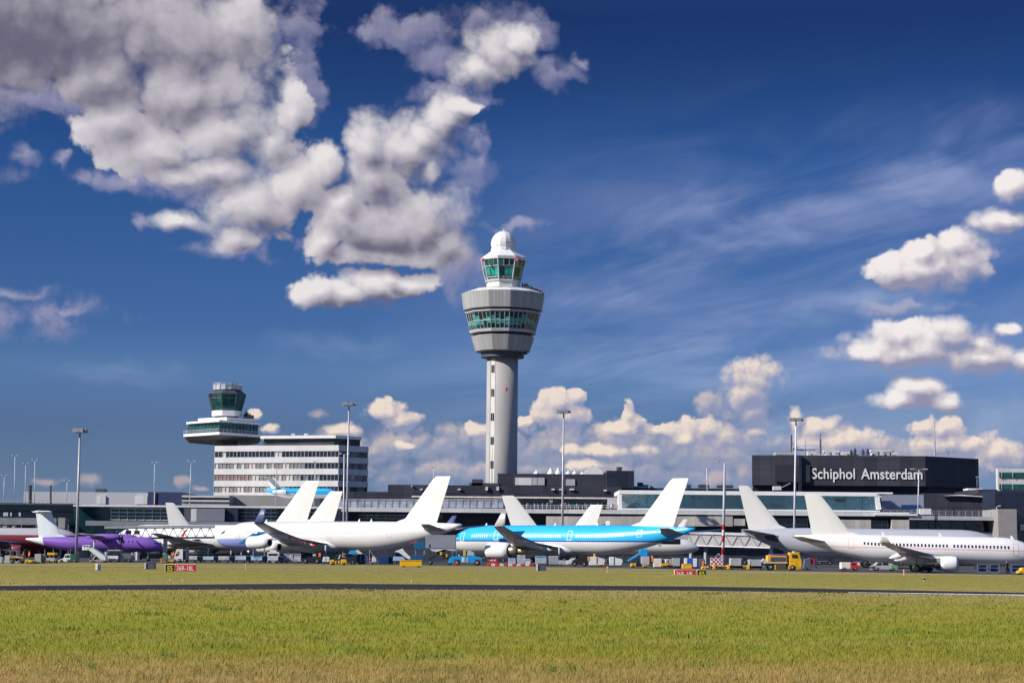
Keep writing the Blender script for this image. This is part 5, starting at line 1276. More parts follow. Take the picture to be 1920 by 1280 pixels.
# left end
for i, (r_, lab) in enumerate((((-8, 1049, 4, 1061), 'light grey barrier block cut by the left edge'), ((8.5, 1047, 21, 1062), 'taller light grey barrier block, second from the left edge'), ((28, 1050, 38.5, 1062), 'light grey barrier block with yellow rail, third from the left edge'))):
    pts = [('block', LGREY, [r_], 0, .8), ('foot', MGREY, [(r_[0]-.6, r_[3]-2, r_[2]+.6, r_[3])], -.1, 1.0)]
    if i == 2: pts.append(('rail', YELL, [(17, 1050, 44, 1051.4)], -.15, .2))
    veh('barrier_block', lab, 'barrier', (r_[0]+r_[2])/2, r_[3], pts, (), 'grey barrier blocks at the left edge')
veh('tractor', 'grey apron tractor with open roof frame left of the two orange workers', 'tractor', 29, 1056, [('body', LGREY, [[(17, 1052), (40, 1052), (40, 1045), (33, 1042), (17, 1042)]]), ('windscreen', GLS, [(19, 1043, 29, 1050)], -.05, .1), ('roof_frame', MGREY, [(18, 1031, 32, 1032.3)]), ('post', MGREY, [(18.3, 1032, 19.5, 1042), (30.5, 1032, 31.8, 1042)])], [(22, 4), (36, 4)])
veh('dolly', 'yellow low dolly just right of the grey barrier blocks', 'dolly', 54, 1058, [('deck', YELL, [[(47, 1056), (62, 1056), (61, 1052), (52, 1050), (47, 1050)]])], [(50, 2.4), (59, 2.4)], GD_)
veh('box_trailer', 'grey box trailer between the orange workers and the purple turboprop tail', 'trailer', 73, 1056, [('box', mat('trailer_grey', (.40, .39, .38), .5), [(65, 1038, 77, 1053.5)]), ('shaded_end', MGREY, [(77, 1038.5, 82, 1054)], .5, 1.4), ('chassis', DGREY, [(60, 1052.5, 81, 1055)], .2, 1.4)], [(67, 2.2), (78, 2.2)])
veh('loader', 'small yellow topped loader under the purple turboprop tail', 'loader', 96, 1055, [('hood', YELL, [(89, 1035.5, 103, 1040)]), ('mast', MGREY, [(91, 1040, 93, 1052), (99, 1040, 101, 1052)], .2, .4), ('body', LGREY, [[(87, 1052), (104, 1052), (104, 1048), (98, 1045), (87, 1046)]], .1), ('counterweight', RED, [(85, 1050, 88.5, 1055)])], [(91, 2.6), (101, 2.6)])
veh('pickup', 'white pickup with dark green load box below the purple turboprop', 'pickup truck', 126, 1054, [('body', WHITE, [[(110, 1052), (132, 1052), (132, 1046), (120, 1046), (112, 1047.5), (110, 1049)]]), ('cab', WHITE, [[(119, 1046.2), (131.5, 1046.2), (131.5, 1039), (130, 1038), (122, 1038)]], .1, 1.8), ('window', GLS, [[(120.6, 1045), (124, 1045), (124, 1040), (122.3, 1040)], (125, 1040, 130, 1045)], .05, .1), ('load_box', GREEN, [(132.2, 1039, 144, 1052.5)]), ('antenna', STEEL, [(129, 1028, 129.6, 1038)], 1, .06), ('bumper', YELL, [(108.5, 1051, 111, 1054)])], [(114.5, 3), (128, 3), (140, 3)])
veh('passenger_stairs', 'white mobile passenger stairs standing at the purple turboprop', 'passenger stairs', 178, 1054, [('stair_flight', WHITE, [[(163, 1028), (173, 1026), (198, 1043), (198, 1050), (190, 1049)]]), ('top_platform', WHITE, [[(154, 1031), (166, 1031), (168, 1022), (163, 1021), (156, 1021.5), (154, 1024)]]), ('canopy_window', GLS, [(157, 1022.3, 160, 1024.8), (162, 1022.3, 165, 1024.8)], -.05, .1), ('leg', LGREY, [[(170, 1051), (172, 1051), (182, 1038), (180, 1037)], (186, 1048, 188, 1051)], .3, .4), ('chassis', LGREY, [(168, 1049.5, 198, 1051.5)])], [(173, 2.3), (194, 2.3)])
veh('truck', 'grey and white flat fronted truck facing us below the purple fuselage', 'truck', 212, 1053, [('cab', WHITE, [[(200, 1051), (222, 1051), (222, 1041), (200, 1041)]]), ('windscreen', GLS, [[(201.5, 1041), (223, 1041), (225, 1032), (203, 1032)]], -.03), ('roof', LGREY, [(202, 1030, 226, 1032.2)], -.1, 2.2), ('side', MGREY, [(222, 1041, 227, 1051)], .2, 1.8), ('grille', DGREY, [(205, 1046.5, 217, 1050.5)], -.06, .1), ('headlight', OFFW, [(201.5, 1045.5, 204, 1048), (218, 1045.5, 220.5, 1048)], -.06, .1), ('antenna', STEEL, [(215.5, 1026, 216, 1030)], 1, .06)], [(204, 2.6), (219, 2.6)])
veh('tank_trailer', 'small dark grey tank trailer with white end cap right of the flat fronted truck', 'trailer', 238, 1053, [('tank', mat('slate_tank', (.14, .16, .17), .4), [(228, 1037, 246.5, 1047)]), ('end_cap', OFFW, [(246.5, 1035.5, 248.5, 1041)]), ('chassis', DGREY, [(226, 1047, 247, 1051)])], [(232, 2.4), (242, 2.4)])
veh('pallet_stack', 'stacked green and orange crates right of the purple nose', 'pallet stack', 309, 1056, [('green_crate', mat('crate_green', (.06, .16, .12), .6), [(305, 1038, 314, 1050)]), ('orange_crate', mat('crate_orange', (.42, .16, .06), .6), [(300, 1046, 305, 1055)]), ('brown_crate', mat('crate_brown', (.20, .15, .10), .6), [(305, 1050, 312, 1056)]), ('grey_crate', LGREY, [(315, 1041, 320, 1047)])], (), None, None, 1.2)
veh('dolly', 'orange dolly carrying a small orange drum beside the white truck cab', 'dolly', 320, 1055, [('deck', mat('dolly_orange', (.62, .30, .05), .5), [(312, 1048, 327, 1053)]), ('drum', ORNG, [(320.5, 1035.5, 326, 1042)], .3, .6), ('drum_stand', MGREY, [(322, 1042, 324.5, 1048)], .5, .3)], [(315, 2), (324, 2)], GD_)
veh('truck', 'white truck with tall cab and dark rear frame left of the baggage carts', 'truck', 337, 1054, [('cab', WHITE, [[(326, 1051), (343, 1051), (343, 1029), (331, 1029), (329, 1034), (326.5, 1043)]]), ('window', GLS, [[(328.6, 1042), (334, 1041), (336, 1033), (330.8, 1034)]], -.04, .1), ('headlight', YELL, [(331, 1034.5, 335, 1038)], -.1, .08), ('rear_frame', DGREY, [[(343, 1050), (351, 1050), (352, 1025), (349, 1027), (343, 1036)]], .2, 1.6), ('fender', DGREY, [(333, 1047, 340, 1051)], -.05)], [(336, 3.4), (347, 3)])
# baggage carts: canvas sided, seen at a slant so their shaded end shows
def cart(x0, x1, x2, y0, y1, m, lab, top=None, i=0):
    d = min(max(GD(x0, y1+2.5), 300), 372); u = m2(d); dz = -P(x0, y1+2.5, d).z
    t_ = thing('baggage_cart', lab, 'baggage cart', (P((x0+x2)/2, y1, d).x, d, 0), 0, G1)
    z0 = P(x0, y1, d).z+dz; z1 = P(x0, y0, d).z+dz; X0, X1, X2 = [P(x, y1, d).x for x in (x0, x1, x2)]
    plan = [(X0, d+.3), (X1, d), (X2, d+1.3), (X0+.9, d+1.7)]
    mb = MB(); mb.prism(plan, z0+.25, z1-.12); mb.build('canvas_side', m, t_)
    mb = MB(); a_, b_ = Vector(plan[1]), Vector(plan[2]); e_ = [a_.lerp(b_, .06), a_.lerp(b_, .96)]; q = [(p.x+.03, p.y-.03) for p in e_]
    mb.quad((q[0][0], q[0][1], z0+.3), (q[1][0], q[1][1], z0+.3), (q[1][0], q[1][1], z1-.2), (q[0][0], q[0][1], z1-.2)); mb.build('end_shade', mat('cart_end_shade', (.05, .06, .08), .7), t_)  # dark sheet paints the shade on the cart's end side
    mb = MB(); mb.prism([(x+(-.08 if k in (0, 3) else .08), y) for k, (x, y) in enumerate(plan)], z1-.14, z1); mb.build('roof', top or m, t_)
    mb = MB(); mb.prism(plan, z0+.06, z0+.26); mb.build('chassis', DGREY, t_)
    if i % 2 == 0:
        mb = MB(); xm = (X0*.55+X1*.45); mb.add([(X0+.35, d+.22, z1-.35), (xm, d+.1, z1-.75), (X1-.25, d-.02, z1-.3), (X1-.25, d-.02, z1-.24), (xm, d+.1, z1-.66), (X0+.35, d+.22, z1-.29)], [(0, 1, 4, 5), (1, 2, 3, 4)]); mb.build('strap', MGREY, t_)
    for xx, yy in ((X0+.3, d+.25), (X1-.3, d+.05), (X2-.3, d+1.1)):
        mb = MB(); mb.lathe([(.08, 0), (.2, 0), (.22, .05), (.22, .16), (.2, .2), (.08, .2)], 12, (xx, yy-.06, .22), axis='y'); mb.build('wheel', BLACK, t_)
    mb = MB(); mb.tube((X2, d+1.0, .35), (X2+.7, d+.7, .3), .04, n=5); mb.build('drawbar', DGREY, t_)
for i, a_ in enumerate(((347, 369, 378, 1041.5, 1051, GREYT, 'grey canvas baggage cart just right of the white truck cab', None), (380, 400, 408, 1042, 1051, GREYT, 'grey baggage cart with bright blue canvas roof', mat('blue_tarp', (.06, .34, .60), .6, var=.1)), (409, 430, 439, 1042, 1051.5, GREYT, 'pale grey baggage cart right of the bright blue roofed one', mat('grey_tarp_top', (.48, .48, .49), .6)),
        (440, 461, 470, 1041, 1051.5, mat('grey_blue_tarp', (.40, .43, .50), .6, var=.15), 'grey blue baggage cart with a little blue roof, left of the all blue cart', mat('blue_tarp_mid', (.14, .34, .55), .6)), (470, 491, 500, 1041, 1052, LBLUE, 'all pale blue canvas baggage cart under the big white engine', None), (501, 521, 530, 1041.5, 1052.5, GREYT, 'grey baggage cart in front of the white framed van', mat('grey_tarp_light', (.52, .50, .50), .6)))):
    cart(*a_[:7], a_[7], i)
veh('van', 'white framed van with black windscreen behind the grey baggage cart', 'van', 512, 1051, [('body', WHITE, [[(501, 1050), (523, 1050), (523, 1031), (502, 1031)]]), ('windscreen', GLS, [(503, 1033.5, 520.5, 1040.5)], -.05, .1), ('roof_rack', OFFW, [(506, 1027, 518, 1030.5)], .3, 1.4)], [(505, 3), (519, 3)], None, 370)
veh('passenger_stairs', 'dark blue passenger stairs at the pale blue nose, behind the big white engine', 'passenger stairs', 470, 1056, [('stair_flight', TEAL, [[(446, 1022), (455, 1022), (478, 1006), (474, 1002)]], 0, 1.6), ('top_platform', TEAL, [[(470, 1022), (498, 1022), (498, 1001), (476, 1003)]], .1, 1.8), ('canopy', CYAN, [(482, 999.5, 499, 1003)], -.05, 2.0), ('leg', MGREY, [(473, 1022, 475, 1052), (494, 1022, 496, 1052)], .4, .3), ('chassis', DGREY, [(448, 1051, 498, 1053.5)], .1, 1.6)], [(454, 2.6), (492, 2.6)], None, 388, 2.0)
veh('luggage_cage', 'silver wire cage full of mixed white luggage left of the black tractor', 'luggage cage', 549, 1054, [('cage', mat('mottled_luggage', (.40, .40, .42), .6, var=.75, scale=3.2), [(533, 1038, 563, 1050)]), ('frame', LGREY, [(532, 1036.8, 564, 1038), (532, 1050, 564, 1051.4)], -.08, 1.7), ('post', LGREY, [(532, 1037, 533, 1051), (548, 1037, 549, 1051), (563, 1037, 564.2, 1051)], -.08, .1)], [(537, 2.4), (558, 2.4)], None, None, 1.5)
veh('tractor', 'black tow tractor with orange beacon right of the luggage cage', 'tractor', 585, 1056, [('body', BLACK, [[(566, 1053), (602, 1053), (603, 1046), (594, 1043.5), (580, 1044), (566, 1046)]]), ('beacon', ORNG, [(596.5, 1036.5, 601, 1043.5)], .6, .5), ('seat', LGREY, [(586, 1038, 592, 1042.5)], .5, .7)], [(573, 4), (595, 4)])
veh('box_cart', 'cart with white and green sacks beside the yellow tow tractor', 'cart', 611, 1056, [('sack', mat('white_sacks', (.62, .66, .62), .7, var=.2, scale=2), [[(604, 1053), (611, 1053), (611, 1044), (606, 1043)], [(611.5, 1053), (618, 1053), (617, 1044), (612, 1043)]])], [(607, 2), (615, 2)], None, None, 1.3)
veh('tractor', 'low yellow tow tractor with dark middle under the white belly', 'tractor', 634, 1059, [('hood', YELL, [[(618, 1057), (626, 1057), (626, 1049), (619, 1048.5)], [(639, 1057), (649.5, 1057), (649, 1048), (639, 1048.5)]]), ('body', DGREY, [(626, 1050, 639, 1056.5)], .1, 1.6), ('panel', YELL, [(628, 1051, 631, 1056), (634, 1051, 637, 1056)], -.02, .2)], [(623, 3), (644, 3)])
veh('loader', 'black loader with white marking behind the low yellow tow tractor', 'loader', 655, 1057, [('body', BLACK, [[(628, 1054), (669, 1054), (669, 1044), (650, 1043), (646, 1036), (634, 1037), (628, 1046)]]), ('marking', OFFW, [(642, 1037.5, 648, 1038.6), (642, 1043, 648, 1044), (642, 1037.5, 643.2, 1044), [(634, 1047), (636, 1048), (639, 1040), (637, 1039.5)]], -.05, .1)], [(636, 3), (662, 3)], None, None, 2)
veh('covered_cart', 'cart under bright blue and cream tarp below the belly fairing', 'cart', 667, 1057, [('tarp', mat('bright_blue_tarp', (.02, .36, .66), .5), [[(653, 1038), (671, 1038.5), (667, 1031), (656, 1032)]]), ('cream_tarp', OFFW, [[(668, 1038), (680, 1038), (672, 1030.5), (667, 1031)]]), ('post', LGREY, [(660, 1038, 661, 1054), (675, 1038, 676, 1054)], .6, .1), ('chassis', DGREY, [(655, 1052, 679, 1054.5)])], [(659, 2.4), (675, 2.4)])
veh('cabinet', 'navy blue cabinet with pale side under the white fuselage', 'cabinet', 680, 1057, [('body', BLUE, [(671, 1038.5, 684, 1056)]), ('pale_side', OFFW, [[(684, 1056), (688.5, 1053), (688.5, 1042), (684, 1040)]], .2, .9), ('foot', DGREY, [(671, 1056, 684, 1057)], .1, .9)], (), None, None, 1.2)
veh('ground_power_unit', 'small white ground power unit with hose posts right of the navy cabinet', 'power unit', 702, 1057, [('body', OFFW, [[(697, 1053), (706, 1053), (705, 1046), (702, 1042.5), (698, 1043)]]), ('post', STEEL, [(692, 1030, 693, 1055), [(700, 1043), (701, 1043), (693, 1030), (692, 1030)]], .3, .12), ('base', MGREY, [(694, 1053, 707, 1055)])], [(697, 2), (704, 2)], None, None, 1.2)
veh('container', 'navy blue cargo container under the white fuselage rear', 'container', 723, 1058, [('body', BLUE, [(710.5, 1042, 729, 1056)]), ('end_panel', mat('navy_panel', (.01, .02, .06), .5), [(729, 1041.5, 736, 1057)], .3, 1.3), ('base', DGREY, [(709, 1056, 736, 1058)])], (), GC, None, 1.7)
veh('belt_loader', 'white belt loader with raised sloping boom left of the blue lift truck', 'belt loader', 755, 1056, [('boom', WHITE, [[(740, 1033), (755, 1027), (757, 1031), (770, 1044), (768, 1048), (762, 1045), (748, 1035)]], .2, 1.0), ('body', LBLUE, [[(737, 1050), (760, 1050), (757, 1043), (738, 1042)]]), ('chassis', DGREY, [(736, 1050, 770, 1053)])], [(742, 2.6), (764, 2.6)])
veh('freight_box', 'long plain yellow box on the grass edge below the blue lift truck', 'freight box', 771, 1063, [('body', YELL, [(750, 1050.5, 791, 1061)]), ('lid', mat('yellow_lid', (.70, .36, .01), .45), [(749.6, 1049.8, 791.4, 1051.3)], -.05, 1.3), ('skid', DGREY, [(754, 1061, 760, 1063), (782, 1061, 788, 1063)], .1, 1)], (), 'yellow freight boxes', None, 1.2)
veh('lift_truck', 'grey catering box raised on black scissor legs with dark blue truck cab', 'lift truck', 815, 1060,
    [('catering_box', mat('catering_grey', (.26, .27, .31), .5, var=.05), [(798, 1004, 854.5, 1029)], 0, 2.3), ('pale_skirt', OFFW, [[(803, 1029.2), (853, 1029.2), (853, 1033), (832, 1031), (817, 1036), (810, 1034)]], .1, 2.0), ('scissor_leg', BLACK, [[(799, 1052), (804, 1052), (842, 1030), (834, 1030)], [(845, 1052), (850, 1052), (812, 1030), (804, 1030)]], .3, .5), ('chassis', DGREY, [[(769, 1055), (850, 1055), (850, 1051), (769, 1051)]], 0, 2.2), ('cab', mat('teal_cab', (.01, .09, .20), .4), [[(770, 1050.8), (796, 1050.8), (796, 1042), (775, 1042), (770, 1045)]], 0, 2.2), ('upper_cab', mat('teal_upper', (.01, .12, .24), .4), [(777, 1017, 797, 1031)], .1, 2.0), ('cab_post', MGREY, [(794, 1031, 797, 1042), (778, 1031, 780, 1042)], .2, 1.8), ('red_awning', mat('dull_red', (.40, .05, .06), .5), [[(766, 1020), (782, 1013), (782, 1020)]], .4, 1.4), ('warning_lamp', YELL, [(825, 1036, 829, 1042), (836, 1040, 839, 1046)], -.1, .4), ('box_door', DGREY, [(804, 1021, 807, 1027)], -.05, .1)], [(779, 4), (807, 4), (843, 4)], None, 352, 2.2)
veh('pushback_tug', 'bright blue pushback tug with white panels at the nose of the blue airliner', 'pushback tug', 872, 1061,
    [('body', CYAN, [[(841, 1056), (899, 1056), (904, 1053), (902, 1046), (893, 1044), (890, 1042.5), (868, 1043), (848, 1044), (842, 1048)]]), ('white_panel', OFFW, [(866, 1046, 871.5, 1055)], -.06, .1), ('grey_panel', mat('tug_grey', (.33, .33, .31), .5), [(873.5, 1047, 879, 1056)], -.06, .1), ('driver_cage', TEAL, [(847, 1034, 856, 1035), (847, 1035, 848, 1044), (855, 1035, 856, 1043)], .2, 1.6), ('beacon', YELL, [(868.5, 1032.5, 873, 1042.5)], .5, .6), ('coil', LGREY, [[(876, 1042), (890, 1042), (888, 1036), (882, 1033), (877, 1033)]], .5, 1.0), ('fender', DGREY, [(851, 1049, 863, 1056), (889, 1049, 901, 1056)], -.04, .5), ('chock', RED, [(853, 1056, 860, 1060)], -.4, .3)], [(857, 5), (895, 5)], None, 340, 2.4)
veh('tractor', 'small red tractor with white front at the red and white barriers', 'tractor', 925, 1060, [('body', RED, [[(916, 1058), (934, 1058), (932, 1047), (919, 1047)]]), ('front_panel', OFFW, [(920, 1048.5, 924.5, 1051), (926, 1048.5, 930, 1051)], -.06, .1)], [(919.5, 2), (930.5, 2)], None, 338, 1.6)
for i in range(11):
    x0 = 913+i*8.0; r_ = i % 2 == 0
    veh('barrier_block', ('red' if r_ else 'white')+' plastic barrier block in the row below the big engine', 'barrier', x0+4, 1062.5, [('block', RED if r_ else OFFW, [[(x0, 1062), (x0+7.8, 1062), (x0+7.2, 1057.5), (x0+.6, 1057.5)]])], (), 'red barrier blocks in a row' if r_ else 'white barrier blocks in a row', 330, .6)
for lab, x0, x1, y0, y1, m, top in (('white canvas cart with pink and blue lid behind the barrier row', 953, 967, 1046, 1057, GREYT, LBLUE), ('tall open frame cart with grey load behind the barrier row', 970, 985, 1039, 1056, ALU, None), ('small pale cart with pink top left of the dark relay cabinet', 983, 995, 1047, 1057, OFFW, mat('pink_tarp', (.50, .40, .55), .6)), ('tall frame cart with bright blue tarp right behind the relay cabinet', 1004, 1025, 1040, 1056, ALU, MATS['blue_tarp']),
        ('tall grey aluminium cart right of the relay cabinet', 1029, 1047, 1040, 1056, mat('alu_grey', (.36, .35, .37), .5, .1, var=.15), None), ('low grey tarp cart left of the black tractor', 1047, 1072, 1049, 1057, GREYT, None)):
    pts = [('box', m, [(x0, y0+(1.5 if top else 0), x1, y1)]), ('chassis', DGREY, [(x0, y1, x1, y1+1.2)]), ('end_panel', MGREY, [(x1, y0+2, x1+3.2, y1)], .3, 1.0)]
    if top: pts.append(('lid', top, [[(x0-.3, y0+2.6), (x1+.3, y0+2.6), (x1-1, y0), (x0+1, y0)]], -.05, 1.7))
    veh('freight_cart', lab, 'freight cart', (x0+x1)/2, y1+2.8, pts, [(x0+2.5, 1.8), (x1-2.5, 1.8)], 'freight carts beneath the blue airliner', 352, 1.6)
veh('tractor', 'black tractor with white nose under the blue airliner belly', 'tractor', 1088, 1061, [('body', BLACK, [[(1073, 1057), (1103, 1057), (1103, 1048), (1092, 1044), (1080, 1047), (1073, 1050)]]), ('nose', OFFW, [[(1062, 1057), (1073, 1053), (1080, 1045), (1072, 1046), (1063, 1051)]], .1, 1.4)], [(1078, 4), (1096, 4)], None, 345)
for lab, x0, x1, xm, pink, mk in (('white cargo container with orange corner under the blue airliner', 1104, 1119, 1135, 0, 1), ('white cargo container with pinkish face left of the blue belt loader', 1143, 1151, 1168, 1, 0)):
    pts = [('body', WHITE, [(x0, 1042, x1, 1058)]), ('sloped_side', OFFW if not pink else WHITE, [[(x1, 1058), (xm-3, 1058), (xm, 1050), (xm-2, 1046), (x1+6, 1044), (x1, 1042)]], .1, 1.4), ('base', DGREY, [(x0-1, 1058, xm-2, 1060)])]
    if mk: pts += [('corner', YELL, [(1102, 1042, 1105, 1050)], -.05, .5), ('beacon', YELL, [(1113, 1036, 1116.5, 1042)], .3, .4), ('drawbar', YELL, [(1120, 1056, 1128, 1058)], -.1, .4)]
    veh('container', lab, 'container', (x0+xm)/2, 1060.5, pts, (), GC, 345, 1.7)
veh('belt_loader', 'bright blue belt loader with raised boom behind the blue airliner', 'belt loader', 1197, 1063, [('boom', CYAN, [[(1175, 1050), (1178, 1052), (1203, 1042), (1202, 1034)]], .3, 1.0), ('platform', CYAN, [(1200, 1028, 1214.5, 1041)], .1, 1.6), ('side_box', mat('loader_grey', (.45, .45, .46), .5), [(1202, 1042, 1218, 1057)]), ('end_panel', MGREY, [(1218, 1042, 1223, 1057)], .3, 1.2), ('chassis', YELL, [(1183, 1055, 1193, 1061), (1205, 1057, 1216, 1061)]), ('motor', BLACK, [(1193, 1053, 1202, 1061)], .1, 1.4), ('rail', STEEL, [[(1178, 1049), (1179, 1049), (1201, 1036), (1200, 1035)]], .1, .1)], [(1187, 2.6), (1211, 2.6)], None, 330)
for lab, x0, x1, x2, y0, y1, m in (('cream cargo container with orange rear edge beside the blue belt loader', 1226, 1240.5, 1249, 1042, 1058, mat('cream_box', (.66, .62, .54), .5)), ('grey cargo container left of the blue and white striped one', 1261, 1275, 1277, 1042, 1059, ALU), ('grey cargo container with white left edge on a yellow dolly, right of the striped mast', 1369, 1390, 1393, 1044, 1058, ALU), ('grey cargo container with white left edge on a yellow dolly, left of the yellow truck', 1404, 1428, 1431, 1045, 1057, ALU)):
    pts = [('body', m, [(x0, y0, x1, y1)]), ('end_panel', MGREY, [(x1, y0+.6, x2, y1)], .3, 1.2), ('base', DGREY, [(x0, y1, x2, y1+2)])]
    if x0 == 1226: pts.append(('orange_edge', ORNG, [[(1223, 1048), (1226, 1050), (1225, 1038), (1222, 1036)]], .1, 1))
    if x0 > 1300: pts.append(('white_edge', OFFW, [(x0, y0, x0+3, y1)], -.04, .2))
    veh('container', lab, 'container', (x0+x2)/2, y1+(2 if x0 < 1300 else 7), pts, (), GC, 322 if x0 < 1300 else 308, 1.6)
veh('container', 'blue and white striped cargo container with orange tag above the small yellow box', 'container', 1303, 1061, [('white_panel', WHITE, [(1284, 1041.5, 1288.5, 1058), (1299, 1042, 1307, 1058)]), ('blue_panel', mat('royal_blue', (.03, .11, .50), .4), [(1288.5, 1041, 1299, 1058)], -.02, 1.5), ('grey_end', mat('slate_end', (.10, .13, .19), .5), [(1307, 1043, 1322, 1059)], .1, 1.3), ('orange_tag', ORNG, [(1316.5, 1047, 1320.5, 1058)], .03, .1), ('base', DGREY, [(1284, 1058, 1322, 1061)], .1, 1.4)], (), GC, 318, 1.5)
veh('freight_box', 'small yellow box under the blue and white striped container', 'freight box', 1288.5, 1065.5, [('body', YELL, [[(1279, 1064), (1298, 1064), (1297.5, 1056), (1281, 1055.5), (1279, 1057)]]), ('lid', MATS['yellow_lid'], [(1280.5, 1054.8, 1297.5, 1056.2)], -.04, 1.1), ('skid', DGREY, [(1281, 1064, 1285, 1065.5), (1292, 1064, 1296, 1065.5)], .1, .8)], (), 'yellow freight boxes', 300, 1.0)
veh('crate_cart', 'low cart with tan and teal boxes between the cream and grey containers', 'cart', 1254, 1062, [('tan_box', mat('tan_box', (.42, .30, .18), .6), [(1254, 1045, 1261, 1058)]), ('white_box', OFFW, [(1248, 1045, 1253.5, 1052)]), ('teal_box', TEAL, [(1249, 1047, 1253, 1050)], -.05, .1), ('deck', YELL, [(1239, 1053, 1254, 1057)], -.1), ('motor', BLACK, [(1250, 1056, 1262, 1061)], -.2)], [(1243, 2.4), (1258, 2.4)], None, 320, 1.4)
chk = bpy.data.materials.new('red_white_checker'); chk.use_nodes = True
ct = chk.node_tree; cn = N(ct, 'ShaderNodeTexChecker'); cn.inputs['Scale'].default_value = 3.1; cn.inputs['Color1'].default_value = (.36, .02, .05, 1); cn.inputs['Color2'].default_value = (.75, .72, .72, 1)
tco = N(ct, 'ShaderNodeTexCoord'); mp_ = N(ct, 'ShaderNodeMapping'); mp_.inputs['Location'].default_value = (.07, .13, .03); ct.links.new(tco.outputs['Object'], mp_.inputs[0]); ct.links.new(mp_.outputs[0], cn.inputs['Vector']); ct.links.new(cn.outputs[0], ct.nodes['Principled BSDF'].inputs['Base Color'])
veh('follow_me_cart', 'red and white checkered box cart with A frame at the striped mast foot', 'marker cart', 1345, 1066, [('checker_box', chk, [(1333, 1046, 1357, 1060)], 0, 1.2), ('a_frame', STEEL, [[(1340, 1046), (1341.4, 1046), (1348, 1038.5), (1347, 1037.5)], [(1353, 1046), (1354.4, 1046), (1348.5, 1037.5), (1347.5, 1038.5)]], .3, .12), ('deck', DGREY, [(1332, 1060, 1358, 1062)])], [(1337, 2.2), (1353, 2.2)], None, 322, 1.3)
for lab, x0, x1 in (('yellow dolly with tow hitch under the checkered cart', 1336, 1361), ('yellow dolly under the grey container right of the striped mast', 1363, 1399), ('yellow dolly under the grey container left of the yellow truck', 1400, 1433)):
    veh('dolly', lab, 'dolly', (x0+x1)/2, 1067, [('deck', YELL, [[(x0, 1062), (x1, 1062), (x1, 1060), (x0, 1059)]], 0, 1.5), ('hitch', YELL, [[(x0, 1066.5), (x0+6, 1066.5), (x0+5, 1058), (x0+2, 1058)]], -.2, .5), ('axle_box', BLACK, [(x0+8, 1062, x1-3, 1064.5)], .1, 1.3)], [(x0+10, 2.2), (x1-4, 2.2)], GD_, 308, 1.5)
veh('dolly', 'yellow tow hitch dolly right of the small yellow box', 'dolly', 1322, 1067, [('deck', YELL, [[(1315, 1065.5), (1330, 1063.5), (1329, 1060.5), (1316, 1061.5)]])], [(1318, 1.6), (1327, 1.6)], GD_, 300, 1.2)
veh('truck', 'yellow tank truck with boxy cab facing right before the dark airliner shadow', 'truck', 1467, 1068.5,
    [('cab', YELL, [[(1480, 1062), (1503, 1062), (1503, 1050), (1500, 1042), (1498, 1034.5), (1481, 1034.5)]], 0, 2.3), ('side_window', GLS, [[(1485, 1045), (1496.5, 1045), (1494.5, 1038.5), (1485, 1038.5)]], -.06, .1), ('roof_beacon', OFFW, [(1487, 1032.5, 1492, 1034.5), (1498, 1034.8, 1500, 1037)], .4, .8), ('bumper', mat('yellow_dark', (.62, .30, .01), .5), [(1478, 1061, 1502.5, 1066)], -.03, 2.3), ('tank_frame', YELL, [[(1438, 1054), (1475, 1054), (1475, 1041), (1440, 1040)]], .05, 2.2), ('tank_window', mat('tank_glass', (.07, .085, .11), .25), [[(1444, 1051), (1472.5, 1051), (1472.5, 1043.5), (1445, 1043)]], -.02, .15), ('purple_cover', mat('violet_cover', (.13, .09, .30), .5), [(1444, 1037.5, 1478, 1040.2)], .1, 2.0), ('rail', LGREY, [(1434, 1053, 1477, 1055.5)], -.05, 2.3), ('chassis', BLACK, [(1436, 1055.5, 1480, 1061)], .1, 2.0), ('tool_box', mat('olive_tank', (.10, .08, .03), .5), [(1456, 1056.5, 1474, 1066)], -.03, .7), ('yellow_box', YELL, [(1452.5, 1058, 1455, 1067.5)], -.04, .6), ('hose_reel', LGREY, [[(1428, 1052), (1437, 1056), (1439, 1050), (1432, 1046)]], .3, 1.2), ('wheel_arch', YELL, [[(1478, 1061), (1495, 1061), (1492, 1055), (1482, 1055)]], -.05, .4)], [(1446, 5.4), (1486.5, 5.4)], None, 296, 2.4)
veh('utility_cart', 'dark grey cart with a red flag panel right of the yellow truck', 'cart', 1515, 1069, [('body', mat('cart_slate', (.10, .11, .14), .5), [[(1507, 1066), (1520, 1066), (1520, 1046), (1509, 1049)]]), ('red_panel', mat('flag_red', (.62, .03, .08), .5), [[(1519, 1056), (1529, 1059), (1527, 1048), (1519, 1046)]], .2, .2), ('post', DGREY, [(1530, 1048, 1532.5, 1066)], .3, .3)], [(1510, 2.6), (1518, 2.6)], None, 310, 1.6)
veh('van', 'small white and red van beneath the white jet tail', 'van', 1594, 1069.5, [('white_body', mat('van_cream', (.78, .72, .66), .4), [(1577.5, 1054, 1595, 1066)]), ('red_body', mat('van_red', (.58, .04, .04), .4), [[(1595, 1066), (1613, 1066), (1613, 1060), (1609, 1054), (1595, 1054)]]), ('windscreen', OFFW, [[(1609, 1060), (1614, 1060), (1612, 1054.5), (1607, 1054.5)]], -.04, .2), ('window', GLS, [(1598, 1055.5, 1604, 1059.5)], -.04, .1)], [(1583, 3), (1605, 3)], None, 306, 1.8)
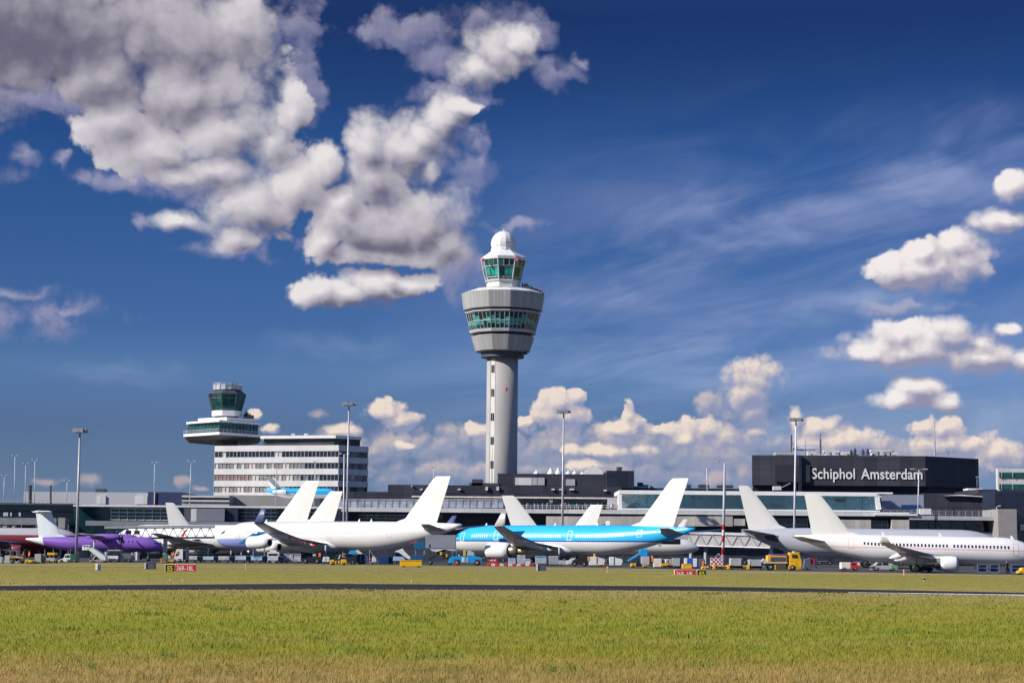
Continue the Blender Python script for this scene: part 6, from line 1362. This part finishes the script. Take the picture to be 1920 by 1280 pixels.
veh('car', 'grey and white car with green rear under the white jet belly', 'car', 1660, 1070, [('body', mat('car_grey', (.45, .45, .45), .35), [[(1634, 1067), (1684, 1067), (1684, 1061), (1676, 1058), (1668, 1053.5), (1646, 1053.5), (1640, 1059), (1634, 1061)]], 0, 1.8), ('green_rear', mat('car_green', (.16, .36, .12), .4), [[(1671, 1066), (1683.5, 1066), (1683.5, 1061), (1676, 1058.5), (1671, 1056)]], -.03, 1.86), ('window', GLS, [[(1643, 1059), (1653, 1059), (1653, 1055), (1647, 1055)], [(1655, 1059), (1666, 1059), (1665, 1055), (1655, 1055)]], -.04, .1), ('dark_front', DGREY, [(1634, 1061, 1641, 1066)], -.03, 1.86)], [(1645, 3.2), (1674, 3.2)], None, 305, 1.9)
veh('car', 'dark green car in the shade between jet engine and landing gear', 'car', 1736, 1074, [('body', mat('car_dark_green', (.01, .05, .05), .35), [[(1722, 1072), (1750, 1072), (1750, 1067), (1745, 1065), (1741, 1061.5), (1729, 1061.5), (1726, 1065), (1722, 1067)]]), ('window', mat('teal_window', (.05, .16, .17), .2), [[(1727, 1065), (1733, 1065), (1733, 1062.5), (1730, 1062.5)], [(1735, 1065), (1742, 1065), (1740, 1062.5), (1735, 1062.5)]], -.03, .1)], [(1728, 2.6), (1745, 2.6)], None, 294, 1.7)
for lab, x0, x1 in (('dark blue equipment rack under the white jet nose, left of the kneeling dark post', 1833, 1852), ('dark blue equipment rack under the white jet nose, middle one', 1856, 1874), ('dark blue equipment rack at the right edge under the white jet nose', 1896, 1925)):
    veh('equipment_rack', lab, 'equipment rack', (x0+x1)/2, 1078, [('panel', mat('rack_blue', (.03, .05, .14), .5), [(x0+1, 1063, x1-1, 1074)], .3, .8), ('frame_post', mat('rack_steel', (.16, .18, .26), .5), [(x0, 1060, x0+1, 1077), (x1-1, 1060, x1, 1077)], 0, .15), ('frame_rail', MATS['rack_steel'], [(x0, 1060, x1, 1061), (x0, 1067, x1, 1068), (x0, 1075.5, x1, 1077)], .02, .15)], (), 'dark blue racks under the white jet nose', 276, 1.2)
veh('tractor', 'yellow tractor corner at the right edge of the photo', 'tractor', 1920, 1080, [('body', YELL, [[(1910, 1077), (1940, 1077), (1940, 1066), (1917, 1067), (1915, 1072), (1910, 1073)]]), ('seat', DGREY, [(1925, 1060, 1932, 1066)], .4, .8)], [(1915, 2.5), (1934, 2.5)], None, 262, 1.5)

rvan = random.Random(9)
for x in (560, 596, 690, 742, 905, 960, 1045, 1092, 1150, 1220, 1385, 1420, 1552, 1618, 1700, 1790):
    x += rvan.uniform(-6, 6); w_ = 34*rvan.uniform(.9, 1.1)
    veh('van', 'dark service van parked in the shade along the pier wall', 'van', x, 1055, [('body', mat('van_slate', (.035, .04, .055), .4), [[(x-w_/2, 1053), (x+w_/2, 1053), (x+w_/2, 1047), (x+w_*.36, 1040), (x-w_/2, 1039.5)]], 0, 1.9), ('window', GLS, [[(x+w_*.18, 1046), (x+w_*.40, 1046), (x+w_*.33, 1041.5), (x+w_*.18, 1041.5)]], -.03, .1), ('stripe', MGREY, [(x-w_/2, 1047, x+w_*.14, 1048.2)], -.02, .1)], [(x-w_*.3, 3.2), (x+w_*.3, 3.2)], 'dark service vans along the pier', 470, 1.9)

# ---------------------------------------------------------------- people
def person_mesh(name, cols, bent=0.0):
    """one continuous standing figure grown from a skeleton"""
    V = [((0, 0, .93), .135), ((0, 0, 1.10), .135), ((0, 0, 1.32), .155), ((0, 0, 1.46), .075), ((0, -.01, 1.55), .07), ((0, -.02, 1.64), .10), ((0, -.015, 1.73), .085),
         ((.19, 0, 1.40), .065), ((.25, -.02, 1.13), .05), ((.24, -.14, .92), .038), ((.235, -.20, .84), .04), ((-.19, 0, 1.40), .065), ((-.26, .02, 1.13), .05), ((-.25, -.06, .90), .038), ((-.24, -.10, .82), .04),
         ((.095, 0, .82), .095), ((.11, -.02, .48), .065), ((.12, .02, .09), .05), ((.125, -.13, .045), .042), ((-.095, 0, .82), .095), ((-.12, .02, .48), .065), ((-.14, .05, .09), .05), ((-.15, -.10, .045), .042)]
    E = [(0, 1), (1, 2), (2, 3), (3, 4), (4, 5), (5, 6), (2, 7), (7, 8), (8, 9), (9, 10), (2, 11), (11, 12), (12, 13), (13, 14), (0, 15), (15, 16), (16, 17), (17, 18), (0, 19), (19, 20), (20, 21), (21, 22)]
    me = bpy.data.meshes.new('sk'); me.from_pydata([v for v, r in V], E, []); o = bpy.data.objects.new('sk', me); COL.objects.link(o)
    md = o.modifiers.new('s', 'SKIN')
    for i, (v, r) in enumerate(V): me.skin_vertices[0].data[i].radius = (r, r*.9 if i > 2 else r*.75)
    me.skin_vertices[0].data[0].use_root = True
    o.modifiers.new('u', 'SUBSURF').levels = 1
    dg = bpy.context.evaluated_depsgraph_get(); out = bpy.data.meshes.new_from_object(o.evaluated_get(dg)); out.name = name
    bpy.data.objects.remove(o)
    m = bpy.data.materials.new(name+'_clothes'); m.use_nodes = True; t = m.node_tree; tcx = N(t, 'ShaderNodeTexCoord'); sx = N(t, 'ShaderNodeSeparateXYZ'); t.links.new(tcx.outputs['Object'], sx.inputs[0])
    trousers, jacket, skin, cap = [(*c, 1) for c in cols]
    z = sx.outputs[2]; ax = MA(t, 'ABSOLUTE', sx.outputs[0])
    legs = MA(t, 'MULTIPLY', MA(t, 'LESS_THAN', z, .92), MA(t, 'LESS_THAN', ax, .185))
    hand = MA(t, 'MULTIPLY', MA(t, 'LESS_THAN', z, .90), MA(t, 'GREATER_THAN', ax, .185))
    c = MIXC(t, legs, jacket, trousers); c = MIXC(t, hand, c, skin); c = MIXC(t, MA(t, 'GREATER_THAN', z, 1.48), c, skin); c = MIXC(t, MA(t, 'GREATER_THAN', z, 1.70), c, cap)
    t.links.new(c, t.nodes['Principled BSDF'].inputs['Base Color']); t.nodes['Principled BSDF'].inputs['Roughness'].default_value = .8
    out.materials.clear(); out.materials.append(m); out.polygons.foreach_set('use_smooth', [True]*len(out.polygons)); return out
SKIN = (.45, .27, .19)
hv = person_mesh('hi_vis', [(.03, .035, .06), (.85, .25, .02), SKIN, (.05, .16, .35)])
hv2 = person_mesh('hi_vis_light', [(.10, .05, .04), (.80, .12, .05), SKIN, (.75, .70, .62)])
hv3 = person_mesh('dark_clothes', [(.02, .02, .03), (.03, .03, .05), SKIN, (.02, .02, .02)])
def person(me, lab, px, yb, d=None, z=0.0, rz=0.0, group=None, sc=1.0):
    d = d or min(max(GD(px, yb), 290), 372); o = bpy.data.objects.new('person', me); COL.objects.link(o)
    o.location = (P(px, yb, d).x, d, z); o.rotation_euler = (0, 0, rz); o.scale = (sc, sc, sc); return tag(o, lab, 'person', group)
person(hv, 'person in orange hi-vis jacket and blue cap right of the grey tractor', 44, 1052, None, 0, .5)
person(hv, 'person in orange hi-vis jacket standing beside the grey box trailer', 54.5, 1051, None, 0, -.8, None, 1.03)
person(hv2, 'person in red hi-vis top walking behind the white pickup', 145.5, 1052, None, 0, 1.3)
person(hv3, 'person in dark clothes standing at the blue racks under the white jet', 1888, 1078, 272, 0, .4)
vis = [person_mesh('visitor_'+n_, c_) for n_, c_ in (('white', [(.05, .06, .12), (.70, .68, .66), SKIN, (.10, .06, .03)]), ('red', [(.08, .08, .09), (.50, .06, .07), SKIN, (.03, .02, .02)]), ('blue', [(.12, .11, .10), (.10, .16, .40), SKIN, (.25, .18, .09)]), ('dark', [(.03, .03, .04), (.06, .06, .07), SKIN, (.02, .02, .02)]), ('pink', [(.2, .2, .22), (.65, .40, .42), SKIN, (.05, .03, .02)]))]
vn = ['white', 'red', 'blue', 'dark', 'pink']; rv = random.Random(5)
tz0 = P(1060, 955.6, 490).z
for i, x in enumerate(sorted(rv.sample(range(962, 1160), 30))):
    k_ = rv.randrange(5)
    person(vis[k_], 'visitor in a '+vn[k_]+' top leaning at the terrace railing above the pier', x, 950, 489+rv.random()*3, tz0, rv.random()*6.28, 'terrace visitors in '+vn[k_]+' tops', .92+rv.random()*.14)

# ---------------------------------------------------------------- signs, cabinets and lights in the grass
def text_child(body, px0, px1, py0, py1, d, m, parent, ext=.01, fx=None, off=.006):
    fc = bpy.data.curves.new('lettering', 'FONT'); fc.body = body; fc.extrude = ext; fc.offset = off
    o = bpy.data.objects.new('tmp', fc); COL.objects.link(o); me = text_mesh(o); bpy.data.objects.remove(o)
    xs = [v.co.x for v in me.vertices]; ys = [v.co.y for v in me.vertices]
    a_, b_ = P(px0, py1, d), P(px1, py0, d); o3 = org(parent)
    for v in me.vertices:
        fx_ = (v.co.x-min(xs))/(max(xs)-min(xs)); fy = (v.co.y-min(ys))/(max(ys)-min(ys))
        v.co = Vector((a_.x+(b_.x-a_.x)*fx_, d-v.co.z, a_.z+(b_.z-a_.z)*fy))-o3
    me.materials.clear(); me.materials.append(m); l = bpy.data.objects.new('lettering', me); COL.objects.link(l); l.parent = parent; return l
SRED = mat('sign_red', (.62, .012, .05), .4, var=.03); SBLK = mat('sign_black', (.012, .012, .012), .4, var=0); SYEL = mat('sign_yellow', (.80, .72, .02), .4, var=0)
FRM = mat('sign_frame', (.62, .60, .42), .5, var=.05)
def sign(lab, bx, rx, y0, y1, d, ly0, ly1, order):
    t_ = thing('taxiway_sign', lab, 'taxiway sign', (P((bx[0]+rx[1])/2, y1, d).x, d, 0), 0, 'red and black taxiway signs')
    for nm, (a_, b_), m, tx, tm_ in (('black_panel', bx, SBLK, 'E5', SYEL), ('red_panel', rx, SRED, '36R-18L', WHITE)):
        mb = MB(); prof(mb, (a_-.8, y0-.8, b_+.8, y1), d, .25, 0, .02); fo = fix_normals(mb.build('frame', FRM, t_))
        mb = MB(); prof(mb, (a_, y0, b_, y1-.3), d, .1, 0, -.03, .02); pn = fix_normals(mb.build(nm, m, t_))
        w_ = b_-a_; text_child(tx, a_+w_*(.26 if tx == 'E5' else .07), b_-w_*(.16 if tx == 'E5' else .08), ly0, ly1, d-.045, tm_, pn)
    for x in (bx[0]+2, bx[1]-2, rx[0]+3, rx[1]-3):
        mb = MB(); q = P(x, y1, d); mb.tube((q.x, d+.12, 0), (q.x, d+.12, q.z+.05), .03, n=6); mb.build('leg', STEEL, t_)
sign('black E5 and red 36R-18L taxiway sign left of the baggage carts, black panel left', (310, 326), (328.5, 366.5), 1057.8, 1070.3, 203, 1060.3, 1069, 0)
sign('red 36R-18L and black E5 taxiway sign below the blue and white container, red panel left', (1307.5, 1323.5), (1265, 1304), 1067.8, 1078.6, 205, 1071.2, 1079.6, 1)
def mound(name, x0, x1, d, h, w_):
    rings = []; n_ = 14
    for i in range(n_+1):
        f = i/n_; x = P(x0+(x1-x0)*f, 1075, d).x; hh = h*math.sin(math.pi*f)**.6+.004
        rings.append([(x, d+w_*(j/8-.5), hh*max(0, math.cos(math.pi*(j/8-.5)))-.01) for j in range(9)])
    mb = MB(); mb.loft(rings, False, False); o = fix_normals(mb.build(name, gm, None, True)); o['kind'] = 'structure'; return o
mound('grass_terrain', 200, 480, 199, .10, 5); mound('grass_terrain', 1170, 1420, 200, .26, 6)
def cabinet(lab, x0, x1, y0, y1, sx, d=None):
    d = d or min(max(GD((x0+x1)/2, y1), 190), 300)
    veh('relay_cabinet', lab, 'relay cabinet', (x0+x1)/2, y1, [('body', mat('cabinet_slate', (.07, .085, .12), .5, var=.08), [(x0+sx, y0, x1, y1-.6)], .1, .8), ('pale_side', OFFW, [(x0, y0+.4, x0+sx, y1)], 0, .7), ('lid', mat('cabinet_lid', (.13, .15, .18), .5), [(x0+sx, y0-.9, x1+.6, y0)], .05, .9)], (), 'relay cabinets in the grass', d)
cabinet('dark relay cabinet with pale left side between the purple nose and the taxiway sign', 271, 290, 1054.5, 1067, 2.6)
cabinet('dark relay cabinet with pale left side below the blue airliner wing', 1006, 1024, 1056.5, 1070, 2.6)
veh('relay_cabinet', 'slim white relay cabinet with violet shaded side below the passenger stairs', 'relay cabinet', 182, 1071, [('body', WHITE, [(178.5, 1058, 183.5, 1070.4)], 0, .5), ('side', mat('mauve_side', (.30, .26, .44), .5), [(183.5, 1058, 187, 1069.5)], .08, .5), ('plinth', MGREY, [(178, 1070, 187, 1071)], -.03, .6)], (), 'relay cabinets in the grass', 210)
def light(lab, x, yt, yb, m, gname, w_=1.6, d=None):
    d = d or GD(x, yb+1); t_ = thing('edge_light', lab, 'edge light', (P(x, yb, d).x, d, 0), 0, gname); u = m2(d); c = P(x, yb, d); h = (yb-yt)*u
    mb = MB(); mb.lathe([(w_*.34*u, 0), (w_*.30*u, h*.5)], 8, (c.x, d, 0)); mb.build('stem', OFFW, t_)
    mb = MB(); mb.lathe([(w_*.30*u, h*.45), (w_*.55*u, h*.55), (w_*.5*u, h*.85), (w_*.15*u, h)], 10, (c.x, d, 0)); mb.build('lamp_head', m, t_)
LB = mat('lamp_blue', (.02, .05, .40), .3, var=0); LR = mat('marker_red', (.80, .07, .04), .4, var=0); LO = mat('marker_amber', (.80, .32, .03), .4, var=0)
for x, y, lab in ((80, 1073, 'blue taxiway edge light left of the slim white cabinet'), (210, 1071, 'blue taxiway edge light right of the slim white cabinet'), (439, 1070, 'blue taxiway edge light left of the amber guard lamp'), (533.5, 1070, 'blue taxiway edge light left of the first red marker ball'), (614, 1070, 'blue taxiway edge light right of the second red marker ball'), (689, 1071, 'blue taxiway edge light below the navy cabinet'), (764, 1071, 'blue taxiway edge light below the long yellow box'), (838, 1071, 'blue taxiway edge light below the blue pushback tug'), (893, 1071, 'blue taxiway edge light left of the red tractor'), (1060, 1072, 'blue taxiway edge light right of the relay cabinet')):
    light(lab, x, y-4, y, LB, 'blue taxiway edge lights')
for x, y, lab in ((553.5, 1072, 'small red marker ball, left one of two in the grass'), (597.5, 1070.5, 'small red marker ball with white spot, right one of two in the grass')):
    light(lab, x, y-4.5, y, LR, 'red marker balls', 2.8)
for x, y, lab in ((461.5, 1067, 'amber guard lamp on a post in front of the pale blue cart'), (1139, 1072, 'amber guard lamp on a post below the white containers'), (1695, 1078, 'amber guard lamp below the white jet belly')):
    light(lab, x, y-12, y, LO, 'amber guard lamps', 2.6)
for x, y, lab in ((319, 1089, 'tiny white runway edge light, left of the pair at the runway'), (343, 1090, 'small white runway edge light, right of the pair at the runway'), (772, 1091, 'small runway edge light at the runway below the yellow box'), (1733, 1088, 'black runway marker light on the grass below the white jet engine')):
    light(lab, x, y-5, y, OFFW if x < 1000 else BLACK, 'runway edge lights', 2.4 if x < 1000 else 6)
# ---------------------------------------------------------------- grass blades: thinner with distance, as one uncountable sward
rg = np.random.default_rng(4)
near_edge = lambda px: np.interp(px, [-900, 0, 600, 1320, 1920, 2800], [100, 108.7, 120, 126.6, 120, 112])
far_edge = lambda px: np.interp(px, [-900, 0, 600, 1320, 1920, 2800], [111, 121.6, 141, 143, 130, 120])
def keep(X, Y):
    px = X/Y*F+960
    return (Y < near_edge(px)-.6) | (Y > far_edge(px)+.6)
def sward(name, n, y_lo, y_hi, hmin, hmax, wpx, xspan=(-250, 2170), seed=0):
    py = rg.uniform(y_lo, y_hi, n); px = rg.uniform(xspan[0], xspan[1], n)
    d = CAM_H*F/(py-HOR); X = (px-960)/F*d*1.0; Y = d
    ok = keep(X, Y); X, Y, d = X[ok], Y[ok], d[ok]; n = len(X)
    h = rg.uniform(hmin, hmax, n)*(.7+.6*rg.random(n)); w = wpx*d/F*rg.uniform(.5, 1.2, n)
    a = rg.uniform(0, math.pi, n); lean = rg.normal(0, .32, (n, 2))*h[:, None]; lean[:, 0] += .12*h
    dx, dy = np.cos(a)*w/2, np.sin(a)*w/2*.4
    v = np.zeros((n, 5, 3))
    v[:, 0] = np.stack([X-dx, Y-dy, 0*X-.01], 1); v[:, 1] = np.stack([X+dx, Y+dy, 0*X-.01], 1)
    v[:, 2] = np.stack([X+dx*.8+lean[:, 0]*.4, Y+dy*.8+lean[:, 1]*.4, h*.55], 1); v[:, 3] = np.stack([X-dx*.8+lean[:, 0]*.4, Y-dy*.8+lean[:, 1]*.4, h*.55], 1)
    v[:, 4] = np.stack([X+lean[:, 0], Y+lean[:, 1], h], 1)
    base = np.arange(n)[:, None]*5
    loops = np.concatenate([base+np.array([[0, 1, 2, 3]]), base+np.array([[3, 2, 4]])], 1).ravel()
    starts = (np.arange(n)[:, None]*7+np.array([[0, 4]])).ravel(); tot = np.tile([4, 3], n)
    me = bpy.data.meshes.new(name); me.vertices.add(n*5); me.vertices.foreach_set('co', v.ravel())
    me.loops.add(len(loops)); me.loops.foreach_set('vertex_index', loops.astype(np.int32)); me.polygons.add(n*2); me.polygons.foreach_set('loop_start', starts.astype(np.int32)); me.polygons.foreach_set('loop_total', tot.astype(np.int32))
    me.update(calc_edges=True); me.validate(); o = bpy.data.objects.new(name, me); COL.objects.link(o); o['kind'] = 'stuff'; o['label'] = 'short green and straw coloured airfield grass'; return o
bm_ = bpy.data.materials.new('grass_blade'); bm_.use_nodes = True; t = bm_.node_tree; b = t.nodes['Principled BSDF']
g_ = N(t, 'ShaderNodeNewGeometry'); base = grass_colour(t, g_.outputs['Position'])
r_ = N(t, 'ShaderNodeValToRGB'); c_ = r_.color_ramp; c_.elements[0].color = (1.22, 1.30, 1.05, 1); c_.elements[1].color = (2.0, 1.75, 2.6, 1); e = c_.elements.new(.6); e.color = (1.55, 1.48, 1.25, 1); e = c_.elements.new(.84); e.color = (1.7, 1.6, 1.5, 1)
t.links.new(g_.outputs['Random Per Island'], r_.inputs[0]); t.links.new(MIXC(t, 1.0, base, r_.outputs[0], 'MULTIPLY'), b.inputs['Base Color']); b.inputs['Roughness'].default_value = .7; b.inputs['Specular IOR Level'].default_value = .15
tr = N(t, 'ShaderNodeBsdfTranslucent'); t.links.new(MIXC(t, 1.0, base, r_.outputs[0], 'MULTIPLY'), tr.inputs[0]); mx = N(t, 'ShaderNodeMixShader'); mx.inputs[0].default_value = .5
t.links.new(b.outputs[0], mx.inputs[1]); t.links.new(tr.outputs[0], mx.inputs[2]); t.links.new(mx.outputs[0], t.nodes['Material Output'].inputs[0])
g1 = sward('grass', 150000, 1100, 1330, .05, .12, 1.7)
g2 = sward('grass', 16000, 1068, 1100, .025, .06, 1.6)
g1.data.materials.append(bm_); g2.data.materials.append(bm_)

# taller weeds in loose clumps
cl = []
for k in range(46):
    y = 1108+170*rg.random()**1.3; x = rg.uniform(-60, 1980); cl.append((x, y, rg.uniform(5, 60), rg.uniform(.8, 2.2)))
VV = []; FF = []
for (x, y, sx, sy) in cl:
    for q in range(int(8+sx*.5)):
        px_, py_ = x+rg.normal(0, sx*.5), y+rg.normal(0, sy*.5); d = CAM_H*F/max(py_-HOR, 40); X = (px_-960)/F*d
        if not keep(np.array([X]), np.array([d]))[0]: continue
        h = rg.uniform(.06, .17); w_ = 1.7*d/F; lx, ly = rg.normal(0, .4*h), rg.normal(0, .3*h); b0 = len(VV)
        VV += [(X-w_, d, -.01), (X+w_, d, -.01), (X+w_*.8+lx*.5, d+ly*.5, h*.6), (X-w_*.8+lx*.5, d+ly*.5, h*.6), (X+lx, d+ly, h)]; FF += [(b0, b0+1, b0+2, b0+3), (b0+3, b0+2, b0+4)]
me = bpy.data.meshes.new('weeds'); me.from_pydata(VV, [], FF); wo_ = bpy.data.objects.new('weeds', me); COL.objects.link(wo_); wo_['kind'] = 'stuff'; wo_['label'] = 'darker green weeds in loose clumps among the airfield grass'
me.materials.append(mat('weed_leaf', (.19, .24, .05), .8, var=.35, scale=.7, spec=.1))
